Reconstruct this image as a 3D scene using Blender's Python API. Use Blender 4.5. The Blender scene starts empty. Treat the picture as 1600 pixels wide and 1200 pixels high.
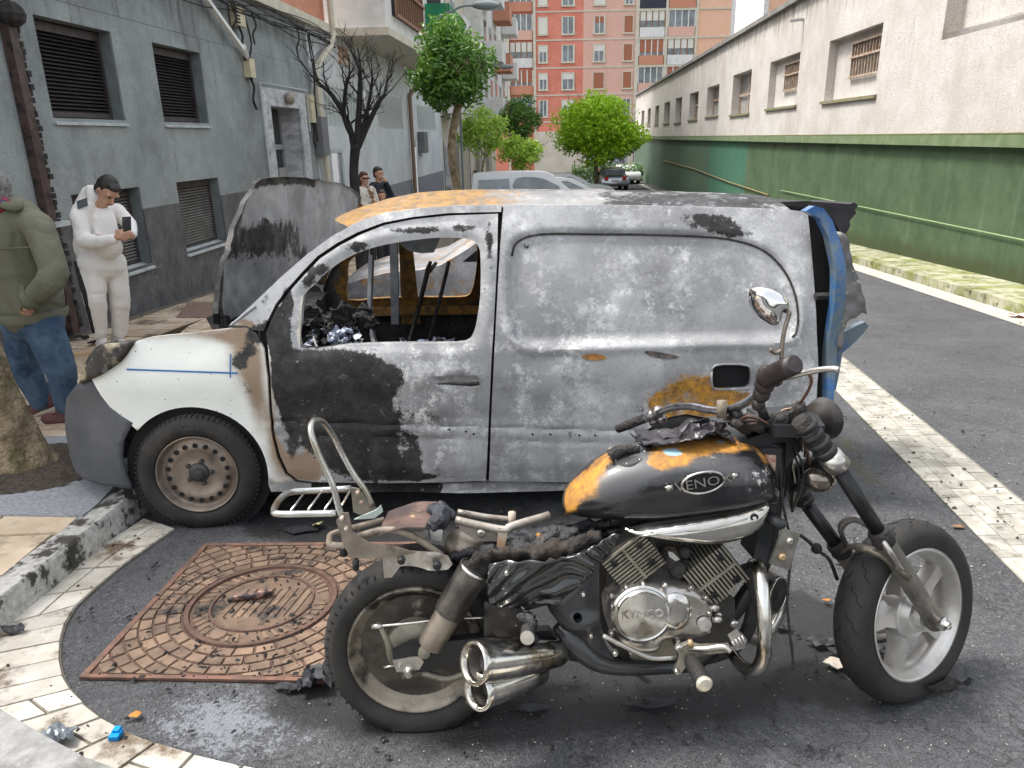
import bpy, bmesh, math, random
import numpy as np
from mathutils import Vector, Matrix, noise
from mathutils.geometry import delaunay_2d_cdt
random.seed(7)
sc = bpy.context.scene
COL = sc.collection
# ------------------------------------------------------------------ camera
FPX, PITCH, ROLL, CAMH = 1160.0, math.radians(18.4), math.radians(1.2), 1.7
_r = Vector((1, 0, 0)); _u = Vector((0, math.sin(PITCH), math.cos(PITCH)))
_f = Vector((0, math.cos(PITCH), -math.sin(PITCH)))
CR = math.cos(ROLL)*_r - math.sin(ROLL)*_u
CU = math.sin(ROLL)*_r + math.cos(ROLL)*_u
CP = Vector((0, 0, CAMH))
cd = bpy.data.cameras.new('camera'); cam = bpy.data.objects.new('camera', cd); COL.objects.link(cam)
m3 = Matrix((CR, CU, -_f)).transposed()
cam.matrix_world = Matrix.Translation(CP) @ m3.to_4x4()
cd.sensor_fit = 'HORIZONTAL'; cd.sensor_width = 36; cd.lens = 36*FPX/1600; cd.clip_start = .05; cd.clip_end = 2000
sc.camera = cam
# ------------------------------------------------------------------ light
SUN_EL, SUN_AZ = math.radians(62), math.radians(-75)     # azimuth measured from +Y towards +X: high, beyond the van, a little to the left
w = bpy.data.worlds.new("World"); sc.world = w; w.use_nodes = True
nt = w.node_tree; nt.nodes.clear()
wo = nt.nodes.new('ShaderNodeOutputWorld'); bg = nt.nodes.new('ShaderNodeBackground'); sk = nt.nodes.new('ShaderNodeTexSky')
sk.sky_type = 'NISHITA'; sk.sun_disc = False; sk.sun_elevation = SUN_EL; sk.sun_rotation = SUN_AZ
sk.air_density = 1.6; sk.dust_density = 4.0; sk.ozone_density = 1.0
bg.inputs[1].default_value = 0.15
hs = nt.nodes.new('ShaderNodeHueSaturation'); hs.inputs['Saturation'].default_value = .30
nt.links.new(sk.outputs[0], hs.inputs['Color']); nt.links.new(hs.outputs[0], bg.inputs[0]); nt.links.new(bg.outputs[0], wo.inputs[0])
sd = bpy.data.lights.new('sun', 'SUN'); sd.energy = 2.0; sd.angle = math.radians(12); sd.color = (1, .965, .91)
so = bpy.data.objects.new('sun', sd); COL.objects.link(so)
sv = Vector((math.sin(SUN_AZ)*math.cos(SUN_EL), math.cos(SUN_AZ)*math.cos(SUN_EL), math.sin(SUN_EL)))
so.rotation_euler = sv.to_track_quat('Z', 'Y').to_euler(); so.location = (0, 0, 30)
sc.view_settings.view_transform = 'Standard'; sc.view_settings.look = 'None'
sc.view_settings.exposure = 1.25; sc.view_settings.gamma = 1; sc.view_settings.use_curve_mapping = False

# ------------------------------------------------------------------ measuring: a point of the photograph on a real plane of the place
def ray(x, y): return _f + CR*((x-800)/FPX) - CU*((y-600)/FPX)
def at_depth(x, y, Y): d = ray(x, y); return CP + d*(Y/d.y)
def on_ground(x, y, h=0.0): d = ray(x, y); return CP + d*((h-CAMH)/(d.z+.05*d.y))
def on_plane(x, y, p, n): d = ray(x, y); return CP + d*((p-CP).dot(n)/d.dot(n))
def gz(y):                                        # the street falls away from the camera
    if y < 25: return -.05*y
    if y < 75: return -1.25 - .02*(y-25)
    return -2.25
# ------------------------------------------------------------------ materials
MATS = {}
class NB:
    def __init__(s, name):
        s.m = bpy.data.materials.new(name); s.m.use_nodes = True; s.t = s.m.node_tree
        s.b = s.t.nodes['Principled BSDF']; s.geo = s.t.nodes.new('ShaderNodeNewGeometry'); s.pos = s.geo.outputs['Position']
    def n(s, t, **k):
        x = s.t.nodes.new(t)
        for a, b in k.items(): setattr(x, a, b)
        return x
    def l(s, a, b): s.t.links.new(a, b)
    def val(s, sock, v):
        if isinstance(v, bpy.types.NodeSocket): s.l(v, sock)
        else:
            if isinstance(v, (tuple, list)) and len(v) == 3 and sock.type == 'RGBA': v = (*v, 1)
            sock.default_value = v
    def mapped(s, sc3):
        mp = s.n('ShaderNodeMapping'); mp.inputs['Scale'].default_value = sc3; s.l(s.pos, mp.inputs[0]); return mp.outputs[0]
    def noise(s, scale, detail=6, rough=.6, vec=None, dist=0):
        x = s.n('ShaderNodeTexNoise'); x.inputs['Scale'].default_value = scale; x.inputs['Detail'].default_value = detail
        x.inputs['Roughness'].default_value = rough; x.inputs['Distortion'].default_value = dist
        s.l(vec or s.pos, x.inputs['Vector']); return x.outputs[0]
    def vor(s, scale, feature='F1', out=0, vec=None):
        x = s.n('ShaderNodeTexVoronoi', feature=feature); x.inputs['Scale'].default_value = scale
        s.l(vec or s.pos, x.inputs['Vector']); return x.outputs[out]
    def ramp(s, fac, a, b, v0=0., v1=1.):
        x = s.n('ShaderNodeMapRange', interpolation_type='SMOOTHSTEP'); s.val(x.inputs[0], fac)
        x.inputs[1].default_value = a; x.inputs[2].default_value = b; x.inputs[3].default_value = v0; x.inputs[4].default_value = v1
        return x.outputs[0]
    def math(s, op, a, b=0.):
        x = s.n('ShaderNodeMath', operation=op); s.val(x.inputs[0], a); s.val(x.inputs[1], b); return x.outputs[0]
    def mix(s, fac, a, b, mode='MIX'):
        x = s.n('ShaderNodeMix', data_type='RGBA', blend_type=mode); s.val(x.inputs[0], fac); s.val(x.inputs[6], a); s.val(x.inputs[7], b)
        return x.outputs[2]
    def attr(s, name='mask'):
        x = s.n('ShaderNodeAttribute', attribute_name=name); q = s.n('ShaderNodeSeparateColor'); s.l(x.outputs['Color'], q.inputs[0]); return q.outputs
    def bump(s, h, strength=.3, dist=.01, prev=None):
        x = s.n('ShaderNodeBump'); x.inputs['Strength'].default_value = strength; x.inputs['Distance'].default_value = dist
        s.l(h, x.inputs['Height'])
        if prev is not None: s.l(prev, x.inputs['Normal'])
        s.l(x.outputs[0], s.b.inputs['Normal']); return x.outputs[0]
    def set(s, **k):
        nm = dict(color='Base Color', rough='Roughness', metal='Metallic', alpha='Alpha', spec='Specular IOR Level', coat='Coat Weight', trans='Transmission Weight')
        for a, b in k.items(): s.val(s.b.inputs[nm[a]], b)
def mat(name, c1, c2=None, scale=6, rough=.6, metal=0, bump=0, bscale=60, bdist=.003, c3=None, s3=1.5, t3=(.55, .7), spec=.5, rnd=0, coat=0, r2=None, lo=.35, hi=.65, stretch=None):
    if name in MATS: return MATS[name]
    b = NB(name); vec = b.mapped(stretch) if stretch else None
    col = c1
    if c2: col = b.mix(b.ramp(b.noise(scale, 6, .65, vec), lo, hi), c1, c2)
    if c3: col = b.mix(b.ramp(b.noise(s3, 8, .7, vec), *t3), col, c3)
    if rnd:
        oi = b.n('ShaderNodeObjectInfo'); k = b.ramp(oi.outputs['Random'], 0, 1, 1-rnd, 1+rnd)
        cc = b.n('ShaderNodeCombineColor'); [b.l(k, cc.inputs[i]) for i in range(3)]
        col = b.mix(1., col, cc.outputs[0], 'MULTIPLY')
    b.set(color=col, rough=rough, metal=metal, spec=spec, coat=coat)
    if r2 is not None: b.set(rough=b.ramp(b.noise(scale*2.3, 5), .3, .7, rough, r2))
    if bump: b.bump(b.noise(bscale, 4), bump, bdist)
    MATS[name] = b.m; return b.m
# ------------------------------------------------------------------ mesh helpers
def tag(o, label=None, cat=None, group=None, kind=None):
    for k, v in (('label', label), ('category', cat), ('group', group), ('kind', kind)):
        if v: o[k] = v
    return o
def empty(name, loc, label=None, cat=None, group=None, kind=None):
    o = bpy.data.objects.new(name, None); COL.objects.link(o); o.location = loc; o.empty_display_size = .1
    return tag(o, label, cat, group, kind)
def parent_to(o, p):
    o.parent = p; mi = Matrix.Identity(4); q = p
    while q is not None:
        mi = mi @ Matrix.Identity(4); q = q.parent
    tot = Vector((0, 0, 0)); q = p
    if p.type == 'EMPTY' and p.parent is None: tot = Vector(p.location)
    o.matrix_parent_inverse = Matrix.Translation(-tot)
def mk(name, vf, m, parent=None, smooth=False, **k):
    V, Fc = vf[0], vf[1]
    me = bpy.data.meshes.new(name); me.from_pydata([tuple(v) for v in V], [], Fc)
    if smooth: me.polygons.foreach_set('use_smooth', [True]*len(me.polygons))
    if isinstance(m, (list, tuple)):
        for q in m: me.materials.append(q)
    else: me.materials.append(m)
    if smooth and smooth != 'all':
        try: me.set_sharp_from_angle(angle=math.radians(38))
        except Exception: pass
    me.update()
    o = bpy.data.objects.new(name, me); COL.objects.link(o)
    if parent is not None: parent_to(o, parent)
    return tag(o, **k)
def mask_attr(o, fn):
    me = o.data; ca = me.color_attributes.new('mask', 'FLOAT_COLOR', 'POINT')
    a = np.zeros((len(me.vertices), 4), np.float32)
    for i, v in enumerate(me.vertices): a[i] = fn(v.co)
    ca.data.foreach_set('color', a.ravel())
def join(*L):
    V, Fc = [], []
    for v, f in L:
        n = len(V); V += list(v); Fc += [tuple(i+n for i in q) for q in f]
    return V, Fc
BF = [(0, 3, 2, 1), (4, 5, 6, 7), (0, 1, 5, 4), (1, 2, 6, 5), (2, 3, 7, 6), (3, 0, 4, 7)]
def box(x0, x1, y0, y1, z0, z1, fr=None):
    P = [(x0, y0, z0), (x1, y0, z0), (x1, y1, z0), (x0, y1, z0), (x0, y0, z1), (x1, y0, z1), (x1, y1, z1), (x0, y1, z1)]
    P = [Vector(p) for p in P]
    if fr: P = [fr(*p) for p in P]
    return P, BF
def hexa(P8): return [Vector(p) for p in P8], BF
def smooth_path(pts, sub=4, closed=False):
    P = [Vector(p) for p in pts]; n = len(P); out = []
    rng = range(n if closed else n-1)
    for i in rng:
        a = P[(i-1) % n] if closed or i > 0 else P[0]*2-P[1]
        b = P[i]; c = P[(i+1) % n]; d = P[(i+2) % n] if closed or i < n-2 else P[-1]*2-P[-2]
        for j in range(sub):
            t = j/sub
            out.append(.5*((2*b)+(c-a)*t+(2*a-5*b+4*c-d)*t*t+(3*b-a-3*c+d)*t**3))
    if not closed: out.append(P[-1])
    return out
def tube(pts, r, n=8, sub=0, cap=True, flat=None):
    if sub: 
        if isinstance(r, (list, tuple)):
            rr = smooth_path([(q, 0, 0) for q in r], sub); r = [q.x for q in rr]
        pts = smooth_path(pts, sub)
    P = [Vector(p) for p in pts]; V, Fc = [], []; up = None
    for i, p in enumerate(P):
        t = (P[min(i+1, len(P)-1)]-P[max(i-1, 0)]).normalized()
        if up is None: up = t.orthogonal().normalized()
        up = (up - t*up.dot(t)).normalized(); s = t.cross(up)
        rr = r[i] if isinstance(r, (list, tuple)) else r
        for k in range(n):
            a = 2*math.pi*k/n; V.append(p+up*(math.cos(a)*rr)+s*(math.sin(a)*rr*(flat or 1)))
    for i in range(len(P)-1):
        for k in range(n):
            a, b = i*n+k, i*n+(k+1) % n; Fc.append((a, b, b+n, a+n))
    if cap: Fc.append(tuple(range(n-1, -1, -1))); Fc.append(tuple((len(P)-1)*n+k for k in range(n)))
    return V, Fc
def lathe(o, ax, prof, n=32, e1=None, closed=False, cap=True):
    """prof: (radius, offset along ax)"""
    ax = Vector(ax).normalized(); o = Vector(o); e1 = e1 or ax.orthogonal().normalized(); e2 = ax.cross(e1); V, Fc = [], []
    for (r, h) in prof:
        for k in range(n):
            a = 2*math.pi*k/n; V.append(o+ax*h+e1*(r*math.cos(a))+e2*(r*math.sin(a)))
    m = len(prof)
    for i in range(m if closed else m-1):
        j = (i+1) % m
        for k in range(n):
            q = (k+1) % n; Fc.append((i*n+k, i*n+q, j*n+q, j*n+k))
    if not closed and cap:
        if prof[0][0] > 1e-4: Fc.append(tuple(range(n-1, -1, -1)))
        if prof[-1][0] > 1e-4: Fc.append(tuple((m-1)*n+k for k in range(n)))
    return V, Fc
def ball(c, r, n=12, m=8, M=None):
    c = Vector(c); r = r if isinstance(r, (tuple, list, Vector)) else (r, r, r); V, Fc = [], []
    for i in range(m+1):
        t = math.pi*i/m
        for k in range(n):
            a = 2*math.pi*k/n; v = Vector((r[0]*math.sin(t)*math.cos(a), r[1]*math.sin(t)*math.sin(a), r[2]*math.cos(t)))
            if M is not None: v = M @ v
            V.append(c+v)
    for i in range(m):
        for k in range(n):
            q = (k+1) % n; Fc.append((i*n+k, (i+1)*n+k, (i+1)*n+q, i*n+q))
    return V, Fc
def inpoly(P, poly):
    P = np.asarray(P, float); Q = np.asarray(poly, float); ins = np.zeros(len(P), bool); n = len(Q); j = n-1
    for i in range(n):
        x1, y1 = Q[i]; x2, y2 = Q[j]
        if y1 != y2:
            c = ((y1 > P[:, 1]) != (y2 > P[:, 1])) & (P[:, 0] < (x2-x1)*(P[:, 1]-y1)/(y2-y1)+x1); ins ^= c
        j = i
    return ins
def pdist(P, poly):
    P = np.asarray(P, float); Q = np.asarray(poly, float); d = np.full(len(P), 1e9)
    for i in range(len(Q)):
        a = Q[i-1]; b = Q[i]; ab = b-a; t = np.clip(((P-a)@ab)/max(ab@ab, 1e-12), 0, 1)
        d = np.minimum(d, np.linalg.norm(P-(a+t[:, None]*ab), axis=1))
    return d
def dens(poly, step):
    out = []
    for i in range(len(poly)):
        a = np.array(poly[i], float); b = np.array(poly[(i+1) % len(poly)], float); n = max(1, int(np.linalg.norm(b-a)/step+.5))
        for k in range(n): out.append(tuple(a+(b-a)*k/n))
    return out
def panel(outer, holes, step, fmap, thick=.012):
    """sheet cut to an outline with holes; fmap(u, v, depth) -> point"""
    loops = [dens(outer, step)]+[dens(h, step) for h in holes]
    P, E = [], []
    for L in loops:
        n = len(P); P += L; E += [(n+i, n+(i+1) % len(L)) for i in range(len(L))]
    A = np.array(outer, float); x0, y0 = A.min(0); x1, y1 = A.max(0)
    X, Y = np.meshgrid(np.arange(x0, x1, step), np.arange(y0, y1, step)); G = np.c_[X.ravel(), Y.ravel()]
    k = inpoly(G, loops[0]) & (pdist(G, loops[0]) > .45*step)
    for h in loops[1:]: k &= ~inpoly(G, h) & (pdist(G, h) > .45*step)
    P += [tuple(q) for q in G[k]]
    r = delaunay_2d_cdt([Vector(p) for p in P], E, [], 0, 1e-6)
    v2, fs = r[0], r[2]
    cen = np.array([[sum(v2[i].x for i in f)/len(f), sum(v2[i].y for i in f)/len(f)] for f in fs])
    k = inpoly(cen, loops[0])
    for h in loops[1:]: k &= ~inpoly(cen, h)
    fs = [tuple(f) for f, q in zip(fs, k) if q]
    V = [fmap(p.x, p.y, 0) for p in v2]
    if thick:
        cnt = {}
        for f in fs:
            for i in range(len(f)):
                a, b = f[i], f[(i+1) % len(f)]; cnt[(a, b)] = cnt.get((a, b), 0)+1
        bd = [e for e in cnt if (e[1], e[0]) not in cnt]; mp = {}
        for e in bd:
            for i in e:
                if i not in mp: mp[i] = len(V); V.append(fmap(v2[i].x, v2[i].y, thick))
        for a, b in bd: fs.append((b, a, mp[a], mp[b]))
    used = sorted({i for f in fs for i in f}); ix = {q: i for i, q in enumerate(used)}
    return [V[i] for i in used], [tuple(ix[i] for i in f) for f in fs]
def pd1(x, y, Q):
    m = 1e9; n = len(Q); x0, y0 = Q[-1]
    for (x1, y1) in Q:
        dx, dy = x1-x0, y1-y0; L = dx*dx+dy*dy; t = 0 if L < 1e-12 else max(0, min(1, ((x-x0)*dx+(y-y0)*dy)/L)); ex, ey = x-x0-t*dx, y-y0-t*dy; e = ex*ex+ey*ey
        if e < m: m = e
        x0, y0 = x1, y1
    return math.sqrt(m)
def in1(x, y, Q):
    c = False; x0, y0 = Q[-1]
    for (x1, y1) in Q:
        if (y1 > y) != (y0 > y) and x < (x0-x1)*(y-y1)/(y0-y1)+x1: c = not c
        x0, y0 = x1, y1
    return c
def catmull2(pts, sub=4, closed=True):
    return [(p.x, p.y) for p in smooth_path([(a, b, 0) for a, b in pts], sub, closed)]
def prism(poly, fmap, t):
    """flat plate: poly 2d, fmap(u,v,depth)"""
    n = len(poly); V = [fmap(a, b, 0) for a, b in poly]+[fmap(a, b, t) for a, b in poly]
    return V, [tuple(range(n)), tuple(range(2*n-1, n-1, -1))]+[((i+1) % n, i, n+i, n+(i+1) % n) for i in range(n)]
def dup(o, parent=None):
    kids = list(o.children); c = o.copy(); COL.objects.link(c)
    if parent is not None: c.parent = parent
    for k in kids: dup(k, c)
    return c
def fuse(parts, vox, name, m, parent=None, smooth_it=6, disp=None, **k):
    """join capsules into one continuous surface"""
    me = bpy.data.meshes.new('tmp'); V, Fc = join(*parts); me.from_pydata([tuple(v) for v in V], [], Fc); o = bpy.data.objects.new('tmp', me); COL.objects.link(o)
    r = o.modifiers.new('r', 'REMESH'); r.mode = 'VOXEL'; r.voxel_size = vox
    s = o.modifiers.new('s', 'SMOOTH'); s.iterations = smooth_it; s.factor = .5
    dg = bpy.context.evaluated_depsgraph_get(); dg.update(); me2 = bpy.data.meshes.new_from_object(o.evaluated_get(dg))
    bpy.data.objects.remove(o); bpy.data.meshes.remove(me)
    if disp:
        nr = [v.normal.copy() for v in me2.vertices]
        for v, n in zip(me2.vertices, nr): v.co += n*disp(v.co, n)
    me2.polygons.foreach_set('use_smooth', [True]*len(me2.polygons)); me2.materials.clear(); me2.materials.append(m); me2.name = name; me2.update()
    o = bpy.data.objects.new(name, me2); COL.objects.link(o)
    if parent is not None: parent_to(o, parent)
    return tag(o, **k)
def cap(a, b, ra, rb, n=12):
    a = Vector(a); b = Vector(b); d = b-a; L = d.length
    if L < 1e-6: return ball(a, ra, n, 8)
    prof = []
    for i in range(5): t = math.pi/2*i/4; prof.append((ra*math.sin(t), -ra*math.cos(t)))
    for i in range(5): t = math.pi/2*i/4; prof.append((rb*math.cos(t), L+rb*math.sin(t)))
    prof[0] = (0, -ra); prof[-1] = (0, L+rb)
    return lathe(a, d, prof, n)
def text_mesh(s, size, depth=.002):
    cu = bpy.data.curves.new('t', 'FONT'); cu.body = s; cu.size = size; cu.extrude = depth; cu.align_x = 'CENTER'; cu.align_y = 'CENTER'; cu.resolution_u = 2
    o = bpy.data.objects.new('t', cu); COL.objects.link(o); dg = bpy.context.evaluated_depsgraph_get(); dg.update()
    me = bpy.data.meshes.new_from_object(o.evaluated_get(dg)); V = [v.co.copy() for v in me.vertices]; Fc = [tuple(p.vertices) for p in me.polygons]
    bpy.data.objects.remove(o); bpy.data.meshes.remove(me); return V, Fc
def xform(vf, fn): return [fn(*v) for v in vf[0]], vf[1]
# ================================================================== SETTING
def asphalt():
    b = NB('asphalt'); s = b.attr()
    n1 = b.noise(1.2, 8, .7); n2 = b.noise(190, 3, .7); v = b.vor(95)
    col = b.mix(b.ramp(n1, .35, .7), (.070, .071, .076), (.115, .116, .123))
    col = b.mix(b.ramp(n2, .35, .6), (.016, .017, .019), col); agg = b.vor(70, 'F1', 1); sx = b.n('ShaderNodeSeparateColor'); b.l(agg, sx.inputs[0]); col = b.mix(b.ramp(sx.outputs[0], .5, 1, 0, .28), col, (.17, .17, .175)); crk = b.ramp(b.math('ABSOLUTE', b.math('SUBTRACT', b.noise(1.1, 5, .55), .5)), .0035, .001); col = b.mix(b.math('MULTIPLY', crk, .6), col, (.015, .015, .015))
    col = b.mix(b.ramp(v, .20, .08, 0, .6), col, (.17, .17, .175))                     # pale stones
    v2 = b.vor(30); col = b.mix(b.math('MULTIPLY', b.ramp(v2, .10, .03), .8), col, (.38, .36, .33))
    pale = b.math('MULTIPLY', b.ramp(b.math('ADD', s[1], b.math('MULTIPLY', b.math('SUBTRACT', b.math('ADD', b.math('MULTIPLY', b.noise(16, 6, .8), .5), b.math('MULTIPLY', b.noise(70, 4, .8), .5)), .5), 3.4)), .50, .72), .85)
    col = b.mix(pale, col, (.21, .225, .25))                                            # worn pale patch
    soot = b.ramp(b.math('ADD', s[0], b.math('MULTIPLY', b.math('SUBTRACT', b.noise(7, 8, .75), .5), 1.2)), .35, .75)
    col = b.mix(b.math('MULTIPLY', soot, .88), col, (.012, .012, .013))
    moss = b.ramp(b.math('ADD', s[2], b.math('MULTIPLY', b.math('SUBTRACT', b.noise(12, 8, .7), .5), 1.2)), .45, .8)
    col = b.mix(b.math('MULTIPLY', moss, .6), col, (.085, .085, .03))
    b.set(color=col, rough=b.math('SUBTRACT', b.ramp(b.noise(3, 5), .3, .7, .6, .95), b.math('MULTIPLY', soot, .22))); b.bump(n2, .8, .008, b.bump(v, .5, .006)); return b.m
M_ASPH = asphalt()
nx, ny = 150, 170
xs = [-7+14*i/110 for i in range(111)]; xs = [-90, -40, -20, -12]+xs+[8.5, 12, 20, 40, 90]
ys = [-6, -3, -1]+[.2+8.8*i/90 for i in range(91)]+[10, 12, 15, 20, 25, 35, 50, 75, 100, 160, 400]
V = [(x, y, gz(max(y, -6)) + .004*noise.noise(Vector((x*1.3, y*1.3, 0)))*(1 if -7 < x < 7 and y < 9 else 0)) for y in ys for x in xs]
Fc = [(j*len(xs)+i, j*len(xs)+i+1, (j+1)*len(xs)+i+1, (j+1)*len(xs)+i) for j in range(len(ys)-1) for i in range(len(xs)-1)]
road = mk('road', (V, Fc), M_ASPH, kind='structure', smooth='all')
def blobs(L):
    def fn(u, v):
        a = [0, 0, 0, 1]
        for (x, y, rx, ry, ch, s) in L:
            d = ((u-x)/rx)**2+((v-y)/ry)**2
            if d < 6: a[ch] = min(1.2, a[ch]+s*math.exp(-d*1.1))
        return a
    return fn
gb = []
for (px, py, rpx, rpy, ch, s) in [(700, 900, 420, 110, 0, .40), (950, 1020, 460, 130, 0, .42), (1300, 1000, 120, 100, 0, .35), (620, 1090, 200, 60, 0, .4), (650, 830, 200, 40, 0, .9), (480, 800, 120, 30, 0, .6), (900, 850, 200, 70, 0, .7), (850, 1080, 300, 60, 0, .55), (1060, 1090, 120, 40, 0, .5), (1260, 980, 70, 60, 0, .6), (1350, 1060, 90, 40, 0, .7),
      (500, 1080, 80, 40, 0, .7), (1200, 1010, 90, 60, 0, .55), (730, 1130, 120, 30, 0, .7), (440, 820, 60, 14, 0, .5), (1330, 660, 40, 60, 0, .5), (1000, 1000, 300, 60, 0, .4), (1400, 620, 60, 40, 0, .35),
      (330, 1110, 110, 55, 1, .62), (240, 960, 60, 70, 1, .40), (420, 1150, 150, 50, 1, .5), (180, 930, 40, 70, 1, .4), (1450, 1130, 200, 80, 1, .22), (800, 1160, 300, 40, 1, .2), (1400, 560, 150, 90, 1, .12), (1250, 880, 60, 60, 1, .15),
      (1355, 740, 30, 50, 2, .7), (1320, 690, 24, 30, 2, .6), (150, 1010, 40, 40, 2, .5), (170, 930, 20, 60, 2, .4)]:
    p = on_ground(px, py); q = on_ground(px+rpx, py); r_ = on_ground(px, py-rpy); gb.append((p.x, p.y, max(.08, abs(q.x-p.x)), max(.08, abs(r_.y-p.y)), ch, s))
gfn = blobs(gb); mask_attr(road, lambda c: gfn(c.x, c.y) if -7 < c.x < 8 and c.y < 9 else (0, 0, 0, 1))
def on_st(x, y, h): return Vector((x, y, gz(y)+h))
# -------- stone piece materials
M_SLAB = mat('tan_paving', (.44, .34, .23), (.58, .48, .36), 3, .8, bump=.35, bscale=90, c3=(.16, .12, .08), s3=2.2, t3=(.50, .66), rnd=.16)
M_WTILE = mat('white_tile', (.40, .37, .31), (.58, .55, .49), 4, .75, bump=.4, bscale=80, c3=(.13, .09, .055), s3=3.5, t3=(.50, .62), rnd=.14)
M_WTILE2 = mat('pale_strip_tile', (.25, .235, .20), (.37, .355, .31), 9, .8, bump=.5, bscale=120, c3=(.11, .10, .07), s3=11, t3=(.53, .68), rnd=.14)
M_GRANITE = mat('granite_kerb', (.30, .29, .27), (.47, .46, .43), 30, .85, bump=.5, bscale=120, c3=(.045, .04, .034), s3=6.5, t3=(.49, .57), rnd=.08)
M_CEMENT = mat('cement_apron', (.20, .21, .225), (.33, .34, .36), 60, .85, bump=.6, bscale=140, c3=(.14, .14, .14), s3=2)
M_MOSSK = mat('mossy_kerb', (.34, .33, .25), (.16, .18, .05), 2.5, .9, bump=.5, bscale=60, c3=(.05, .055, .015), s3=6, t3=(.52, .66), rnd=.12)
M_SOIL = mat('soil', (.045, .034, .026), (.10, .08, .06), 30, .95, bump=1, bscale=70, bdist=.02)
def kx(y): return -2.0+.066*(y-3.5) if y > 3.5 else -2.0-.045*(3.5-y)
def wxl(y): return -5.45+.075*y
WXL0, WKL = -5.45, .075
WXR0, WKR = 6.2, .078
def wxr(y): return WXR0+WKR*y
# left pavement bed
bed = empty('pavement_left', (-3, 3, 0), kind='structure')
yy = [-4, 1.0, 2.0, 3.0, 3.6, 5, 8, 12, 18, 25, 40, 75]
V = []; Fc = []
for i, y in enumerate(yy): V += [on_st(wxl(y)-.3, y, .112), on_st(kx(y)-.14, y, .112), on_st(kx(y)-.14, y, -.1)]
for i in range(len(yy)-1):
    a = i*3; Fc += [(a, a+1, a+4, a+3), (a+1, a+2, a+5, a+4)]
mk('pavement_bed', (V, Fc), mat('mortar', (.16, .13, .10), (.09, .075, .06), 8, .9), bed)
sl = []
for k in range(2):
    e = .006+.002*k; w_, l_ = .40, .39
    vf = ([Vector(p) for p in [(-w_/2+e, -l_/2+e, -.02), (w_/2-e, -l_/2+e, -.02), (w_/2-e, l_/2-e, -.02), (-w_/2+e, l_/2-e, -.02), (-w_/2+e+.004, -l_/2+e+.004, .008), (w_/2-e-.004, -l_/2+e+.004, .008), (w_/2-e-.004, l_/2-e-.004, .008), (-w_/2+e+.004, l_/2-e-.004, .008)]], BF)
    sl.append(vf)
slab_me = []
for vf in sl:
    me = bpy.data.meshes.new('slab'); me.from_pydata([tuple(v) for v in vf[0]], [], vf[1]); me.materials.append(M_SLAB); slab_me.append(me)
cnt = 0; TR = Vector((-2.86, 3.95, 0))
for j in range(60):
    y = 1.35+.39*j
    if y > 16: break
    c = 0
    x = kx(y)-.14-.20
    while x-.2 > wxl(y)+.02 and cnt < 298:
        near_tree = abs(x-TR.x+.12) < .66 and abs(y-TR.y) < .45
        if not near_tree:
            o = bpy.data.objects.new('slab', slab_me[cnt % 2]); COL.objects.link(o); o.parent = bed; o.matrix_parent_inverse = Matrix.Translation((3, -3, 0))
            o.location = on_st(x, y, .118+random.uniform(-.002, .003)); o.rotation_euler = (math.atan(-.05)+random.uniform(-.004, .004), random.uniform(-.004, .004), -.066 if y > 3.5 else .04); cnt += 1
        x -= .40
# cement apron + tree pit
ap = []
for j in range(2):
    y0, y1 = (3.25, 4.65)[0], (3.25, 4.65)[1]
mk('cement_apron', panel([(-3.7, 3.42), (-2.13, 3.28), (-2.13, 3.42), (-2.28, 4.5), (-3.6, 4.5)], [catmull2([(TR.x-.32+.3*0, 3.66), (TR.x+.38, 3.64), (TR.x+.42, 4.2), (TR.x-.3, 4.28)], 5)], .1, lambda u, v, d: on_st(u, v, .137-d), .03), M_CEMENT, bed)
mk('tree_pit_soil', panel(catmull2([(TR.x-.34, 3.64), (TR.x+.40, 3.62), (TR.x+.44, 4.22), (TR.x-.32, 4.3)], 5), [], .035, lambda u, v, d: on_st(u, v, .135+.05*math.exp(-((u-TR.x)**2+(v-TR.y)**2)*14)+.014*noise.noise(Vector((u*22, v*22, 3)))-d), 0), M_SOIL, bed, smooth='all', kind='structure')
# dark metal grate inset in pavement
# left kerb stones
kb = empty('kerb_left', (-2, 3, 0), kind='structure')
ks = [-.6, .35, 1.3, 2.05, 2.95, 3.85]+[3.85+.98*i for i in range(1, 24)]
for i in range(len(ks)-1):
    y0, y1 = ks[i]+.004, ks[i+1]-.004; P = []
    n = 6; prof = [(-.14, -.1), (-.14, .127), (-.012, .135), (.0, .122), (.018, -.1)]
    V = []; Fc = []
    for k in range(n+1):
        y = y0+(y1-y0)*k/n
        for (dx, dz) in prof:
            j_ = .006*noise.noise(Vector((y*5, dx*30, dz*20))); V.append(on_st(kx(y)+dx+j_, y, dz+(j_ if dz > 0 else 0)))
    for k in range(n):
        for q in range(4): a = k*5+q; Fc.append((a+1, a, a+5, a+6))
    Fc += [(0, 1, 2, 3, 4), tuple(n*5+q for q in (4, 3, 2, 1, 0))]
    mk('kerb_stone', (V, Fc), M_GRANITE, kb, smooth=True)
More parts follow.
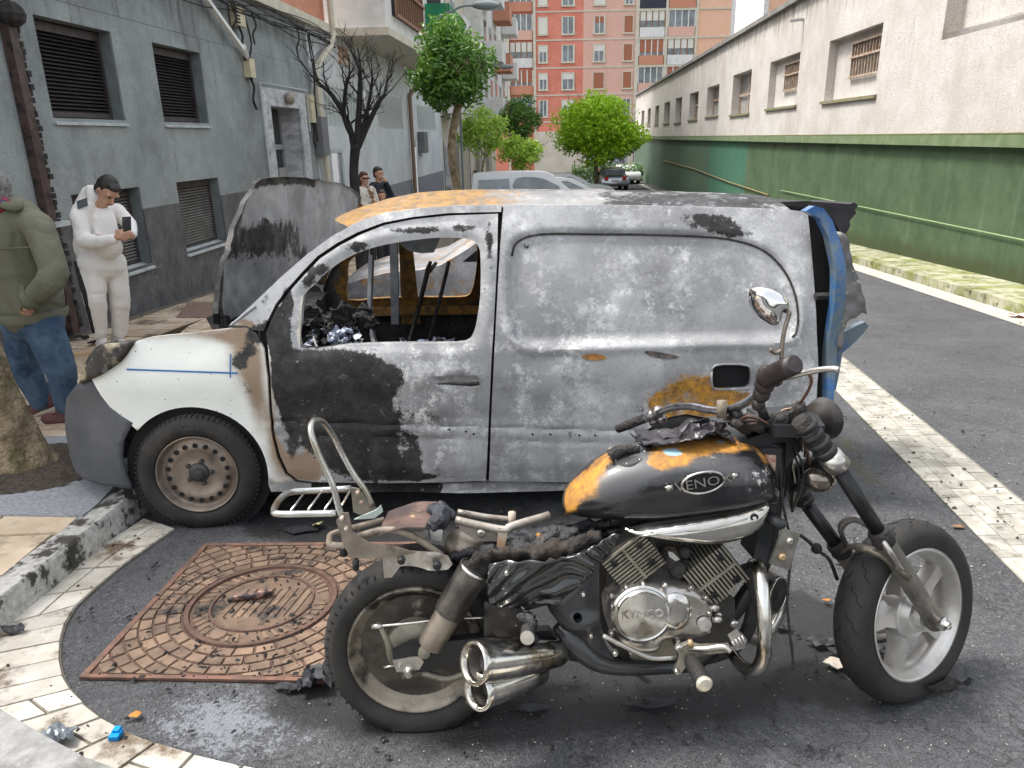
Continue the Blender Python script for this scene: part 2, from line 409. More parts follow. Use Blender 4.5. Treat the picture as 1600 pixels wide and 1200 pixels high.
# gutter of white tiles beside the left kerb, turning round at the bottom of the view
gut = empty('gutter', (-1.8, 2.5, 0), kind='structure')
OUT = [(-1.735, 3.55), (-1.74, 3.3), (-1.745, 3.05), (-1.75, 2.8), (-1.76, 2.6)]; cnt = 0
def tilequad(a, b, c, d, h, gap=.004, m=M_WTILE, par=None, t=.012):
    P = [Vector((p[0], p[1])) for p in (a, b, c, d)]; ce = sum(P, Vector((0, 0)))/4
    Q = [p+(ce-p).normalized()*gap*1.4 for p in P]; Q2 = [p+(ce-p).normalized()*gap*2.2 for p in P]
    V = [on_st(q.x, q.y, h-t) for q in Q]+[on_st(q.x, q.y, h) for q in Q2]
    return mk('tile', (V, BF), m, par)
def edge_pt(px, py): p = on_ground(px, py); return (p.x, p.y)
outer = [edge_pt(*q) for q in [(275, 828), (232, 858), (190, 888), (150, 922), (120, 950), (104, 978), (97, 1005), (96, 1032), (101, 1058), (113, 1080), (133, 1102), (160, 1124), (195, 1144), (245, 1164), (305, 1182), (380, 1200), (460, 1216), (560, 1228), (650, 1237), (750, 1246), (860, 1254), (980, 1262), (1110, 1268), (1260, 1272)]]
inner = [edge_pt(*q) for q in [(226, 812), (162, 853), (108, 893), (52, 937), (0, 983), (-45, 1010), (-80, 1040), (-75, 1068), (-50, 1092), (-25, 1116), (10, 1140), (45, 1168), (85, 1196), (150, 1232), (230, 1262), (320, 1290), (420, 1310), (540, 1330), (635, 1346), (740, 1360), (860, 1374), (990, 1386), (1130, 1394), (1290, 1400)]]
V = []; Fc = []
for a, b in zip(outer, inner): V += [on_st(a[0], a[1], .004), on_st(b[0], b[1], .004)]
for i in range(len(outer)-1): Fc.append((2*i, 2*i+1, 2*i+3, 2*i+2))
mk('gutter_bed', (V, Fc), mat('gutter_mortar', (.14, .12, .09), (.08, .07, .05), 9, .9), gut)
def lerp2(a, b, t): return (a[0]+(b[0]-a[0])*t, a[1]+(b[1]-a[1])*t)
for i in range(len(outer)-1):
    if i < 4: sp = [0, .5, 1]
    elif i < 9: sp = [0, 1]
    else: sp = [0, .48, 1] if i % 2 else [0, 1]
    for s0, s1 in zip(sp[:-1], sp[1:]):
        tilequad(lerp2(outer[i], inner[i], s0), lerp2(outer[i], inner[i], s1), lerp2(outer[i+1], inner[i+1], s1), lerp2(outer[i+1], inner[i+1], s0), .011+random.uniform(0, .003), .004, M_WTILE, gut)
# near pavement corner beside the camera
kc = [edge_pt(*q) for q in [(-80, 1095), (-30, 1118), (0, 1140), (40, 1166), (85, 1194), (150, 1230), (240, 1264), (330, 1291), (430, 1312), (545, 1333), (740, 1363), (990, 1389), (1290, 1403)]]
V = []; Fc = []
for a in kc: V += [on_st(a[0], a[1], 0), on_st(a[0], a[1]-.01, .12), on_st(a[0]-.12, a[1]-.13, .125), on_st(a[0]-1.0*(1 if a[0] < -.9 else 0), a[1]-1.4, .125)]
for i in range(len(kc)-1):
    for q in range(3): a = i*4+q; Fc.append((a, a+4, a+5, a+1))
mk('pavement_near', (V, Fc), mat('grey_concrete', (.20, .20, .195), (.29, .285, .275), 22, .9, bump=.5, bscale=120, c3=(.10, .095, .085), s3=3, t3=(.5, .65)), None, kind='structure')
# parking strip of pale tiles
st = empty('parking_strip', (2.5, 4, 0), kind='structure')
def sl_(y): return 2.14+.152*(y-2.68)
def sw_(y): return .40-.01*(y-3)
V = []; ysx = [1.2, 3, 5, 7, 9, 12]
for y in ysx: V += [on_st(sl_(y), y, .004), on_st(sl_(y)+sw_(y)+.02, y, .004)]
mk('strip_bed', (V, [(2*i, 2*i+1, 2*i+3, 2*i+2) for i in range(5)]), mat('strip_mortar', (.25, .24, .2), (.16, .15, .12), 20, .9), st)
nc = 4
for c in range(nc):
    y = 1.4+(.11 if c % 2 else 0)
    while y < 10.5:
        y1 = y+.215
        a, b = sl_(y)+sw_(y)*c/nc, sl_(y)+sw_(y)*(c+1)/nc; a1, b1 = sl_(y1)+sw_(y1)*c/nc, sl_(y1)+sw_(y1)*(c+1)/nc
        tilequad((a, y), (b, y), (b1, y1), (a1, y1), .008+random.uniform(0, .002), .0018, M_WTILE2, st, .006); y = y1
# inspection cover in the strip
mk('metal_cover_plate', prism([(2.50, 2.95), (2.66, 2.97), (2.68, 3.17), (2.52, 3.14)], lambda u, v, d: on_st(u, v, .014-d), .01), mat('cover_grey', (.10, .10, .085), (.16, .15, .12), 20, .7, .3), st)
# right side: white line, kerb and narrow mossy pavement
def kxr(y):
    return 5.33+.086*y
V = []; ysx = [3, 6, 10, 15, 22, 30, 45, 70]
for y in ysx: V += [on_st(kxr(y)-.36, y, .005), on_st(kxr(y)-.01, y, .005)]
mk('edge_line', (V, [(2*i, 2*i+1, 2*i+3, 2*i+2) for i in range(len(ysx)-1)]), mat('edge_white', (.46, .43, .38), (.32, .29, .25), 7, .8, bump=.3, stretch=(1, 3, 1)), None, kind='structure')
kr = empty('kerb_right', (6, 8, 0), kind='structure')
for i in range(40):
    y0 = 4+i*.9; y1 = y0+.89; V = []
    for y in (y0, y1): V += [on_st(kxr(y), y, -.05), on_st(kxr(y), y, .13), on_st(kxr(y)+.16, y, .14), on_st(kxr(y)+.16, y, -.05)]
    mk('kerb_stone', (V, [(0, 1, 5, 4), (1, 2, 6, 5), (2, 3, 7, 6), (3, 2, 1, 0), (4, 5, 6, 7)]), M_MOSSK, kr)
pr = empty('pavement_right', (6.3, 8, 0), kind='structure')
for i in range(44):
    y0 = 4+i*.6; y1 = y0+.585; V = []
    for y in (y0, y1): V += [on_st(kxr(y)+.17, y, 0), on_st(kxr(y)+.17, y, .142), on_st(wxr(y)+.05, y, .15), on_st(wxr(y)+.05, y, 0)]
    mk('slab', (V, [(0, 1, 5, 4), (1, 2, 6, 5), (3, 2, 1, 0), (4, 5, 6, 7)]), M_MOSSK, pr)
# ------------------------------------------------ manhole plate
mh = empty('manhole_cover', (-1.05, 2.65, gz(2.65)), 'rust-brown square manhole plate with brick relief and round lid in the road', 'manhole cover')
M_RUSTI = mat('brown_cast_iron', (.225, .15, .10), (.15, .10, .07), 14, .72, .1, .6, 130, c3=(.03, .026, .024), s3=6, t3=(.52, .64), rnd=.2)
M_RUSTD = mat('dark_cast_iron', (.085, .05, .038), (.15, .085, .06), 25, .6, .2, .5, 160)
MC = Vector((-1.06, 2.66))
A_, B_, C_, D_ = (-1.565, 2.19), (-.50, 2.13), (-.44, 3.16), (-1.51, 3.19)
def mhq(P, h, t, nm, m, par, gap=0):
    ce = Vector((sum(p[0] for p in P)/len(P), sum(p[1] for p in P)/len(P))); Q = [Vector(p)+(ce-Vector(p)).normalized()*gap for p in P]
    n = len(Q); V = [on_st(q.x, q.y, h-t) for q in Q]+[on_st(q.x+(ce.x-q.x)*.06, q.y+(ce.y-q.y)*.06, h) for q in Q]
    return mk(nm, (V, [tuple(range(n-1, -1, -1)), tuple(range(n, 2*n))]+[(i, (i+1) % n, n+(i+1) % n, n+i) for i in range(n)]), m, par)
mk('plate', ([on_st(*q, .006) for q in (A_, B_, C_, D_)]+[on_st(*q, -.02) for q in (A_, B_, C_, D_)], BF), M_RUSTD, mh)
for a, b in ((A_, B_), (B_, C_), (C_, D_), (D_, A_)):
    va, vb = Vector(a), Vector(b); n_ = (Vector((MC.x, MC.y))-(va+vb)/2).normalized()*.022
    mk('frame_bar', ([on_st(*va, -.01), on_st(*vb, -.01), on_st(*(vb+n_), -.01), on_st(*(va+n_), -.01), on_st(*va, .016), on_st(*vb, .016), on_st(*(vb+n_), .014), on_st(*(va+n_), .014)], BF), mat('frame_iron', (.23, .12, .085), (.13, .08, .06), 18, .55, .2), mh)
sqm = [(-1.54, 2.215), (-.525, 2.155), (-.465, 3.135), (-1.488, 3.163)]
def area(P): return abs(sum(P[i-1][0]*P[i][1]-P[i][0]*P[i-1][1] for i in range(len(P))))/2
def clip(P, Q):
    for i in range(len(Q)):
        a, b = Q[i-1], Q[i]; out = []
        for j in range(len(P)):
            p, q = P[j-1], P[j]; sp = (b[0]-a[0])*(p[1]-a[1])-(b[1]-a[1])*(p[0]-a[0]); sq = (b[0]-a[0])*(q[1]-a[1])-(b[1]-a[1])*(q[0]-a[0])
            if (sp >= 0) != (sq >= 0): t = sp/(sp-sq); out.append((p[0]+(q[0]-p[0])*t, p[1]+(q[1]-p[1])*t))
            if sq >= 0: out.append(q)
        P = out
        if len(P) < 3: return []
    return P
ring = 0; nb = 0
r0 = .315
while r0 < .8 and nb < 285:
    dr = .050; N = int(2*math.pi*(r0+dr/2)/.074); of = (ring % 2)*.5
    for k in range(N):
        a0 = 2*math.pi*(k+of)/N; a1 = 2*math.pi*(k+1+of)/N
        P = [(MC.x+r*math.cos(a), MC.y+r*math.sin(a)) for r, a in ((r0, a0), (r0+dr, a0), (r0+dr, a1), (r0, a1))]
        P = clip(P, sqm)
        if len(P) > 2 and area(P) > .0007 and nb < 290:
            mhq(P, .0125+random.uniform(0, .002), .008, 'relief_block', M_RUSTI, mh, .0052); nb += 1
    r0 += dr+.002; ring += 1
def ringm(r_in, r_out, h, nm, m, par, n=48):
    V = []; Fc = []
    for k in range(n):
        a = 2*math.pi*k/n; c, s = math.cos(a), math.sin(a)
        for r, hh in ((r_in, 0), (r_in+.004, h), (r_out-.004, h), (r_out, 0)): V.append(on_st(MC.x+r*c, MC.y+r*s, hh+.004))
    for k in range(n):
        q = (k+1) % n
        for i in range(3): Fc.append((k*4+i, k*4+i+1, q*4+i+1, q*4+i))
    return mk(nm, (V, Fc), m, par, smooth=True)
ringm(.283, .308, .014, 'outer_ring', M_RUSTD, mh); ringm(.198, .214, .012, 'inner_ring', M_RUSTD, mh)
lid = mhq([(MC.x+.28*math.cos(a*math.pi/20), MC.y+.28*math.sin(a*math.pi/20)) for a in range(40)], .009, .006, 'lid', M_RUSTI, mh)
for k in range(44):
    a0 = 2*math.pi*k/44
    P = [(MC.x+r*math.cos(a), MC.y+r*math.sin(a)) for r, a in ((.222, a0), (.272, a0+.05), (.272, a0+.11), (.222, a0+.06))]
    if (k % 11) in (0, 1): continue
    mhq(P, .013, .005, 'lid_rib', M_RUSTI, lid, .001)
for k in range(-4, 5):
    P = [(MC.x+.035*k-.012, MC.y-.11), (MC.x+.035*k+.012, MC.y-.11), (MC.x+.035*k+.052, MC.y+.11), (MC.x+.035*k+.028, MC.y+.11)]
    mhq(P, .0135, .005, 'lid_rib', M_RUSTI, lid, .001)
for q in ((.247, 1.2), (.247, 4.3)): mhq([(MC.x+q[0]*math.cos(q[1])+.03*math.cos(a*math.pi/8), MC.y+q[0]*math.sin(q[1])+.03*math.sin(a*math.pi/8)) for a in range(16)], .015, .007, 'lifting_plug', M_RUSTI, lid)
# small metal access cover on the far pavement
q = [on_ground(*p, .12) for p in ((275, 498), (345, 498), (352, 472), (293, 475))]
for v in q: v.z = gz(v.y)+.135
mk('access_cover', (q+[v-Vector((0, 0, .02)) for v in q], BF), mat('pinkish_iron', (.26, .17, .13), (.17, .11, .09), 30, .7, bump=.5, bscale=40), None, label='flat pinkish-brown metal access cover in the pavement beneath the lower shuttered window', cat='access cover')
# ================================================================== BUILDINGS
def plaster(name, c1, c2, base=None, zb=None, rough_bump=.8, bs=70, streak=None, dark=None, zt=None):
    b = NB(name); n1 = b.noise(.9, 8, .7); col = b.mix(b.ramp(n1, .35, .65), c1, c2)
    sep = b.n('ShaderNodeSeparateXYZ'); b.l(b.pos, sep.inputs[0]); z = sep.outputs[2]
    g = b.noise(bs, 3, .8); col = b.mix(b.math('MULTIPLY', b.ramp(g, .55, .30), .5), col, (.06, .065, .07))
    if streak:       # dirt running down: noise stretched vertically
        sn = b.noise(1, 8, .75, b.mapped((5, 5, .7))); k = b.ramp(b.math('ADD', sn, b.math('MULTIPLY', b.ramp(z, streak[1], streak[2]), streak[3])), .56, .8)
        col = b.mix(b.math('MULTIPLY', k, .9), col, streak[0])
    if dark:
        k = b.ramp(b.math('ADD', b.noise(.7, 8, .7), dark[1]), .45, .7); col = b.mix(b.math('MULTIPLY', k, dark[2]), col, dark[0])
    if base:
        sn = b.noise(3, 8, .8, b.mapped((1.6, 1.6, .9)))
        bc = b.mix(b.ramp(sn, .35, .7), base[0], base[1]); bc = b.mix(b.ramp(b.noise(9, 8, .75), .62, .7), bc, (.36, .33, .30))
        k = b.ramp(b.math('ADD', z, 0), zb+.004, zb-.004); col = b.mix(k, col, bc)
    b.set(color=col, rough=.9); b.bump(g, rough_bump, .006); MATS[name] = b.m; return b.m
M_GREY = plaster('grey_roughcast', (.27, .30, .30), (.37, .40, .40), base=((.075, .075, .08), (.16, .155, .16)), zb=.915, streak=((.08, .08, .08), 1.8, 4.2, .10), dark=((.11, .115, .12), .02, .55))
M_GREYS = mat('grey_reveal', (.13, .15, .155), (.19, .21, .215), 4, .85, bump=.3, bscale=80)
M_SILL = mat('sill_paint', (.50, .54, .53), (.36, .39, .39), 7, .8, bump=.3, bscale=50)
M_SLAT = mat('dark_slat', (.05, .042, .045), (.085, .072, .072), 12, .55, .3)
M_SLATL = mat('pale_slat', (.20, .185, .17), (.30, .28, .25), 4, .6, .2, c3=(.5, .45, .5), s3=1.3, t3=(.55, .7))
M_BLACK = mat('black_void', (.006, .006, .007), rough=.9)
M_MARB = mat('grey_marble', (.36, .37, .41), (.60, .60, .63), 2.5, .35, stretch=(1, 1.4, 3), c3=(.15, .15, .18), s3=3, t3=(.55, .68))
M_CREAM = mat('cream_paint', (.62, .58, .47), (.52, .47, .37), 4, .7, bump=.15)
M_WHITE = mat('white_render', (.72, .71, .68), (.60, .60, .58), 2, .8, bump=.3, bscale=60, c3=(.42, .41, .38), s3=1.4, t3=(.58, .75))
M_CHAR = mat('charred', (.012, .011, .011), (.035, .03, .028), 14, .75, bump=1, bscale=45, bdist=.02, c3=(.10, .06, .04), s3=5, t3=(.62, .72))
M_GLASS = mat('window_glass', (.10, .12, .13), (.22, .25, .27), 1.2, .08, spec=.8)
def WL(y, z, d=0): return Vector((wxl(y)-d, y+.075*d, z))
def WR(y, z, d=0): return Vector((wxr(y)+d, y-.078*d, z))
def wbox(W, y0, y1, z0, z1, d0, d1):
    return [W(y0, z0, d0), W(y1, z0, d0), W(y1, z0, d1), W(y0, z0, d1), W(y0, z1, d0), W(y1, z1, d0), W(y1, z1, d1), W(y0, z1, d1)], BF
def rect(y0, y1, z0, z1): return [(y0, z0), (y1, z0), (y1, z1), (y0, z1)]
gb1 = empty('grey_building', (-5, 9, 0), 'grey roughcast building with dark painted base and louvred windows behind the two men', 'building')
up = [(5.2, 6.6, 1.99, 2.99), (8.42, 9.79, 1.99, 2.99), (10.72, 12.07, 1.99, 2.98)]
lo = [(8.45, 9.84, .22, 1.19), (10.78, 12.11, .22, 1.19)]
door = (14.53, 16.12, -.78, 2.33)
holes = [rect(*q) for q in up+lo+[door]]
mk('wall', panel([(3, -.5), (17.1, -1.1), (17.1, 3.18), (3, 3.18)], holes, .35, lambda u, v, d: WL(u, v, d), .02), M_GREY, gb1)
mk('wall', wbox(WL, 3, 17.1, 3.19, 4.02, .02, .3), M_GREY, gb1)
mk('groove', wbox(WL, 3, 17.1, 3.17, 3.20, .035, .3), M_BLACK, gb1)
mk('ledge', wbox(WL, 3, 19.2, 4.02, 4.20, -.12, .3), M_CREAM, gb1)
for i, (y0, y1, z0, z1) in enumerate(up+lo):
    wn = mk('window', join(wbox(WL, y0-.02, y0, z0-.02, z1+.02, .022, .26), wbox(WL, y1, y1+.02, z0-.02, z1+.02, .022, .26), wbox(WL, y0, y1, z1, z1+.02, .022, .26), wbox(WL, y0, y1, z0, z1, .25, .27)), M_GREYS, gb1)
    mk('back_panel', wbox(WL, y0+.01, y1-.01, z0, z1-.01, .23, .245), M_BLACK, wn)
    # sloping sill
    P = [WL(y0-.01, z0-.07, -.035), WL(y1+.01, z0-.07, -.035), WL(y1, z0-.02, .2), WL(y0, z0-.02, .2), WL(y0-.01, z0-.045, -.035), WL(y1+.01, z0-.045, -.035), WL(y1, z0+.02, .2), WL(y0, z0+.02, .2)]
    mk('sill', (P, BF), M_SILL, wn)
    mk('shutter_frame', join(wbox(WL, y0+.01, y0+.05, z0+.02, z1-.02, .15, .22), wbox(WL, y1-.05, y1-.01, z0+.02, z1-.02, .15, .22), wbox(WL, y0+.05, y1-.05, z1-.11, z1-.02, .15, .22), wbox(WL, y0+.05, y1-.05, z0+.02, z0+.07, .15, .22)), M_SLAT, wn)
    n = 20; zz0 = z0+.07; hh = (z1-.11-zz0)/n; P = [WL(y0+.05, 0, .155), WL(y1-.05, 0, .155), WL(y1-.05, 0, .16), WL(y0+.05, 0, .16), WL(y0+.05, hh*.62, .195), WL(y1-.05, hh*.62, .195), WL(y1-.05, hh*.62, .2), WL(y0+.05, hh*.62, .2)]
    P = [Vector((p.x, p.y, -p.z if False else p.z)) for p in P]
    first = mk('slat', (P, BF), M_SLAT if i < 3 else M_SLATL, wn)
    for k in range(n):
        o = first if k == 0 else dup(first, wn); o.location = (0, 0, zz0+k*hh)
# portal
pt = mk('portal_surround', panel(rect(14.2, 16.5, -.85, 2.64), [rect(14.53, 16.12, -.95, 2.33)], .5, lambda u, v, d: WL(u, v, -.05+d), .06), M_MARB, gb1)
mk('reveal', join(wbox(WL, 14.40, 14.53, -.85, 2.33, 0, .42), wbox(WL, 16.12, 16.2, -.85, 2.33, 0, .42), wbox(WL, 14.4, 16.2, 2.33, 2.4, .03, .42)), M_MARB, gb1)
mk('conduit', tube([WL(14.12, -.8, -.06), WL(14.12, 2.70, -.06), WL(16.58, 2.70, -.06), WL(16.58, 1.9, -.06)], .018, 6), mat('pale_conduit', (.5, .52, .52), rough=.6), gb1)
dr = mk('door', wbox(WL, 14.53, 16.12, -.85, 2.33, .40, .44), mat('door_dark', (.03, .032, .034), rough=.4), gb1)
for (a, b_) in ((14.53, 14.61), (15.2, 15.28), (15.35, 15.43), (16.04, 16.12)): mk('door_frame', wbox(WL, a, b_, -.8, 2.33, .36, .399), mat('grey_alu', (.38, .39, .4), rough=.4, metal=.4), dr)
mk('door_frame', wbox(WL, 14.53, 16.12, 1.55, 1.65, .34, .359), MATS['grey_alu'], dr)
mk('door_pane', wbox(WL, 14.62, 15.19, 1.66, 2.28, .375, .395), M_GLASS, dr)
mk('door_pane', wbox(WL, 14.62, 15.19, -.2, 1.54, .375, .395), M_GLASS, dr)
mk('intercom_panel', wbox(WL, 15.55, 15.95, .2, 1.2, .31, .339), mat('steel_panel', (.5, .5, .5), rough=.35, metal=.6), gb1)
mk('porch_lamp', ball(WL(15.37, 2.49, -.13), (.09, .14, .12), 14, 8), mat('lamp_brown', (.28, .24, .2), rough=.4), gb1, smooth=True)
# brick storey above the ledge
def brick(name, c1, c2, mortar, scale):
    b = NB(name); tb = b.n('ShaderNodeTexBrick'); sep = b.n('ShaderNodeSeparateXYZ'); b.l(b.pos, sep.inputs[0]); cb = b.n('ShaderNodeCombineXYZ')
    b.l(b.math('ADD', sep.outputs[0], sep.outputs[1]), cb.inputs[0]); b.l(sep.outputs[2], cb.inputs[1]); b.l(cb.outputs[0], tb.inputs[0])
    tb.inputs['Color1'].default_value = (*c1, 1); tb.inputs['Color2'].default_value = (*c2, 1); tb.inputs['Mortar'].default_value = (*mortar, 1); tb.inputs['Scale'].default_value = scale; tb.inputs['Mortar Size'].default_value = .012
    col = b.mix(b.ramp(b.noise(.5, 6), .35, .7, 0, .35), tb.outputs[0], c1); b.set(color=col, rough=.85); b.bump(tb.outputs[1], -.2, .01); MATS[name] = b.m; return b.m
M_BRICKO = brick('orange_brick', (.50, .19, .11), (.60, .26, .16), (.45, .36, .3), 4)
mk('brick_storey', wbox(WL, 3, 18.7, 4.2, 8, .05, .4), M_BRICKO, gb1)
# burnt downpipe, near the frame edge
dp = empty('downpipe', WL(7.95, 0, 0), 'charred brown square downpipe running down the grey wall left of the man in white', 'downpipe')
M_PIPE = mat('burnt_pipe', (.045, .028, .026), (.085, .05, .045), 5, .5, c3=(.01, .01, .01), s3=9, t3=(.5, .62), bump=.6, bscale=30)
mk('pipe', wbox(WL, 7.88, 8.00, -.25, 2.85, -.10, -.01), M_PIPE, dp)
for i in range(46):
    z = -.2+i*.066+random.uniform(-.01, .01); mk('char_flake', wbox(WL, 8.002, 8.02+random.uniform(0, .05), z, z+.055, -.09-random.uniform(0, .03), -.02), M_CHAR, dp)
mk('bracket', wbox(WL, 7.78, 8.12, .90, .95, -.16, 0), M_SILL, dp)
mk('pipe_joint', ball(WL(7.95, 2.92, -.1), (.13, .15, .12), 8, 6), M_CHAR, dp)
mk('upper_pipe', tube([WL(7.95, 2.9, -.08), WL(7.95, 4.02, -.08)], .035, 6), M_CHAR, dp)
# sloping white pipe
wp = empty('sloping_conduit', WL(13, 3.4, -.1), 'white square conduit sloping down across the top of the grey wall', 'conduit')
mk('conduit', tube([WL(11.9, 3.95, -.10), WL(13.45, 3.16, -.10)], .05, 4), M_WHITE, wp); mk('conduit_end', tube([WL(13.42, 3.2, -.12), WL(13.6, 3.08, -.08)], .06, 6), M_WHITE, wp)
# cable boxes
M_BOX = mat('yellowed_plastic', (.60, .55, .38), (.48, .42, .27), 9, .5)
for i, (y, z, w_, h_, lab) in enumerate([(13.5, 3.68, .34, .32, 'upper cream junction box with black terminals high on the grey wall'), (13.73, 2.9, .22, .3, 'smaller cream junction box lower down, left of the marble doorway'), (16.75, 2.35, .25, .55, 'cream junction box on the wall beside the drainpipe right of the marble doorway')]):
    t = empty('junction_box', WL(y, z, -.05), lab, 'junction box', 'junction boxes on the grey building')
    mk('casing', wbox(WL, y-w_/2, y+w_/2, z-h_/2, z+h_/2, -.12, -.005), M_BOX, t)
    if i == 0:
        for k in range(6): mk('terminal', wbox(WL, y-w_/2-.03, y-w_/2+.08, z-h_/2+.03+k*.05, z-h_/2+.05+k*.05, -.14, -.10), M_CHAR, t)
    mk('burnt_cable', tube([WL(y, z-h_/2, -.06), WL(y+.06, z-h_/2-.15, -.08), WL(y-.02, z-h_/2-.35, -.07), WL(y+.1, z-h_/2-.5, -.06)], .022, 6, 3), M_CHAR, t)
cb = empty('cable_bundle', WL(10, 3.9, -.1), 'black tangle of burnt cables strung along under the cream ledge', 'cables')
for i in range(10):
    z0 = random.uniform(3.62, 4.0); pts = []
    for k in range(13): y = 3+k*1.3; pts.append(WL(y, z0+.07*math.sin(k*1.7+i)+random.uniform(-.04, .04), -.10-random.uniform(0, .12)))
    mk('cable', tube(pts, .010, 5, 3), M_CHAR, cb)
for i, (y, z, l_) in enumerate([(13.7, 3.7, 1.0), (16.9, 3.8, 2.1), (17.0, 3.8, 1.6), (14.0, 3.8, .5), (13.2, 3.8, .5), (16.2, 3.9, .6)]):
    mk('cable', tube([WL(y, z, -.1), WL(y+.05, z-l_*.4, -.14), WL(y-.04, z-l_*.7, -.1), WL(y, z-l_, -.1)], .016, 5, 3), M_CHAR, cb)
# ---- second building: white/grey with garage grilles, overhanging bay
b2 = empty('white_corner_building', (-4, 22, 0), 'pale blue-white building with grille windows and an overhanging bay, behind the burnt tree', 'building')
M_PALE = plaster('pale_blue_render', (.58, .61, .62), (.72, .74, .75), base=((.19, .2, .22), (.28, .29, .31)), zb=.35, rough_bump=.3, streak=((.3, .31, .33), 2.2, 4.2, .1), dark=((.33, .34, .36), -.06, .6))
W2 = [(17.7, 22.0, 2.02, 2.95), (22.9, 26.4, 2.02, 3.06), (28.9, 33, 2.02, 2.9)]
D2 = [(18.05, 18.9, -1.1, 1.42), (27.4, 28.7, -1.4, 1.65)]
mk('wall', panel([(17.1, -1.5), (34.5, -1.8), (34.5, 4.1), (17.1, 4.1)], [rect(*q) for q in W2+D2], .6, lambda u, v, d: WL(u, v, d), .05), M_PALE, b2)
for (y0, y1, z0, z1) in W2:
    wn = mk('window', wbox(WL, y0, y1, z0, z1, .18, .2), mat('frosted', (.42, .44, .45), (.55, .57, .57), 2, .3), b2)
    n = 14
    for k in range(n+1): y = y0+(y1-y0)*k/n; mk('grille_bar', wbox(WL, y-.03, y+.03, z0, z1, .05, .1), mat('grille_pale', (.55, .58, .57), rough=.6), wn)
    for k in range(3): z = z0+(z1-z0)*k/2; mk('grille_rail', wbox(WL, y0, y1, z-.03, z+.03, .11, .14), MATS['grille_pale'], wn)
for (y0, y1, z0, z1) in D2: mk('door', wbox(WL, y0, y1, z0, z1, .25, .3), mat('pale_door', (.42, .45, .47), (.36, .38, .4), 3, .5), b2)
mk('door_frame', join(wbox(WL, 17.95, 18.05, -1.1, 1.5, -.02, .1), wbox(WL, 18.9, 19.0, -1.1, 1.5, -.02, .1), wbox(WL, 17.95, 19, 1.43, 1.52, -.025, .1)), M_SILL, b2)
mk('meter_cabinet', wbox(WL, 16.95, 17.4, 1.4, 2.2, -.2, -.02), mat('grey_cabinet', (.16, .16, .17), rough=.5), b2)
mk('meter_cabinet', wbox(WL, 28.8, 29.6, 1.2, 1.95, -.25, -.02), MATS['grey_cabinet'], b2)
mk('bay', wbox(WL, 19.2, 28.4, 4.20, 9, -1.25, .3), M_WHITE, b2)
mk('bay_soffit_slab', wbox(WL, 19.1, 28.5, 4.02, 4.19, -1.32, .3), M_CREAM, b2)
mk('storey_wall', wbox(WL, 28.5, 34.5, 4.11, 9, .0, .4), M_CREAM, b2)
def WB(y, z, d=0): return WL(y, z, d-1.25)
wn = mk('window', wbox(WB, 19.9, 23.6, 4.55, 7.5, .0-.02, -.004), M_BLACK, b2)
for k in range(15): y = 19.9+k*.26; mk('shutter_bar', wbox(WB, y, y+.05, 4.5, 7.6, -.12, -.08), mat('rust_bar', (.24, .12, .07), rough=.6), wn)
for z in (4.5, 5.2, 6.2): mk('shutter_rail', wbox(WB, 19.85, 23.7, z, z+.07, -.16, -.121), MATS['rust_bar'], wn)
bl = mk('balcony', wbox(WB, 24.6, 28.2, 4.35, 5.5, -.72, -.66), mat('green_cloth', (.01, .17, .07), (.015, .24, .10), 3, .7, bump=.4, bscale=8, bdist=.05), b2)
mk('balcony_slab', wbox(WB, 24.5, 28.3, 4.2, 4.34, -.8, 0), M_CREAM, bl)
mk('balcony_side', wbox(WB, 24.55, 24.62, 4.35, 5.5, -.65, -.01), MATS['green_cloth'], bl)
mk('balcony_opening', wbox(WB, 25, 27.6, 4.5, 7, -.02, -.003), M_BLACK, bl)
# cream drainpipe with an elbow, on the joint of the two buildings
mk('drainpipe', tube([WL(18.55, 5.2, -.16), WL(18.55, 4.0, -.16), WL(18.3, 3.75, -.16), WL(17.25, 3.2, -.12), WL(17.15, 3.0, -.12), WL(17.3, 1.0, -.12), WL(17.3, -.9, -.12)], .075, 8), M_CREAM, None, smooth=True, label='thick cream drainpipe with an elbow bend behind the burnt tree', cat='drainpipe')
mk('drainpipe', tube([WL(29.0, 7, -.1), WL(28.9, 3.6, -.1), WL(27.3, 3.1, -.1), WL(27.3, -1.3, -.1)], .07, 7), mat('brown_pipe', (.22, .15, .10), rough=.6), None, label='brown drainpipe running down the pale wall below the green balcony', cat='drainpipe')
# lamp bracket plate: small sign on wall
mk('wall_sign', wbox(WL, 19.4, 20.2, 3.45, 3.85, -.03, -.005), mat('sign_rust', (.6, .5, .4), (.35, .15, .06), 6, .6, lo=.45, hi=.55), None, label='small rusty square plate high on the wall behind the burnt tree', cat='plate')
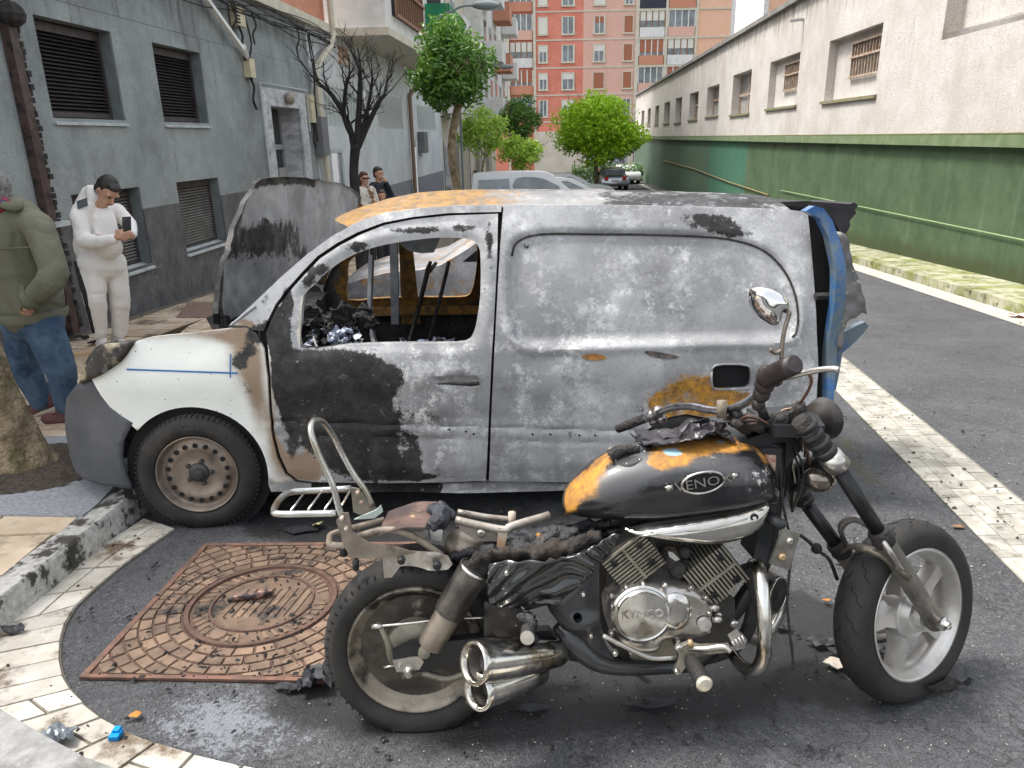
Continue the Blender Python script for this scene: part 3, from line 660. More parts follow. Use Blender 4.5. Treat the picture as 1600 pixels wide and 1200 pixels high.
# ---- further white buildings down the left side
def side_block(y0, y1, out, zt, m, lab, floors=6, bal=True, winm=None, base=None):
    t = empty('apartment_building', (wxl(y0), y0, gz(y0)), lab, 'building')
    def WO(y, z, d=0): return WL(y, z, d-out)
    mk('ground_storey', wbox(WL, y0, y1, -2.4, 2.6, .1, .8), base or M_CREAM, t)
    mk('upper_wall', wbox(WO, y0, y1, 2.6, zt, 0, out+1), m, t)
    n = int((y1-y0)/3.2)
    for k in range(n):
        y = y0+.9+k*3.2
        mk('shop_opening', wbox(WL, y, y+1.7, gz(y), 1.6, .06, .09), M_SLATL if k % 2 else M_GLASS, t)
        for f_ in range(floors):
            z = 3.2+f_*2.9
            if z > zt-2: break
            fr = mk('window', wbox(WO, y, y+1.5, z+.3, z+1.9, -.03, -.004), M_WHITE, t)
            mk('pane', wbox(WO, y+.1, y+1.4, z+.4, z+1.8, -.05, -.032), M_GLASS if (k+f_) % 3 else M_SLATL, fr)
            if bal and k % 2 == 0:
                o = mk('balcony', join(wbox(WO, y-.5, y+2.1, z-.45, z-.3, -1.05, -.06), wbox(WO, y-.5, y+2.1, z-.3, z+.6, -1.05, -1.0), wbox(WO, y-.5, y-.45, z-.3, z+.6, -.99, -.06)), M_WHITE if k % 4 == 0 else M_BRICKO, t)
    return t
side_block(34.5, 44, .0, 24, M_CREAM, 'cream apartment house with brown blinds behind the clipped round tree', winm=None)
side_block(44, 62, .9, 26, M_WHITE, 'tall white apartment house with stacked balconies left of the red block')
# ---- red and salmon apartment block closing the street
YB = 88.0
fb = empty('apartment_block', (10, YB, gz(YB)), 'large red and salmon brick apartment block closing the end of the street', 'building')
def FX(zx, zy): p = at_depth(780+zx/4, zy/4, YB); return p.x, p.z
def fbox(x0, x1, z0, z1, d0, d1): return [Vector(p) for p in [(x0, YB+d0, z0), (x1, YB+d0, z0), (x1, YB+d1, z0), (x0, YB+d1, z0), (x0, YB+d0, z1), (x1, YB+d0, z1), (x1, YB+d1, z1), (x0, YB+d1, z1)]], BF
def fx(zx): return at_depth(780+zx/4, 60, YB).x
M_RED = mat('red_facade', (.60, .19, .13), (.68, .25, .18), .6, .85, c3=(.52, .16, .12), s3=.4)
M_SALM = brick('salmon_brick', (.64, .36, .28), (.70, .43, .34), (.64, .50, .43), 2.2)
M_SALM2 = brick('peach_brick', (.74, .42, .27), (.78, .48, .33), (.72, .55, .43), 2.2)
M_ROLLER = mat('brown_roller_blind', (.34, .12, .06), rough=.6); M_ROLLW = mat('white_roller_blind', (.66, .64, .57), rough=.6)
ZT = 24.0; Z0 = -2.6
x = {k: fx(k) for k in (-60, 45, 60, 212, 228, 526, 850, 872, 1035, 1050, 1222, 1236, 1440, 1466, 1520, 1640)}
x[-60] = fx(-60)
mk('bay_wall', fbox(x[-60], x[228], Z0, ZT, .5, 9), M_RED, fb)
mk('red_wall', fbox(x[228], x[526], Z0, ZT, 0, 9), M_RED, fb)
mk('brick_wall', fbox(x[526], x[850], Z0, ZT, 0, 9), M_SALM, fb)
mk('loggia_wall', fbox(x[850], x[1236], Z0, ZT, .8, 9), M_WHITE, fb)
mk('plain_wall', fbox(x[1236], x[1440], Z0, ZT, 0, 9), M_SALM2, fb)
mk('end_wall', fbox(x[1440], x[1466], Z0, ZT, -.02, 9), M_WHITE, fb)
for a, b_ in ((45, 60), (212, 228), (850, 872), (1035, 1050), (1222, 1236)): mk('pilaster', fbox(x[a], x[b_], Z0, ZT, -.12, .78), M_CREAM, fb)
zf = [FX(400, 72)[1]+i*(FX(400, 72)[1]-FX(400, 250)[1]) for i in range(-6, 6)]
SH = zf[1]-zf[0]
for z in zf:
    if z > 0: mk('floor_band', fbox(x[228], x[850], z-.07, z+.07, -.05, -.003), M_CREAM, fb)
    if z > 0: mk('floor_band', fbox(x[1236], x[1440], z-.09, z+.09, -.07, -.003), M_CREAM, fb)
    if z > 0: mk('floor_band', fbox(x[872], x[1035], z-.12, z+.12, -.1, .79), M_CREAM, fb)
    if z > 0: mk('floor_band', fbox(x[1050], x[1222], z-.12, z+.12, -.1, .79), M_CREAM, fb)
mk('shop_base', fbox(x[228], x[1236], Z0, 2.2, -.5, -.01), mat('beige_render', (.52, .46, .37), (.6, .55, .46), 1, .8), fb)
for k in range(8): mk('roller_door', fbox(x[526]+.5+k*2.6, x[526]+2.4+k*2.6, Z0, .9, -.56, -.51), mat('grey_roller', (.10, .10, .12), (.35, .36, .42), 1.6, .6, lo=.5, hi=.55), fb)
random.seed(11)
kinds = ['rollw', 'roll', 'half', 'open', 'halfw']
for fl, z in enumerate(zf):
    if z < 2: continue
    for ci, (a, b_, t) in enumerate(((248, 298, 'n'), (394, 466, 'w'), (592, 657, 'w'), (780, 832, 'n'))):
        x0, x1 = fx(a), fx(b_); z0, z1 = z+SH*.18, z+SH*.79
        z0, z1 = z+SH*.22, z+SH*.80
        fr = mk('window', join(fbox(x0-.1, x0, z0-.08, z1+.08, -.08, -.003), fbox(x1, x1+.1, z0-.08, z1+.08, -.08, -.003), fbox(x0, x1, z1, z1+.08, -.08, -.003), fbox(x0-.15, x1+.15, z0-.16, z0-.08, -.16, -.003), fbox(x0, x1, z0-.08, z0, -.08, -.003)), M_CREAM, fb)
        mk('pane', fbox(x0, x1, z0, z1, -.03, -.004), M_GLASS, fr)
        kd = random.choice(kinds)
        if kd in ('rollw', 'roll'): mk('blind', fbox(x0, x1, z0+.02, z1, -.05, -.031), M_ROLLW if kd == 'rollw' else M_ROLLER, fr)
        elif kd in ('half', 'halfw'): mk('blind', fbox(x0, x1, (z0+z1)/2+.2, z1, -.05, -.031), M_ROLLER if kd == 'half' else M_ROLLW, fr)
        if kd not in ('rollw', 'roll'):
            mk('mullion', join(fbox((x0+x1)/2-.04, (x0+x1)/2+.04, z0, z1, -.052, -.051+.015), fbox(x0, x0+.08, z0, z1, -.052, -.036), fbox(x1-.08, x1, z0, z1, -.052, -.036)), M_WHITE, fr)
    # left glazed bay and right loggias
    for ci, (a, b_) in enumerate(((64, 208), (-50, 42), (876, 1031), (1054, 1218))):
        x0, x1 = fx(a), fx(b_); z0 = z+.12; off = .5 if ci < 2 else .1; typ = (fl+ci) % 3
        pm = (M_BRICKO, M_WHITE, MATS['salmon_brick'])[typ]
        if ci == 2 and fl == 6: pm = mat('dark_cloth', (.03, .035, .05), rough=.8)
        fr = mk('loggia_parapet', fbox(x0, x1, z0, z0+SH*.34, off-.22, off-.08), pm, fb)
        g = mk('glazing', fbox(x0, x1, z0+SH*.34, z+SH-.12, off-.1+.03, off-.02), M_GLASS, fr)
        nn = 4 if ci != 1 else 2
        for k in range(nn+1): xx = x0+(x1-x0)*k/nn; mk('mullion', fbox(xx-.06, xx+.06, z0+SH*.34, z+SH-.12, off-.14, off-.075), M_WHITE if typ != 1 else MATS['rust_bar'], g)
        if typ != 2: mk('blind', fbox(x0+.05, x1-.05, z+SH*(.62 if typ else .5), z+SH-.12, off-.125, off-.11+.03), M_ROLLER if typ == 0 else M_ROLLW, g)
# another brick block behind on the right, just a sliver above the wall
fb2 = empty('brick_building', (29, 100, gz(100)), 'sliver of a peach brick building showing above the white wall at the top', 'building')
p = at_depth(1200, 20, 100); mk('wall', join(([Vector(q) for q in [(p.x, 100, -2), (p.x+14, 100, -2), (p.x+14, 112, -2), (p.x, 112, -2), (p.x, 100, 22), (p.x+14, 100, 22), (p.x+14, 112, 22), (p.x, 112, 22)]], BF)), M_SALM2, fb2)
mk('edge_strip', ([Vector(q) for q in [(p.x-.6, 99.9, -2), (p.x, 99.9, -2), (p.x, 112, -2), (p.x-.6, 112, -2), (p.x-.6, 99.9, 22), (p.x, 99.9, 22), (p.x, 112, 22), (p.x-.6, 112, 22)]], BF), M_WHITE, fb2)
# ---- right building
rb = empty('warehouse', (7, 15, 0), 'long low building, dirty white above and green below, along the right side', 'building')
M_RW = plaster('stained_white', (.50, .465, .43), (.58, .55, .52), rough_bump=1, bs=38, streak=((.16, .13, .10), 3.9, 5.0, .17), dark=((.40, .355, .31), .0, .8))
def greenwall():
    b = NB('green_wall'); sep = b.n('ShaderNodeSeparateXYZ'); b.l(b.pos, sep.inputs[0]); z = sep.outputs[2]; y = sep.outputs[1]
    a = b.mix(b.ramp(b.noise(1.1, 9, .75), .35, .65), (.036, .072, .028), (.066, .110, .052))
    a = b.mix(b.ramp(b.noise(1, 6, .7, b.mapped((5, 5, .5))), .5, .8, 0, .5), a, (.14, .20, .12))
    t = b.mix(b.ramp(b.noise(1.5, 8, .7, b.mapped((4, 4, .6))), .3, .7), (.03, .105, .065), (.045, .145, .09))
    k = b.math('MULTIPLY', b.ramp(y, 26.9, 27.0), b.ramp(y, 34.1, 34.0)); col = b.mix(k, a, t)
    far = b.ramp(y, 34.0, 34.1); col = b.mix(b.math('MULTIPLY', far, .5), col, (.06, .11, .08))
    h = b.math('ADD', z, b.math('MULTIPLY', y, .047)); k = b.ramp(b.math('ADD', h, b.math('MULTIPLY', b.noise(4, 8, .7), -.5)), .25, -.1); col = b.mix(b.math('MULTIPLY', k, .85), col, (.035, .045, .012))
    b.set(color=col, rough=.75); b.bump(b.noise(45, 4, .7), .6, .006); return b.m
M_GW = greenwall()
RW = [(16.04, 19.18, 2.37, 3.70), (21.52, 24.6, 2.38, 3.71), (27.03, 30.0, 2.33, 3.72), (32.6, 35.4, 2.39, 3.6), (37.7, 40.4, 2.36, 3.6), (43.1, 45.6, 2.3, 3.6), (48.1, 50.9, 2.33, 3.58), (53.7, 56, 2.32, 3.56), (59, 61.3, 2.32, 3.56), (64, 66.3, 2.32, 3.56)]
mk('upper_wall', panel([(4, 1.62), (72, 1.5), (72, 4.98), (4, 4.98)], [rect(*q) for q in RW]+[rect(5, 13.45, 3.18, 4.6)], .8, lambda u, v, d: WR(u, v, d), .06), M_RW, rb)
mk('recess_panel', wbox(WR, 4.9, 13.5, 3.1, 4.7, .30, .4), M_RW, rb); mk('recess_side', wbox(WR, 13.45, 13.55, 3.1, 4.7, .06, .3), M_RW, rb); mk('recess_sill', wbox(WR, 4.9, 13.45, 3.08, 3.18, .0, .3), mat('sill_dirty', (.42, .37, .30), (.30, .27, .2), 3, .9), rb)
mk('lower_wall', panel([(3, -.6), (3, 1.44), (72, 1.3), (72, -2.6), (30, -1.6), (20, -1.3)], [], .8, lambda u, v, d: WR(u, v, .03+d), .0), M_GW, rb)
P = [WR(3, 1.44, -.10), WR(72, 1.32, -.10), WR(72, 1.32, .1), WR(3, 1.44, .1), WR(3, 1.615, -.08), WR(72, 1.495, -.08), WR(72, 1.495, .1), WR(3, 1.615, .1)]
mk('ledge', (P, BF), mat('mossy_green_ledge', (.09, .13, .055), (.13, .17, .09), 4, .85, bump=.4, bscale=30), rb)
P = [WR(3, 1.617, -.085), WR(72, 1.497, -.085), WR(72, 1.497, -.001), WR(3, 1.617, -.001), WR(3, 1.632, -.07), WR(72, 1.512, -.07), WR(72, 1.515, -.001), WR(3, 1.635, -.001)]
mk('moss_strip', (P, BF), mat('moss', (.05, .06, .015), (.12, .12, .04), 6, 1, bump=1, bscale=30, bdist=.02), rb)
mk('coping', wbox(WR, 3, 72.3, 4.985, 5.12, -.14, 1.2), mat('coping_grey', (.14, .13, .12), (.24, .23, .21), 2, .9, bump=.6, bscale=20), rb)
mk('end_wall', wbox(WR, 72, 72.2, -3, 4.98, 0, 12), M_RW, rb)
mk('roof_slab', wbox(WR, 3, 72, 4.8, 4.98, .5, 14), M_CEMENT, rb)
M_RUSTB = mat('pale_rusty_bar', (.42, .36, .30), (.28, .17, .10), 9, .7)
for i, (y0, y1, z0, z1) in enumerate(RW):
    wn = mk('window', join(wbox(WR, y0-.05, y0, z0, z1, .06, .55), wbox(WR, y1, y1+.05, z0, z1, .06, .55), wbox(WR, y0-.05, y1+.05, z1, z1+.05, .06, .55), wbox(WR, y0-.05, y1+.05, z0-.05, z0, .06, .55)), M_RW, rb)
    mk('sill', wbox(WR, y0-.12, y1+.12, z0-.07, z0-.005, -.06, .06), mat('mossy_sill', (.22, .19, .13), (.14, .15, .05), 5, .9), wn)
    if i < 2:
        mk('inner_wall', panel(rect(y0, y1, z0, z1), [rect(y0+.02, y1-1.1, z0+.42, z1-.16)], .5, lambda u, v, d: WR(u, v, .20+d), .1), M_RW, wn)
        a0, a1, c0, c1 = y0+.02, y1-1.1, z0+.42, z1-.16
        mk('pane', wbox(WR, a0, a1, c0, c1, .29, .299), mat('grimy_pane', (.07, .07, .065), (.17, .16, .14), 4, .4), wn)
        n = 12
        for k in range(n+1): y = a0+(a1-a0)*k/n; mk('bar', wbox(WR, y-.018, y+.018, c0, c1, .16, .19), M_RUSTB, wn)
        for z in (c0, (c0+c1)/2+.04, c1-.04): mk('rail', wbox(WR, a0, a1, z, z+.045, .12, .159), M_RUSTB, wn)
    else:
        mk('pane', wbox(WR, y0, y1, z0, z1, .34, .36), mat('dusty_pane', (.34, .33, .31), (.18, .18, .18), 2, .3) if i < 4 else M_GLASS, wn)
        for k in range(3): y = y0+(y1-y0)*k/2; mk('mullion', wbox(WR, y-.06, y+.06, z0, z1, .28, .339), M_RUSTB, wn)
        mk('rail', wbox(WR, y0, y1, z0+.62, z0+.70, .26, .279), M_RUSTB, wn)
mk('spout_pipe', tube([WR(21.5, 4.49, .1), WR(21.5, 4.46, -.35)], .04, 8), mat('steel_pipe', (.4, .4, .4), rough=.4, metal=.7), None, label='short metal overflow pipe sticking out near the top of the white wall', cat='pipe')
mk('wall_cable', tube([WR(y, (.08-.235*(22.2-y)/-12.07*-1+0) if False else .08+(.235-.08)*(22.2-y)/(22.2-10.13), -.012) for y in (22.2, 18, 14, 10.1, 6)], .010, 5), mat('pale_green_cable', (.24, .34, .16), rough=.7), None, label='thin pale green cable sloping along the lower green wall', cat='cable')
mk('wall_cable', tube([WR(y, z, -.012) for y, z in ((23.5, -.15), (30, -.1), (38, .05), (50, .05))], .02, 5), mat('rusty_cable', (.24, .18, .08), rough=.7), None, label='thin rusty cable along the far green wall above the van roof', cat='cable')
# ---- street lamps
def lamp(y, x, z, reach, lab):
    t = empty('street_lamp', (x, y, gz(y)), lab, 'street lamp', 'wall lamps over the street'); m = mat('lamp_grey', (.22, .25, .26), rough=.5)
    mk('arm', tube([(x-reach, y, z-.35), (x-reach*.4, y, z-.03), (x-.1, y, z)], .035, 6, 3), m, t); mk('lamp_head', ball((x+.25, y, z), (.42, .16, .13), 12, 6), m, t, smooth=True)
p = at_depth(756, 8, 24); lamp(24, p.x-.2, p.z, 1.2, 'grey arm lamp at the very top, over the clipped round tree')
p = at_depth(795, 104, 44); lamp(44, p.x-.4, p.z, 1.9, 'dark arm lamp sticking out in front of the red block')
for (px, Y, lab) in ((722, 26, 'thin dark post on the far left pavement'),):
    p = at_depth(px, 250, Y); mk('post', tube([(p.x, Y, gz(Y)), (p.x, Y, 2.6)], .04, 6), mat('post_grey', (.15, .17, .18), rough=.5), None, label=lab, cat='post')
# ================================================================== TREES
M_BARK = mat('bark', (.13, .095, .055), (.34, .27, .17), 9, .9, bump=1, bscale=30, bdist=.03, c3=(.09, .085, .03), s3=6, t3=(.54, .64))
def leafmat(name, a, b_):
    b = NB(name); oi = b.n('ShaderNodeTexNoise'); oi.inputs['Scale'].default_value = 3.0; b.l(b.pos, oi.inputs['Vector'])
    k2 = b.noise(40, 2); col = b.mix(b.ramp(oi.outputs[0], .35, .65), a, b_); col = b.mix(b.ramp(k2, .3, .7, 0, .5), col, tuple(q*1.5 for q in b_))
    b.set(color=col, rough=.42); tr = b.n('ShaderNodeBsdfTranslucent'); b.l(col, tr.inputs[0]); ms = b.n('ShaderNodeMixShader'); ms.inputs[0].default_value = .3
    out = b.t.nodes['Material Output']; b.l(b.b.outputs[0], ms.inputs[1]); b.l(tr.outputs[0], ms.inputs[2]); b.l(ms.outputs[0], out.inputs[0]); return b.m
LM_DK = leafmat('leaf_dark', (.04, .12, .02), (.12, .24, .035)); LM_LT = leafmat('leaf_light', (.18, .32, .04), (.34, .48, .06)); LM_YL = leafmat('leaf_yellowgreen', (.22, .42, .02), (.42, .62, .03))
def limbs(base, h, rt, crown, cr, n, seed, m, depth=3):
    rnd = random.Random(seed); parts = []
    top = Vector((base.x+.05*h, base.y, base.z+h)); pts = [base+Vector((0, 0, -.1)), base+Vector((.03*h, 0, h*.35)), base+Vector((-.01*h, 0, h*.7)), top]
    parts.append(tube(pts, [rt*1.25, rt, rt*.9, rt*.8], 10, 4))
    def grow(p, d, L, r, k):
        q = p+d*L; mid = p+d*L*.5+Vector((rnd.uniform(-1, 1), rnd.uniform(-1, 1), rnd.uniform(-.3, 1)))*L*.10
        parts.append(tube([p, mid, q], [r, r*.8, r*.55], 6 if k > 1 else 4, 2, False))
        if k == 0: return
        for i in range(rnd.choice((2, 3, 3))):
            nd = (d+Vector((rnd.uniform(-1, 1), rnd.uniform(-1, 1), rnd.uniform(-.25, .8)))*.75).normalized(); grow(q if i else mid, nd, L*rnd.uniform(.55, .85), r*.55, k-1)
    for i in range(n):
        a = 2*math.pi*i/n+rnd.uniform(-.3, .3); d = Vector((math.cos(a)*.75, math.sin(a)*.75, 1.0)).normalized(); grow(top-Vector((0, 0, .05*h)), d, cr*.62, rt*.5, depth)
    return join(*parts)
def tree(name, px, Y, topz_px, R, th, m, lab, cat='tree', n=6000, ls=.07, seed=1, rt=.09, group=None, flat=1., bumpy=.25, gap=.0, cpx=None):
    rnd = random.Random(seed); c = at_depth(px, topz_px, Y); base = Vector((c.x, Y, gz(Y)+.1)); t = empty(name, base, lab, cat, group)
    mk('trunk', limbs(base, (c.z-R*.75*flat-base.z), rt, c, R, 4, seed, M_BARK), M_BARK, t, smooth='all')
    V = []; Fc = []
    cl = [(Vector((rnd.gauss(0, 1), rnd.gauss(0, 1), rnd.gauss(0, 1))).normalized()*rnd.uniform(.45, .9)) for _ in range(int(26+R*9))]
    for i in range(n):
        q = rnd.choice(cl); d = Vector((rnd.gauss(0, 1), rnd.gauss(0, 1), rnd.gauss(0, 1))).normalized()
        p = q+d*(rnd.random()**.5)*(.42 if gap == 0 else .30); 
        if p.length > 1.08: p = p*(1.08/p.length)
        nn = noise.noise(p*2.2+Vector((seed, 0, 0)))
        p = Vector((p.x*R, p.y*R, p.z*R*flat))*(1+bumpy*nn)+c
        a = Vector((rnd.gauss(0, 1), rnd.gauss(0, 1), rnd.gauss(-.3, .8))).normalized(); b_ = a.cross(Vector((rnd.gauss(0, 1), rnd.gauss(0, 1), rnd.gauss(0, 1)))).normalized()
        s = ls*rnd.uniform(.6, 1.3); k = len(V); V += [p-a*s, p+b_*s*.38-a*s*.1, p+a*s, p-b_*s*.38-a*s*.1]; Fc.append((k, k+1, k+2, k+3))
    mk('crown', (V, Fc), m, t)
    return t
# foreground trunk at the left edge
ft = empty('plane_tree', (TR.x-.02, TR.y, gz(TR.y)+.12), 'rough mottled brown tree trunk at the left edge in its soil pit', 'tree')
V, Fc = tube([(TR.x+.03, TR.y, -.12), (TR.x+.0, TR.y, .05), (TR.x-.06, TR.y+.01, .35), (TR.x-.13, TR.y+.03, .8), (TR.x-.2, TR.y+.05, 1.5), (TR.x-.24, TR.y+.05, 2.4)], [.20, .155, .135, .125, .12, .11], 28, 8)
V = [v+(v-Vector((TR.x-.08, TR.y, v.z))).normalized()*(.012*noise.noise(v*9)+.007*noise.noise(v*30)) for v in V]
mk('trunk', (V, Fc), M_BARK, ft, smooth='all')
mk('limbs', join(*[tube([(TR.x-.24, TR.y+.05, 2.3), (TR.x-.24+.5*math.cos(a), TR.y+.5*math.sin(a), 2.9), (TR.x-.24+.8*math.cos(a), TR.y+.8*math.sin(a), 3.7)], [.08, .06, .03], 7, 3) for a in (.5, 2.6, 4.6)]), M_BARK, ft, smooth='all')
# burnt tree
def burnt_tree():
    Y = 10.5; b0 = at_depth(557, 330, Y); base = Vector((b0.x, Y, gz(Y)+.1)); t = empty('burnt_tree', base, 'leafless black burnt street tree with a fan of bare twigs behind the raised bonnet', 'tree')
    rnd = random.Random(5); tw = []; big = []
    def P(px, py, dy=0): return at_depth(px, py, Y+dy)
    big.append(tube([base, P(555, 300), P(553, 260), P(556, 225)], [.075, .066, .06, .07], 10, 4))
    def grow(p, d, L, r, k):
        pts = [p]; q = p
        for i in range(3): d = (d+Vector((rnd.uniform(-1, 1), rnd.uniform(-1, 1), rnd.uniform(-.5, .9)))*.22).normalized(); q = q+d*L/3; pts.append(q)
        (big if k > 2 else tw).append(tube(pts, [r, r*.85, r*.7, r*.5], 6 if k > 2 else 3, 0, False))
        if k == 0: return
        for i in range(rnd.choice((2, 2, 3, 3))):
            nd = (d+Vector((rnd.gauss(0, 1), rnd.gauss(0, 1), rnd.gauss(.15, .8)))*.5).normalized(); grow(pts[rnd.choice((1, 2, 3))], nd, L*rnd.uniform(.6, .85), r*.58, k-1)
    for pts, rr in (([(553, 232), (545, 195), (520, 150), (498, 130)], .045), ([(558, 232), (560, 190), (562, 150), (563, 110)], .05), ([(560, 230), (575, 195), (592, 160), (600, 148)], .042), ([(556, 225), (538, 185), (540, 140), (545, 120)], .035), ([(560, 220), (572, 180), (580, 140), (582, 120)], .03)):
        dy = rnd.uniform(-.3, .3); Q = [P(x_, y_, dy*i/3) for i, (x_, y_) in enumerate(pts)]
        big.append(tube(Q, [rr, rr*.85, rr*.7, rr*.5], 7, 3, False))
        for i in (1, 2, 3):
            for j in range(2):
                d = (Q[i]-Q[i-1]).normalized(); nd = (d+Vector((rnd.gauss(0, 1), rnd.gauss(0, 1), rnd.gauss(.2, .6)))*.6).normalized(); grow(Q[i], nd, .27, rr*.34, 3)
    m = mat('burnt_bark', (.006, .006, .006), (.02, .018, .017), 8, .8, bump=.7, bscale=30)
    mk('trunk', join(*big), m, t, smooth='all'); mk('twigs', join(*tw), m, t)
burnt_tree()
tree('clipped_tree', 702, 15.2, 103, .78, 1, LM_DK, 'clipped round green street tree with glossy leaves on a forked mossy trunk', n=9000, ls=.062, seed=3, rt=.085, flat=1.05, bumpy=.18)
# the forked boughs seen below the crown
Y = 15.2; P = lambda a, b_, d=0: at_depth(a, b_, Y+d)
tree('young_tree', 752, 28, 205, 1.05, 1, LM_LT, 'pale green loose-leaved young tree beside the parked white van', n=3200, ls=.075, seed=8, rt=.05, gap=1)
tree('young_tree', 812, 33, 238, .95, 1, LM_LT, 'low rounded light green tree right of the pale loose-leaved one', n=4200, ls=.085, seed=9, rt=.05, flat=.75)
tree('dark_tree', 812, 42, 186, 1.15, 1, LM_DK, 'dark green round tree in front of the red block', n=4500, ls=.1, seed=10, rt=.07)
tree('broad_tree', 932, 52, 202, 3.0, 1, LM_YL, 'broad bright yellow-green tree standing before the salmon block', n=16000, ls=.15, seed=12, rt=.16, flat=.72, bumpy=.3)
def hedge(x0, x1, y, h, lab, seed, m):
    rnd = random.Random(seed); V = []; Fc = []
    for i in range(2600):
        p = Vector((rnd.uniform(x0, x1), y+rnd.uniform(-.5, .5), gz(y)+h*rnd.random()**.6*(1+.2*math.sin(i)))); a = Vector((rnd.gauss(0, 1), rnd.gauss(0, 1), rnd.gauss(0, 1))).normalized(); b_ = a.orthogonal(); s = .1; k = len(V)
        V += [p-a*s, p+b_*s*.4, p+a*s, p-b_*s*.4]; Fc.append((k, k+1, k+2, k+3))
    mk('hedge', (V, Fc), m, None, label=lab, cat='hedge')
hedge(5, 10.5, 60, 1.3, 'low dark green hedge under the broad bright tree', 4, LM_DK)
# ================================================================== PARKED CARS (background)
def car_side(L, prof, glass, W_, m, org, yaw, lab, cat='car', wheels=None, group='cars parked down the street', rear_lamp=True, R=.31):
    t = empty('parked_car', org, lab, cat, group); cs, sn = math.cos(yaw), math.sin(yaw)
    sl_ = -.03
    def fr(a, c, b): x_ = a*cs-b*sn; y_ = a*sn+b*cs; return Vector((org[0]+x_, org[1]+y_, org[2]+c+sl_*y_))
    def taper(c): return .0 if c < .85 else .16*((c-.85)/.6)
    pr = catmull2(prof, 3); ap = []
    V = []; Fc = []; n = len(pr)
    st_ = [0, .05, .5, .95, 1]
    for i, (a, c) in enumerate(pr): pass
    for s in st_:
        for (a, c) in pr:
            tp = taper(c); b = tp+(W_-2*tp)*s; sh = 1 if s in (0, 1) else 1.0
            edge = .012 if s in (0, 1) else 0
            V.append(fr(a+(L/2-a)*edge, c-(c-.8)*edge*1.5, b))
    for j in range(len(st_)-1):
        for i in range(n): q = (i+1) % n; Fc.append((j*n+i, j*n+q, (j+1)*n+q, (j+1)*n+i))
    Fc += [tuple(range(n-1, -1, -1)), tuple((len(st_)-1)*n+i for i in range(n))]
    mk('body', (V, Fc), m, t, smooth=True)
    for gi, g in enumerate(glass):
        g2 = catmull2(g, 2) if len(g) > 4 else g
        mk('side_window', prism(g2, lambda a, c, d: fr(a, c, taper(c)-.012+d), .01), M_GLASS, t)
        mk('side_window', prism(g2, lambda a, c, d: fr(a, c, W_-taper(c)+.012-d), .01), M_GLASS, t)
    for a in (wheels or (.75, L-.85)):
        for b in (.0, W_):
            s = -1 if b == 0 else 1
            w_ = mk('wheel', lathe(fr(a, R, b+(.12 if b == 0 else -.12)), fr(0, 0, s)-fr(0, 0, 0), [(R*.6, -.1), (R*.95, -.1), (R, -.05), (R, .08), (R*.93, .13), (R*.66, .135), (R*.6, .11), (0, .10)], 20), mat('tyre_far', (.02, .02, .02), rough=.8), t, smooth=True)
    return t, fr
M_CARW = mat('white_car_paint', (.74, .75, .76), rough=.25, coat=.5); M_CARS = mat('silver_car_paint', (.45, .47, .50), rough=.28, metal=.5, coat=.5)
vp_ = [(0, .35), (.02, .8), (.15, 1.05), (.9, 1.2), (1.55, 1.74), (2.2, 1.86), (4.1, 1.84), (4.32, 1.6), (4.4, .9), (4.38, .35), (3.6, .28), (.8, .28)]
p = at_depth(735, 300, 26.5); t, fr = car_side(4.4, [(4.4-a, c) for a, c in vp_][::-1], [[(.28, 1.2), (.3, 1.58), (1.35, 1.62), (1.38, 1.18)], [(1.62, 1.17), (1.6, 1.62), (2.3, 1.64), (2.75, 1.5), (3.15, 1.2)]], 1.8, M_CARW, (p.x, 26.5, gz(26.5)), .03, 'white parked van, roof and dark side windows showing above the burnt van', 'van')
hp = [(0, .35), (.02, .75), (.5, .95), (1.1, 1.0), (1.9, 1.42), (3.1, 1.46), (3.9, 1.2), (4.1, .9), (4.1, .35), (3.3, .26), (.8, .26)]
for (px, Y, m, lab) in ((845, 31, M_CARW, 'white hatchback parked just right of the white van, bonnet sloping to the road'), (855, 36, M_CARS, 'silver hatchback parked behind the white hatchback')):
    p = at_depth(px, 290, Y); car_side(4.1, [(4.1-a, c) for a, c in hp][::-1], [[(.5, .98), (.75, 1.3), (2.0, 1.34), (2.7, 1.02)]], 1.7, m, (p.x-.9, Y, gz(Y)), .03, lab)
p = at_depth(981, 292, 50); car_side(4.3, hp, [[(1.35, 1.0), (2.0, 1.34), (3.1, 1.36), (3.7, 1.02)]], 1.75, M_CARS, (p.x, 49.5, gz(50)), math.pi/2, 'silver saloon with its rear towards the camera, under the broad tree'); 
q = bpy.data.objects
tc = [o for o in q if o.name.startswith('parked_car') and 'saloon' in o.get('label', '')][0]
for dx in (-1.5, -.35): mk('tail_lamp', box(p.x+dx-.1, p.x+dx+.15, 49.40, 49.48, gz(50)+.7, gz(50)+.9), mat('tail_red', (.5, .02, .02), rough=.3), tc)
mk('rear_window', box(p.x-1.5, p.x-.25, 49.7, 50.3, gz(50)+1.0, gz(50)+1.34), M_GLASS, tc); mk('number_plate', box(p.x-1.15, p.x-.65, 49.38, 49.47, gz(50)+.62, gz(50)+.74), M_CARW, tc)
p = at_depth(998, 285, 60); car_side(4.3, hp, [[(1.35, 1.0), (2.0, 1.34), (3.1, 1.36), (3.7, 1.02)]], 1.75, M_CARW, (p.x, 59, gz(60)), math.pi/2, 'white car parked by the far end of the green wall')
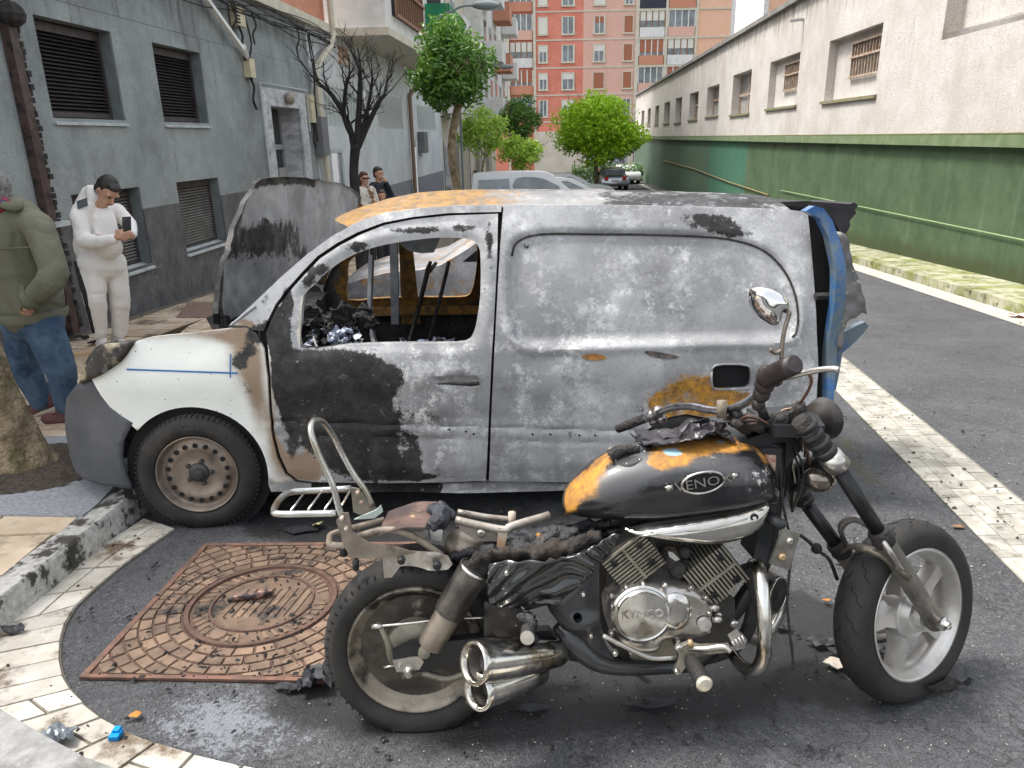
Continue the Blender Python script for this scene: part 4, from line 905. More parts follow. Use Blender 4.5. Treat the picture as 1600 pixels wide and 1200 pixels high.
# ================================================================== BURNT VAN
def burnt(name, base=((.25, .25, .255), (.43, .43, .435)), ash=(.82, .815, .805), ashk=.8, metal=.25, rough=.6, rustc=((.20, .11, .045), (.62, .30, .03)), paint=(.74, .76, .72), soft=1.0, scale=1.0):
    b = NB(name); s = b.attr(); n = lambda sc_, d=8, r=.72: b.noise(sc_*scale, d, r)
    col = b.mix(b.ramp(n(1.5, 6, .6), .35, .65), *base)
    cr = b.vor(26*scale, 'DISTANCE_TO_EDGE'); warp = n(11, 10, .8)
    col = b.mix(b.math('MULTIPLY', b.ramp(n(4.3, 10, .80), .48, .63, 0, .85), b.math('MULTIPLY', b.ramp(n(1.3, 5, .6), .42, .60, .35, 1), ashk)), col, ash)        # flaked white ash
    col = b.mix(b.math('MULTIPLY', b.ramp(n(8.5, 10, .84), .555, .585), b.math('MULTIPLY', b.ramp(n(1.9, 5, .6), .44, .58), ashk)), col, tuple(q*.95 for q in ash))
    col = b.mix(b.math('MULTIPLY', b.ramp(n(2.8, 9, .8), .52, .70), .65), col, (.13, .128, .125))
    col = b.mix(b.math('MULTIPLY', b.ramp(n(17, 8, .8), .56, .64), .35), col, (.24, .24, .245))
    col = b.mix(b.math('MULTIPLY', b.ramp(n(60, 4, .8), .61, .67), .5), col, (.08, .075, .07)); col = b.mix(b.math('MULTIPLY', b.ramp(b.math('ABSOLUTE', b.math('SUBTRACT', n(6.5, 7, .65), .5)), .009, .003), .3), col, (.14, .135, .13))
    streak = b.noise(1, 8, .75, b.mapped((16, 16, 1.6))); col = b.mix(b.math('MULTIPLY', b.ramp(streak, .5, .75), .3), col, (.16, .155, .15))
    w_ = b.math('MULTIPLY', b.math('SUBTRACT', b.math('ADD', b.math('MULTIPLY', n(4.2, 10, .8), .62), b.math('MULTIPLY', n(15, 8, .85), .38)), .5), 2.6*soft)
    a3 = b.n('ShaderNodeAttribute', attribute_name='mask').outputs['Alpha']
    sco = b.math('SUBTRACT', 1., a3)
    pk = b.ramp(b.math('ADD', s[2], b.math('MULTIPLY', w_, .9)), .40, .56)
    pcol = b.mix(b.ramp(n(1.7, 6), .4, .75), paint, tuple(q*.86 for q in paint)); pcol = b.mix(b.ramp(n(70, 2, .5), .72, .75), pcol, (.10, .07, .05))
    rim = b.ramp(b.math('ADD', s[2], b.math('MULTIPLY', w_, .9)), .72, .48)
    pcol = b.mix(b.math('MULTIPLY', rim, .65), pcol, (.36, .27, .17)); pcol = b.mix(b.math('MULTIPLY', b.ramp(b.math('ADD', sco, b.math('MULTIPLY', w_, .35)), .05, .9), .9), pcol, (.20, .12, .06)); col = b.mix(pk, col, pcol)
    rk = b.math('MULTIPLY', b.ramp(b.math('ADD', s[1], w_), .36, .62), b.ramp(n(13, 9, .85), .34, .50, .35, 1)); rcol = b.mix(b.ramp(n(20, 8, .75), .35, .65), *rustc); rcol = b.mix(b.ramp(n(9, 8, .8), .6, .72), rcol, (.12, .10, .09)); col = b.mix(rk, col, rcol)
    sk_ = b.ramp(b.math('ADD', s[0], w_), .40, .54); scol = b.mix(b.ramp(n(9, 8, .8), .4, .7), (.014, .0135, .0135), (.055, .052, .05)); scol = b.mix(b.math('MULTIPLY', b.ramp(n(24, 8, .8), .60, .66), .7), scol, (.36, .35, .33)); col = b.mix(sk_, col, scol)
    mt = b.ramp(pk, 0, 1, metal, 0); b.set(color=col, metal=mt, rough=b.ramp(n(6), .35, .65, rough-.15, rough+.2))
    b.bump(n(28, 8, .8), .35, .004, b.bump(n(5, 6), .35, .012)); MATS[name] = b.m; return b.m
M_BV = burnt('burnt_steel'); M_RF = burnt('burnt_roof', base=((.10, .10, .105), (.24, .235, .23)), ashk=.3, rustc=((.14, .10, .06), (.38, .20, .045)))
M_IN = burnt('burnt_inside', base=((.05, .045, .04), (.20, .18, .16)), ashk=.15, soft=.9, ash=(.5, .48, .45), rustc=((.10, .06, .03), (.36, .18, .03)))
YAW = math.radians(3.0); VO = on_ground(310, 826)
ea = Vector((math.cos(YAW), math.sin(YAW), -.018)).normalized(); eb = Vector((-math.sin(YAW), math.cos(YAW), -.05)); eb = (eb-ea*eb.dot(ea)).normalized(); ec = ea.cross(eb)
VW = 1.62
def vb(a, c):
    b = .0
    if c < .3: b += .05*((.3-c)/.3)
    if c > .86: b += .20*((c-.86)/.7)**1.5
    if a < -.28: b += .62*((-a-.28)/.62)**2.4
    if a > 3.0: b += .05*((a-3.0)/.3)**2
    b -= .015*math.exp(-((c-.78)/.1)**2)            # waist bulge
    return b
def V3(a, b, c): return VO+ea*a+eb*b+ec*c
def vp(px, py, b=None):
    bb = 0 if b is None else b
    for _ in range(1 if b is not None else 25):
        p = on_plane(px, py, VO+eb*bb, eb)-VO; a, c = p.dot(ea), p.dot(ec)
        if b is None: bb = .5*bb+.5*vb(a, max(-.2, min(c, 1.9)))
    return (a, c)
def vpx(px, py, a):       # on the plane a = const -> (b, c)
    p = on_plane(px, py, VO+ea*a, ea)-VO; return (p.dot(eb), p.dot(ec))
def VP(L, b=None): return [vp(x_, y_, b) for x_, y_ in L]
van = empty('burnt_van', V3(1.3, .8, 0), 'fire-gutted small white panel van, side scorched grey with rust, standing behind the motorcycle', 'van')
def vblobs(L):
    R_ = []
    for (px, py, rx, ry, ch, s) in L:
        a, c = vp(px, py); a2, _ = vp(px+rx, py); _, c2 = vp(px, py-ry); R_.append((a, c, max(.02, abs(a2-a)), max(.02, abs(c2-c)), ch, s))
    return R_
VB = vblobs([
 # soot (0)
 (520, 590, 70, 45, 0, 1.), (560, 630, 60, 60, 0, 1.), (500, 640, 45, 60, 0, 1.), (560, 700, 60, 60, 0, 1.), (470, 600, 30, 50, 0, .9), (600, 590, 26, 22, 0, .7), (620, 730, 40, 20, 0, .8), (665, 745, 70, 8, 0, .7),
 (440, 600, 14, 60, 0, .8), (433, 520, 20, 30, 0, .8), (405, 520, 24, 14, 0, .9), (440, 560, 14, 60, 0, .8), (455, 700, 10, 30, 0, .5),
 (480, 440, 26, 16, 0, .7), (560, 385, 30, 12, 0, .7), (640, 360, 50, 8, 0, .7), (720, 355, 40, 10, 0, .5), (450, 470, 12, 26, 0, .8), (500, 420, 30, 14, 0, .6), (410, 470, 20, 14, 0, .5), (765, 380, 8, 50, 0, .45), (755, 470, 8, 80, 0, .35),
 (1105, 345, 60, 20, 0, .75), (1150, 365, 40, 12, 0, .6), (1040, 400, 22, 40, 0, .32), (900, 690, 60, 40, 0, .30), (830, 640, 40, 30, 0, .28), (1010, 640, 40, 30, 0, .25), (830, 385, 30, 14, 0, .45), (680, 650, 30, 14, 0, .45), (740, 600, 24, 10, 0, .3), (650, 700, 12, 40, 0, .4), (1150, 560, 60, 18, 0, .3), (800, 740, 60, 8, 0, .35), (850, 325, 60, 8, 0, .25), (1000, 640, 20, 50, 0, .3),
 # rust (1)
 (1085, 610, 55, 30, 1, .9), (1040, 635, 40, 24, 1, .8), (1120, 640, 60, 16, 1, .7), (1010, 690, 30, 30, 1, .35), (1150, 618, 40, 10, 1, .6), (1055, 680, 30, 20, 1, .5),
 # white paint (2)
 (240, 590, 150, 90, 2, 1.3), (340, 600, 70, 90, 2, 1.2), (300, 540, 120, 30, 2, 1.2), (390, 640, 26, 70, 2, .95), (400, 700, 26, 60, 2, 1.1), (440, 730, 30, 30, 2, 1.0), (480, 735, 26, 18, 2, .75), (160, 600, 60, 60, 2, 1.2), (490, 720, 20, 40, 2, .6)])
VB += [(a, c, ra, rc, ch, s) for (a, c, ra, rc, ch, s) in vblobs([(373, 565, 13, 16, 0, .9), (385, 600, 12, 22, 0, .5), (392, 545, 16, 20, 0, .6)])]
vfn_ = blobs(VB)
SCO = vblobs([(385, 560, 30, 40, 0, 1.0), (400, 620, 16, 60, 0, .8), (370, 525, 60, 12, 0, .9), (300, 520, 60, 8, 0, .5), (240, 528, 30, 8, 0, .4), (470, 720, 40, 30, 0, .9), (430, 680, 14, 60, 0, .8), (395, 500, 30, 12, 0, 1), (480, 740, 30, 20, 0, .8)])
sfn_ = blobs(SCO)
def vmask(co): p = co-VO; q = vfn_(p.dot(ea), p.dot(ec)); q[3] = 1-min(1, sfn_(p.dot(ea), p.dot(ec))[0]); return q
REC = catmull2(VP([(800, 400), (812, 376), (850, 366), (940, 366), (1022, 367), (1100, 370), (1150, 376), (1195, 392), (1228, 425), (1244, 465), (1245, 510), (1225, 529), (1120, 532), (1022, 536), (930, 539), (840, 541), (806, 528), (797, 470)]), 4)
# depth relief of the flank
dents = []
for (px, py, rx, ry, s) in [(630, 690, 60, 14, .012), (690, 640, 70, 30, -.010), (575, 600, 30, 60, .008), (720, 655, 60, 10, .010), (1040, 470, 20, 60, .008), (900, 470, 60, 60, -.010), (1060, 640, 30, 30, .016), (1030, 600, 14, 60, -.010), (1120, 470, 60, 60, .008), (700, 590, 40, 20, -.008), (860, 580, 40, 40, .006), (1200, 540, 20, 60, -.01), (300, 540, 60, 30, .008)]:
    a, c = vp(px, py); a2, _ = vp(px+rx, py); _, c2 = vp(px, py-ry); dents.append((a, c, abs(a2-a), abs(c2-c), s))
gl1 = vp(600, 664)[1]; gl2 = vp(600, 684)[1]; gl3 = vp(900, 672)[1]; gl4 = vp(900, 692)[1]
slope_g = (gl3-gl1)/(vp(900, 672)[0]-vp(600, 664)[0]); a_g = vp(600, 664)[0]
def relief(a, c):
    r = 0
    for (x0, z0, rx, rz, s) in dents: r += s*math.exp(-((a-x0)/rx)**2-((c-z0)/rz)**2)
    g = c-(gl1+slope_g*(a-a_g)); 
    if a > .35: r += .010*math.exp(-(g/.010)**2)+.006*math.exp(-((g+(gl1-gl2))/.008)**2)
    r += .004*noise.noise(Vector((a*3, c*4, 0)))+.002*noise.noise(Vector((a*9, c*9, 5)))
    return r
def flank(a, c, d=0): return V3(a, vb(a, c)+relief(a, c)+d, c)
RECA = np.array(REC)
def flank_rec(a, c, d=0):
    dd = pd1(a, c, REC); ins = in1(a, c, REC); mid = max(0, min(1, (c-.95)/.25))
    k = .024*min(1, dd/.035)**.8 if ins else 0
    groove = .016*math.exp(-(dd/.015)**2)*mid-.012*math.exp(-((dd-.02)/.02)**2)*(1-mid)*(0 if ins else 1)
    return V3(a, vb(a, c)+relief(a, c)+k+groove+d, c)
far = lambda fn: (lambda a, c, d=0: (lambda p: p)(V3(a, VW-((fn(a, c, 0)-VO).dot(eb))-d, c)))
# outlines -------------------------------------------------------------
fender = VP([(143, 592), (160, 585), (190, 565), (205, 545), (212, 534), (236, 527), (262, 524), (300, 521), (330, 517), (362, 513), (385, 512), (400, 520), (412, 545), (418, 590), (420, 640), (424, 680), (433, 715), (446, 742), (462, 754), (486, 756), (486, 766), (440, 768), (424, 768)])
wc = vp(308, 740); AR = 112/FPX*3.62
arch = [(wc[0]+AR*math.cos(t), wc[1]+AR*math.sin(t)) for t in [math.radians(-12+150*q/24) for q in range(25)]]
bl_ = VP([(208, 661), (190, 650), (172, 636), (158, 618)])
fender_full = fender+arch+bl_[1:]
o = mk('front_wing', panel(fender_full, [], .022, flank, .02), M_BV, van, smooth=True, label='white front wing with scorched rear edge and blue tape cross'); mask_attr(o, vmask)
wingF = mk('front_wing', panel(fender_full, [], .05, far(flank), 0), M_IN, van, smooth=True); mask_attr(wingF, lambda c: (.3, .2, 0, 1))
M_BUMP = mat('grey_bumper', (.055, .06, .068), (.085, .09, .10), 4, .55, c3=(.3, .3, .3), s3=16, t3=(.76, .8), bump=.1)
bump_o = VP([(143, 592), (118, 603), (104, 622), (101, 650), (102, 690), (106, 715), (114, 733), (132, 748), (175, 760), (206, 764), (196, 742), (190, 715), (192, 690), (200, 674)])+VP([(208, 661), (190, 650), (172, 636), (158, 618)])
bump_o = [bump_o[0]]+bump_o[1:]
mk('bumper', panel(bump_o, [], .03, lambda a, c, d=0: V3(a, vb(a, c)+d, c), .02), M_BUMP, van, smooth='all')
# bumper front face wraps round to the far side
nose = VP([(143, 592), (118, 603), (104, 622), (101, 650), (102, 690), (106, 715), (114, 733), (132, 748)])
V = []; Fc = []; ns = 10
for (a, c) in nose:
    b0 = vb(a, c)
    for k in range(ns+1): s = k/ns; V.append(V3(a-.10*math.sin(math.pi*s), b0+(VW-2*b0)*s, c))
for i in range(len(nose)-1):
    for k in range(ns): q = i*(ns+1)+k; Fc.append((q, q+1, q+ns+2, q+ns+1))
mk('bumper_front', (V, Fc), M_BUMP, van, smooth='all')
mk('mud_flap', prism(VP([(200, 762), (204, 778), (221, 775), (214, 745), (206, 740)]), lambda a, c, d: V3(a, .06+d, c), .03), M_BUMP, van)
# melted headlamp
lampo = VP([(126, 598), (133, 572), (147, 548), (160, 537), (185, 535), (210, 534), (205, 545), (190, 565), (160, 585), (143, 592)])
M_MELT = mat('scorched_lamp', (.010, .008, .007), (.026, .02, .016), 5, .45, c3=(.42, .36, .24), s3=4.5, t3=(.52, .66))
mk('headlamp', panel(catmull2(lampo, 2), [], .025, lambda a, c, d=0: V3(a, vb(a, c)-.02+d+.012*noise.noise(Vector((a*12, c*12, 0))), c), .05), M_MELT, van, smooth='all', label='melted headlamp, black with a cream scorched top')
# blue tape cross
M_BLUE = mat('blue_tape', (.015, .12, .35), rough=.5)
def strip2(p, q, w_): 
    p, q = vp(*p), vp(*q); d = Vector((q[0]-p[0], q[1]-p[1])).normalized(); n_ = Vector((-d.y, d.x))*w_
    N = 12; V = []; Fc = []
    for i in range(N+1):
        a = p[0]+(q[0]-p[0])*i/N; c = p[1]+(q[1]-p[1])*i/N; V += [flank(a+n_.x, c+n_.y, -.004), flank(a-n_.x, c-n_.y, -.004)]
    return V, [(2*i, 2*i+1, 2*i+3, 2*i+2) for i in range(N)]
mk('tape_line', strip2((198, 577), (371, 583), .004), M_BLUE, van); mk('tape_line', strip2((360, 553), (360, 590), .003), M_BLUE, van)
# front door
door_o = VP([(416, 520), (424, 500), (434, 480), (452, 456), (475, 430), (500, 404), (530, 384), (562, 367), (600, 352), (645, 343), (700, 337), (778, 334), (777, 400), (773, 480), (768, 560), (764, 650), (761, 720), (759, 751), (680, 754), (600, 755), (520, 754), (490, 753), (466, 750), (450, 738), (438, 712), (429, 680), (425, 640), (423, 590), (419, 545)])
win_o = catmull2(VP([(469, 545), (470, 500), (474, 462), (489, 447), (512, 424), (541, 404), (568, 392), (600, 383), (642, 376), (680, 372), (714, 372), (736, 375), (748, 386), (751, 405), (751, 461), (746, 500), (740, 524), (728, 536), (690, 538), (640, 538), (584, 539), (525, 542)]), 2)
hand = catmull2(VP([(676, 594), (690, 587), (722, 584), (748, 589), (751, 600), (740, 606), (716, 609), (692, 606)]), 3)
def doorf(a, c, d=0):
    w1 = pd1(a, c, win_o); fr = .016*math.exp(-((w1-.0)/.025)**2)
    h1 = pd1(a, c, hand); ih = in1(a, c, hand); k = (.03*min(1, h1/.025)) if ih else 0
    g1 = abs(w1-.075); gg = .006*math.exp(-(g1/.012)**2)*(1 if c > 1.0 else 0)
    return V3(a, vb(a, c)+relief(a, c)+fr+k+gg+d, c)
o = mk('front_door', panel(door_o, [win_o], .016, doorf, .05), M_BV, van, smooth=True, label='scorched front door, black at the front and ash grey behind'); fd = o; mask_attr(o, vmask)
mk('handle', tube([flank(*vp(684, 598), -.012), flank(*vp(700, 596), -.02), flank(*vp(735, 597), -.024), flank(*vp(748, 598), -.01)], [.006, .009, .014, .010], 8, 3), M_CHAR, fd, smooth='all')
mk('mirror_bracket', panel(VP([(443, 540), (441, 510), (448, 480), (462, 462), (473, 462), (469, 500), (468, 545), (452, 545)]), [catmull2(VP([(452, 500), (457, 497), (459, 508), (454, 516)]), 2), VP([(455, 525), (460, 524), (460, 530), (456, 531)])], .02, lambda a, c, d=0: V3(a, vb(a, c)+.012+d, c), .02), mat('singed_cream', (.55, .52, .45), (.38, .33, .27), 12, .6, c3=(.04, .035, .03), s3=11, t3=(.58, .66)), fd, smooth=True)
# thin line gaps: dark backing behind the door edges
mk('door_gap', panel(VP([(400, 520), (440, 450), (500, 395), (560, 355), (640, 332), (700, 328), (795, 328), (790, 400), (785, 560), (775, 762), (500, 764), (440, 750), (415, 690), (408, 560)]), [[(a+(.0), c) for a, c in catmull2(VP([(462, 552), (463, 500), (468, 458), (485, 441), (538, 398), (600, 376), (714, 365), (742, 369), (757, 388), (757, 461), (750, 520), (732, 544), (640, 546)]), 2)]], .06, lambda a, c, d=0: V3(a, vb(a, c)+.055+d, c), 0), M_CHAR, van)
# body frame: A pillar and roof rail
pillar_o = VP([(358, 508), (372, 496), (400, 470), (440, 432), (480, 397), (520, 368), (560, 346), (600, 333), (660, 325), (720, 321), (784, 320), (783, 331), (700, 333), (645, 339), (598, 348), (558, 363), (526, 380), (496, 400), (471, 426), (448, 452), (430, 476), (420, 497), (412, 517), (400, 516), (385, 509)])
o = mk('windscreen_pillar', panel(pillar_o, [], .02, flank, .05), M_BV, van, smooth=True); mask_attr(o, vmask)
o = mk('windscreen_pillar', panel(pillar_o, [], .05, far(flank), .0), M_IN, van, smooth=True); mask_attr(o, lambda c: (.1, .5, 0, 1))
# side panel
side_o = VP([(787, 320), (900, 320), (1000, 321), (1130, 324), (1225, 327), (1262, 331), (1266, 370), (1272, 440), (1276, 520), (1277, 600), (1276, 660), (1270, 700), (1262, 730)])
rwc = vp(1066, 742); RA = .335
rear_arch = [(rwc[0]+RA*math.cos(t), rwc[1]+.0+RA*math.sin(t)) for t in [math.radians(q) for q in (-5, 20, 45, 70, 90, 110, 135, 160, 185)]]
side_full = side_o+[(rwc[0]+RA+.02, side_o[-1][1]-.02)]+rear_arch+VP([(900, 754), (764, 752), (766, 700), (769, 620), (773, 540), (778, 450), (782, 380)])
flap = catmull2(VP([(1112, 580), (1118, 571), (1142, 569), (1168, 571), (1174, 580), (1174, 598), (1168, 606), (1142, 608), (1118, 608), (1112, 600)]), 2)
hol = [catmull2(VP([(908, 557), (922, 552), (940, 554), (948, 559), (935, 563), (918, 562)]), 2), catmull2(VP([(1006, 549), (1020, 548), (1050, 554), (1062, 558), (1045, 561), (1018, 557)]), 2)]
o = mk('side_panel', panel(side_full, [flap], .015, flank_rec, .04), M_BV, van, smooth=True, label='ash-white rear side panel with rust round the filler opening'); sp = o; mask_attr(o, vmask)
sl_pts = [p for p in REC if p[1] > REC[0][1]-.02]
top_ = REC[0:int(len(REC)*.62)]
mk('groove_shade_line', tube([flank_rec(a, c, -.004) for a, c in top_], .0055, 6, cap=True), M_CHAR, sp, smooth='all')  # thin dark tube added to draw the shade line of the recess groove
for i, h in enumerate(hol): mk('handle_recess', panel(h, [], .02, lambda a, c, d=0: flank_rec(a, c, -.004+d), .0), M_MATS if False else (mat('rust_patch', (.42, .19, .03), (.25, .12, .05), 30, .7) if i == 0 else mat('soot_patch', (.05, .045, .04), (.15, .12, .10), 40, .7)), sp)
fl = catmull2([(a+(a-sum(q[0] for q in flap)/len(flap))*.10, c+(c-sum(q[1] for q in flap)/len(flap))*.14) for a, c in flap], 1)
mk('filler_box', panel(flap, [], .05, lambda a, c, d=0: V3(a, vb(a, c)+.035, c), 0), M_BLACK, sp)
mk('filler_rim', tube([flank(a, c, -.002) for a, c in flap]+[flank(*flap[0], -.002)], .006, 6), M_BV, sp, smooth='all')
for (x_, y_) in ((832, 672), (860, 672), (905, 674), (702, 665), (728, 668), (740, 672), (930, 674)): mk('rivet_hole', lathe(flank(*vp(x_, y_+6), -.003), -eb, [(.006, 0), (.005, .002), (0, .002)], 8), M_BLACK, sp)
# far side: same outlines mirrored, seen from inside
o = mk('far_door', panel(door_o, [win_o], .03, far(lambda a, c, d=0: V3(a, vb(a, c)+.05, c)), .06), M_IN, van, smooth=True, label='inside of the passenger door, black below and rusty along the sill')
wz = vp(600, 540)[1]
def inmask(co):
    p = co-VO; a, c = p.dot(ea), p.dot(ec); d = pd1(a, c, win_o)
    return (1.0 if c < wz-.13 else .0, .95*math.exp(-(d/.09)**2), 0, 1)
mask_attr(o, inmask)
o = mk('far_side_panel', panel(side_full, [], .08, far(lambda a, c, d=0: V3(a, vb(a, c)+.05, c)), .0), M_IN, van, smooth=True); mask_attr(o, lambda c: (.15, .3, 0, 1))
# inner structure seen through the window
for (a, w_, m, nm) in ((vp(618, 420, 1.3)[0], .04, M_IN, 'door_post'),):
    pp = mk(nm, panel([(a, .75), (a+.13, .75), (a+.10, 1.38), (a+.02, 1.38)], [], .04, lambda u, v, d=0: V3(u, VW-vb(u, v)-.10+d, v), .04), m, van); mask_attr(pp, lambda c: (0, .75, 0, 1))
gr = mat('grey_burnt_bar', (.17, .18, .20), (.3, .31, .33), 9, .6, .3)
mk('door_post', tube([V3(vp(612, 470, 1.25)[0], 1.42, .78), V3(vp(612, 470, 1.25)[0]+.02, 1.38, 1.36)], .035, 4), gr, van)
ob = mk('sill_beam', panel([(vp(560, 480, 1.4)[0], .80), (vp(780, 480, 1.4)[0], .80), (vp(780, 480, 1.4)[0], .86), (vp(560, 480, 1.4)[0], .86)], [], .03, lambda u, v, d=0: V3(u, VW-.12+d, v+.02), .06), M_IN, van); mask_attr(ob, lambda c: (0, 1.0, 0, 1))
mk('cab_floor', xform(box(-.2, 3.3, .06, VW-.06, .18, .22), lambda a, b, c: V3(a, b, c)), M_CHAR, van)
mk('bulkhead', xform(box(1.75, 1.78, .12, VW-.12, .2, .86), lambda a, b, c: V3(a, b, c)), M_CHAR, van)
def lumps(cen, size, n, r, seed):
    rnd = random.Random(seed); vf = join(*[ball(V3(cen[0]+rnd.uniform(-1, 1)*size[0], cen[1]+rnd.uniform(-1, 1)*size[1], cen[2]+rnd.uniform(-1, 1)*size[2]), (r*rnd.uniform(.4, 1), r*rnd.uniform(.4, 1), r*rnd.uniform(.2, .7)), 9, 6) for _ in range(n)])
    return [v+Vector((noise.noise(v*31+Vector((seed, 0, 0))), noise.noise(v*29+Vector((0, seed, 5))), noise.noise(v*37)))*r*.75+ea*(.4*r*noise.noise(v*90)) for v in vf[0]], vf[1]
mk('burnt_dashboard', lumps((.42, .75, .72), (.16, .6, .10), 60, .12, 3), M_CHAR, van, kind='stuff'); 
M_DASH = mat('ash_fragments', (.42, .46, .60), (.25, .26, .3), 22, .5, .3, c3=(.02, .02, .02), s3=9, t3=(.5, .55))
_q = vp(525, 522, .40); _r = vp(670, 530, .30); _s = vp(495, 505, .45)
mk('ash_fragments', lumps((_q[0], .40, _q[1]-.015), (.13, .06, .035), 26, .035, 15), M_DASH, van, kind='stuff'); mk('ash_fragments', lumps((_r[0], .30, _r[1]-.02), (.14, .04, .012), 16, .03, 16), M_DASH, van, kind='stuff'); mk('burnt_instruments', lumps((_s[0]+.12, .50, _s[1]-.0), (.16, .10, .06), 40, .06, 17), M_CHAR, van, kind='stuff')
mk('ash_fragments', lumps((.62, .35, .70), (.10, .15, .06), 14, .05, 5), M_DASH, van, kind='stuff'); mk('ash_fragments', lumps((1.3, .4, .62), (.3, .2, .03), 14, .06, 6), M_DASH, van, kind='stuff')
sr = mk('seat_frame', join(*[tube([V3(.95+s_, b_, .3), V3(.98+s_, b_, .55), V3(1.12+s_, b_, 1.05), V3(1.16+s_, b_, 1.2)], .012, 6, 3) for b_ in (1.0, 1.1, 1.2, 1.3, 1.36) for s_ in (0, .12)], tube([V3(1.17, .98, 1.18), V3(1.19, 1.4, 1.18)], .014, 6)), M_CHAR, van)
sr2 = mk('seat_frame', join(*[tube([V3(1.15+s_, b_, .3), V3(1.2+s_, b_, .55), V3(1.4+s_, b_, .78)], .012, 6, 3) for b_ in (.3, .42, .55, .65) for s_ in (0, .05)]), M_CHAR, van)
mk('steering_wheel', lathe(V3(.68, .42, .80), (ea*.75+ec*.55-eb*.1), [(.165, -.008), (.177, 0), (.165, .008), (.155, 0)], 26, closed=True), mat('burnt_ring', (.3, .29, .28), (.06, .055, .05), 8, .6, .4), van, smooth='all')
mk('steering_column', tube([V3(.45, .42, .55), V3(.68, .42, .80)], .025, 6), M_CHAR, van)
mk('rusty_strut', tube([V3(.50, .30, .84), V3(.78, .28, .66), V3(1.02, .26, .58)], .012, 5), mat('rusty_rod', (.35, .16, .06), (.2, .1, .05), 20, .7), van)
mk('hanging_strip', tube([V3(.85, .8, 1.3), V3(.83, .75, .9), V3(.92, .6, .66), V3(1.02, .5, .52)], .018, 5, 4), gr, van)
mk('sagging_lining', prism([(.95, 1.38), (1.25, 1.4), (1.2, 1.31), (1.12, 1.27), (1.05, 1.3)], lambda a, c, d: V3(a, 1.0+d*8, c+.02*math.sin(a*30)), .02), gr, van)
# windscreen frame lower edge + scuttle
o = mk('scuttle', panel([(vp(372, 505)[0], .1), (vp(430, 505)[0], .1), (vp(430, 505)[0], VW-.1), (vp(372, 505)[0], VW-.1)], [], .06, lambda a, b, d=0: V3(a, b, vp(380, 512)[1]-.04+.02*noise.noise(Vector((a*9, b*9, 1)))), 0), M_IN, van, smooth='all'); mask_attr(o, lambda c: (.6, .6, 0, 1))
# engine bay
mk('engine_bay', xform(box(-.45, .25, .25, VW-.25, .3, .60), lambda a, b, c: V3(a, b, c)), M_CHAR, van); mk('engine_remains', lumps((-.15, .8, .66), (.25, .5, .06), 40, .1, 9), M_CHAR, van, kind='stuff')
mk('inner_wing_edge', tube([V3(a, vb(a, c)+.03, c-.012+.012*noise.noise(Vector((a*15, 0, 0)))) for a, c in VP([(212, 537), (262, 525), (300, 522), (330, 519), (362, 516), (400, 518)])], .012, 6, 3), M_CHAR, van, smooth='all')
# roof
rl = VP([(545, 352), (560, 345), (600, 333), (660, 325), (720, 321), (785, 320), (900, 320), (1000, 321), (1130, 324), (1225, 327), (1240, 329)])
V = []; Fc = []; nr = 24; rls = catmull2(rl, 3, False)
for (a, c) in rls:
    b0 = vb(a, c)+.004; k0 = min(1, (a-rls[0][0])/.5+.25)
    for k in range(nr+1):
        s = k/nr; cr = (1-abs(2*s-1)**3.2); V.append(V3(a-.16*math.sin(math.pi*s)*(1-min(1, (a-rls[0][0])/.6)), b0+(VW-2*b0)*s, c-.012+.072*cr*k0+.004*noise.noise(Vector((a*5, s*9, 2)))+.006*math.sin(s*math.pi*9)*(1 if .2 < s < .8 and a > 1.0 else 0)))
for i in range(len(rls)-1):
    for k in range(nr): q = i*(nr+1)+k; Fc.append((q, q+nr+1, q+nr+2, q+1))
rf = mk('roof', (V, Fc), M_RF, van, smooth='all', label='buckled roof, orange rust at the front fading to sooty grey at the rear')
ra0, ra1 = vp(560, 345)[0], vp(1240, 329)[0]; rm = vp(910, 320)[0]
def rfm(co):
    p = co-VO; a, b = p.dot(ea), p.dot(eb); r = max(0, 1-max(0, a-ra0)/(rm-ra0))*.60; return (.55 if a > rm+.1 else .15, 1.1*min(1, r*2.2)*(1 if b < .75 or a < ra0+.7 else .6)*(.55 if ra0+.05 < a < ra0+.25 else 1), 0, 1)
mask_attr(rf, rfm)
# bonnet thrown up against the windscreen
bo = [vpx(x_, y_, .10+0*x_) for x_, y_ in [(352, 505), (350, 470), (352, 430), (362, 385), (374, 345), (384, 300), (392, 279), (440, 277), (490, 284), (520, 288), (545, 305), (556, 335), (552, 370), (500, 470), (440, 505), (400, 507)]]
def bon(b, c, d=0): return V3(.10-.10*math.sin(max(0, min(1, (b-.1)/1.4))*math.pi)+.10*max(0, c-.8)+.035*noise.noise(Vector((b*3, c*3, 4)))+.012*noise.noise(Vector((b*9, c*9, 4)))+.012*math.exp(-((b-.75+.25*(c-1))/.03)**2)+d, b, c)
bo2 = catmull2(bo, 2); o = mk('bonnet', panel(bo2, [], .025, bon, .03), burnt('burnt_bonnet', base=((.27, .275, .29), (.44, .45, .47)), ashk=.35), van, smooth=True, label='bonnet thrown up on end, blistered grey with a charred left edge')
bx = [p[0] for p in bo]; bmin, bmax = min(bx), max(bx)
def bm(co):
    p = co-VO; b, c = p.dot(eb), p.dot(ec); d = pd1(b, c, bo2); s = (b-bmin)/(bmax-bmin)
    return (1.0*math.exp(-(d/.055)**2)*(1 if s < .45 else .2)+.78*math.exp(-((s-.20)/.16)**2-((c-1.36)/.15)**2)+.55*math.exp(-((s-.36)/.10)**2-((c-1.17)/.10)**2), .75*math.exp(-((s-1)/.06)**2), 0, 1)
mask_attr(o, bm)
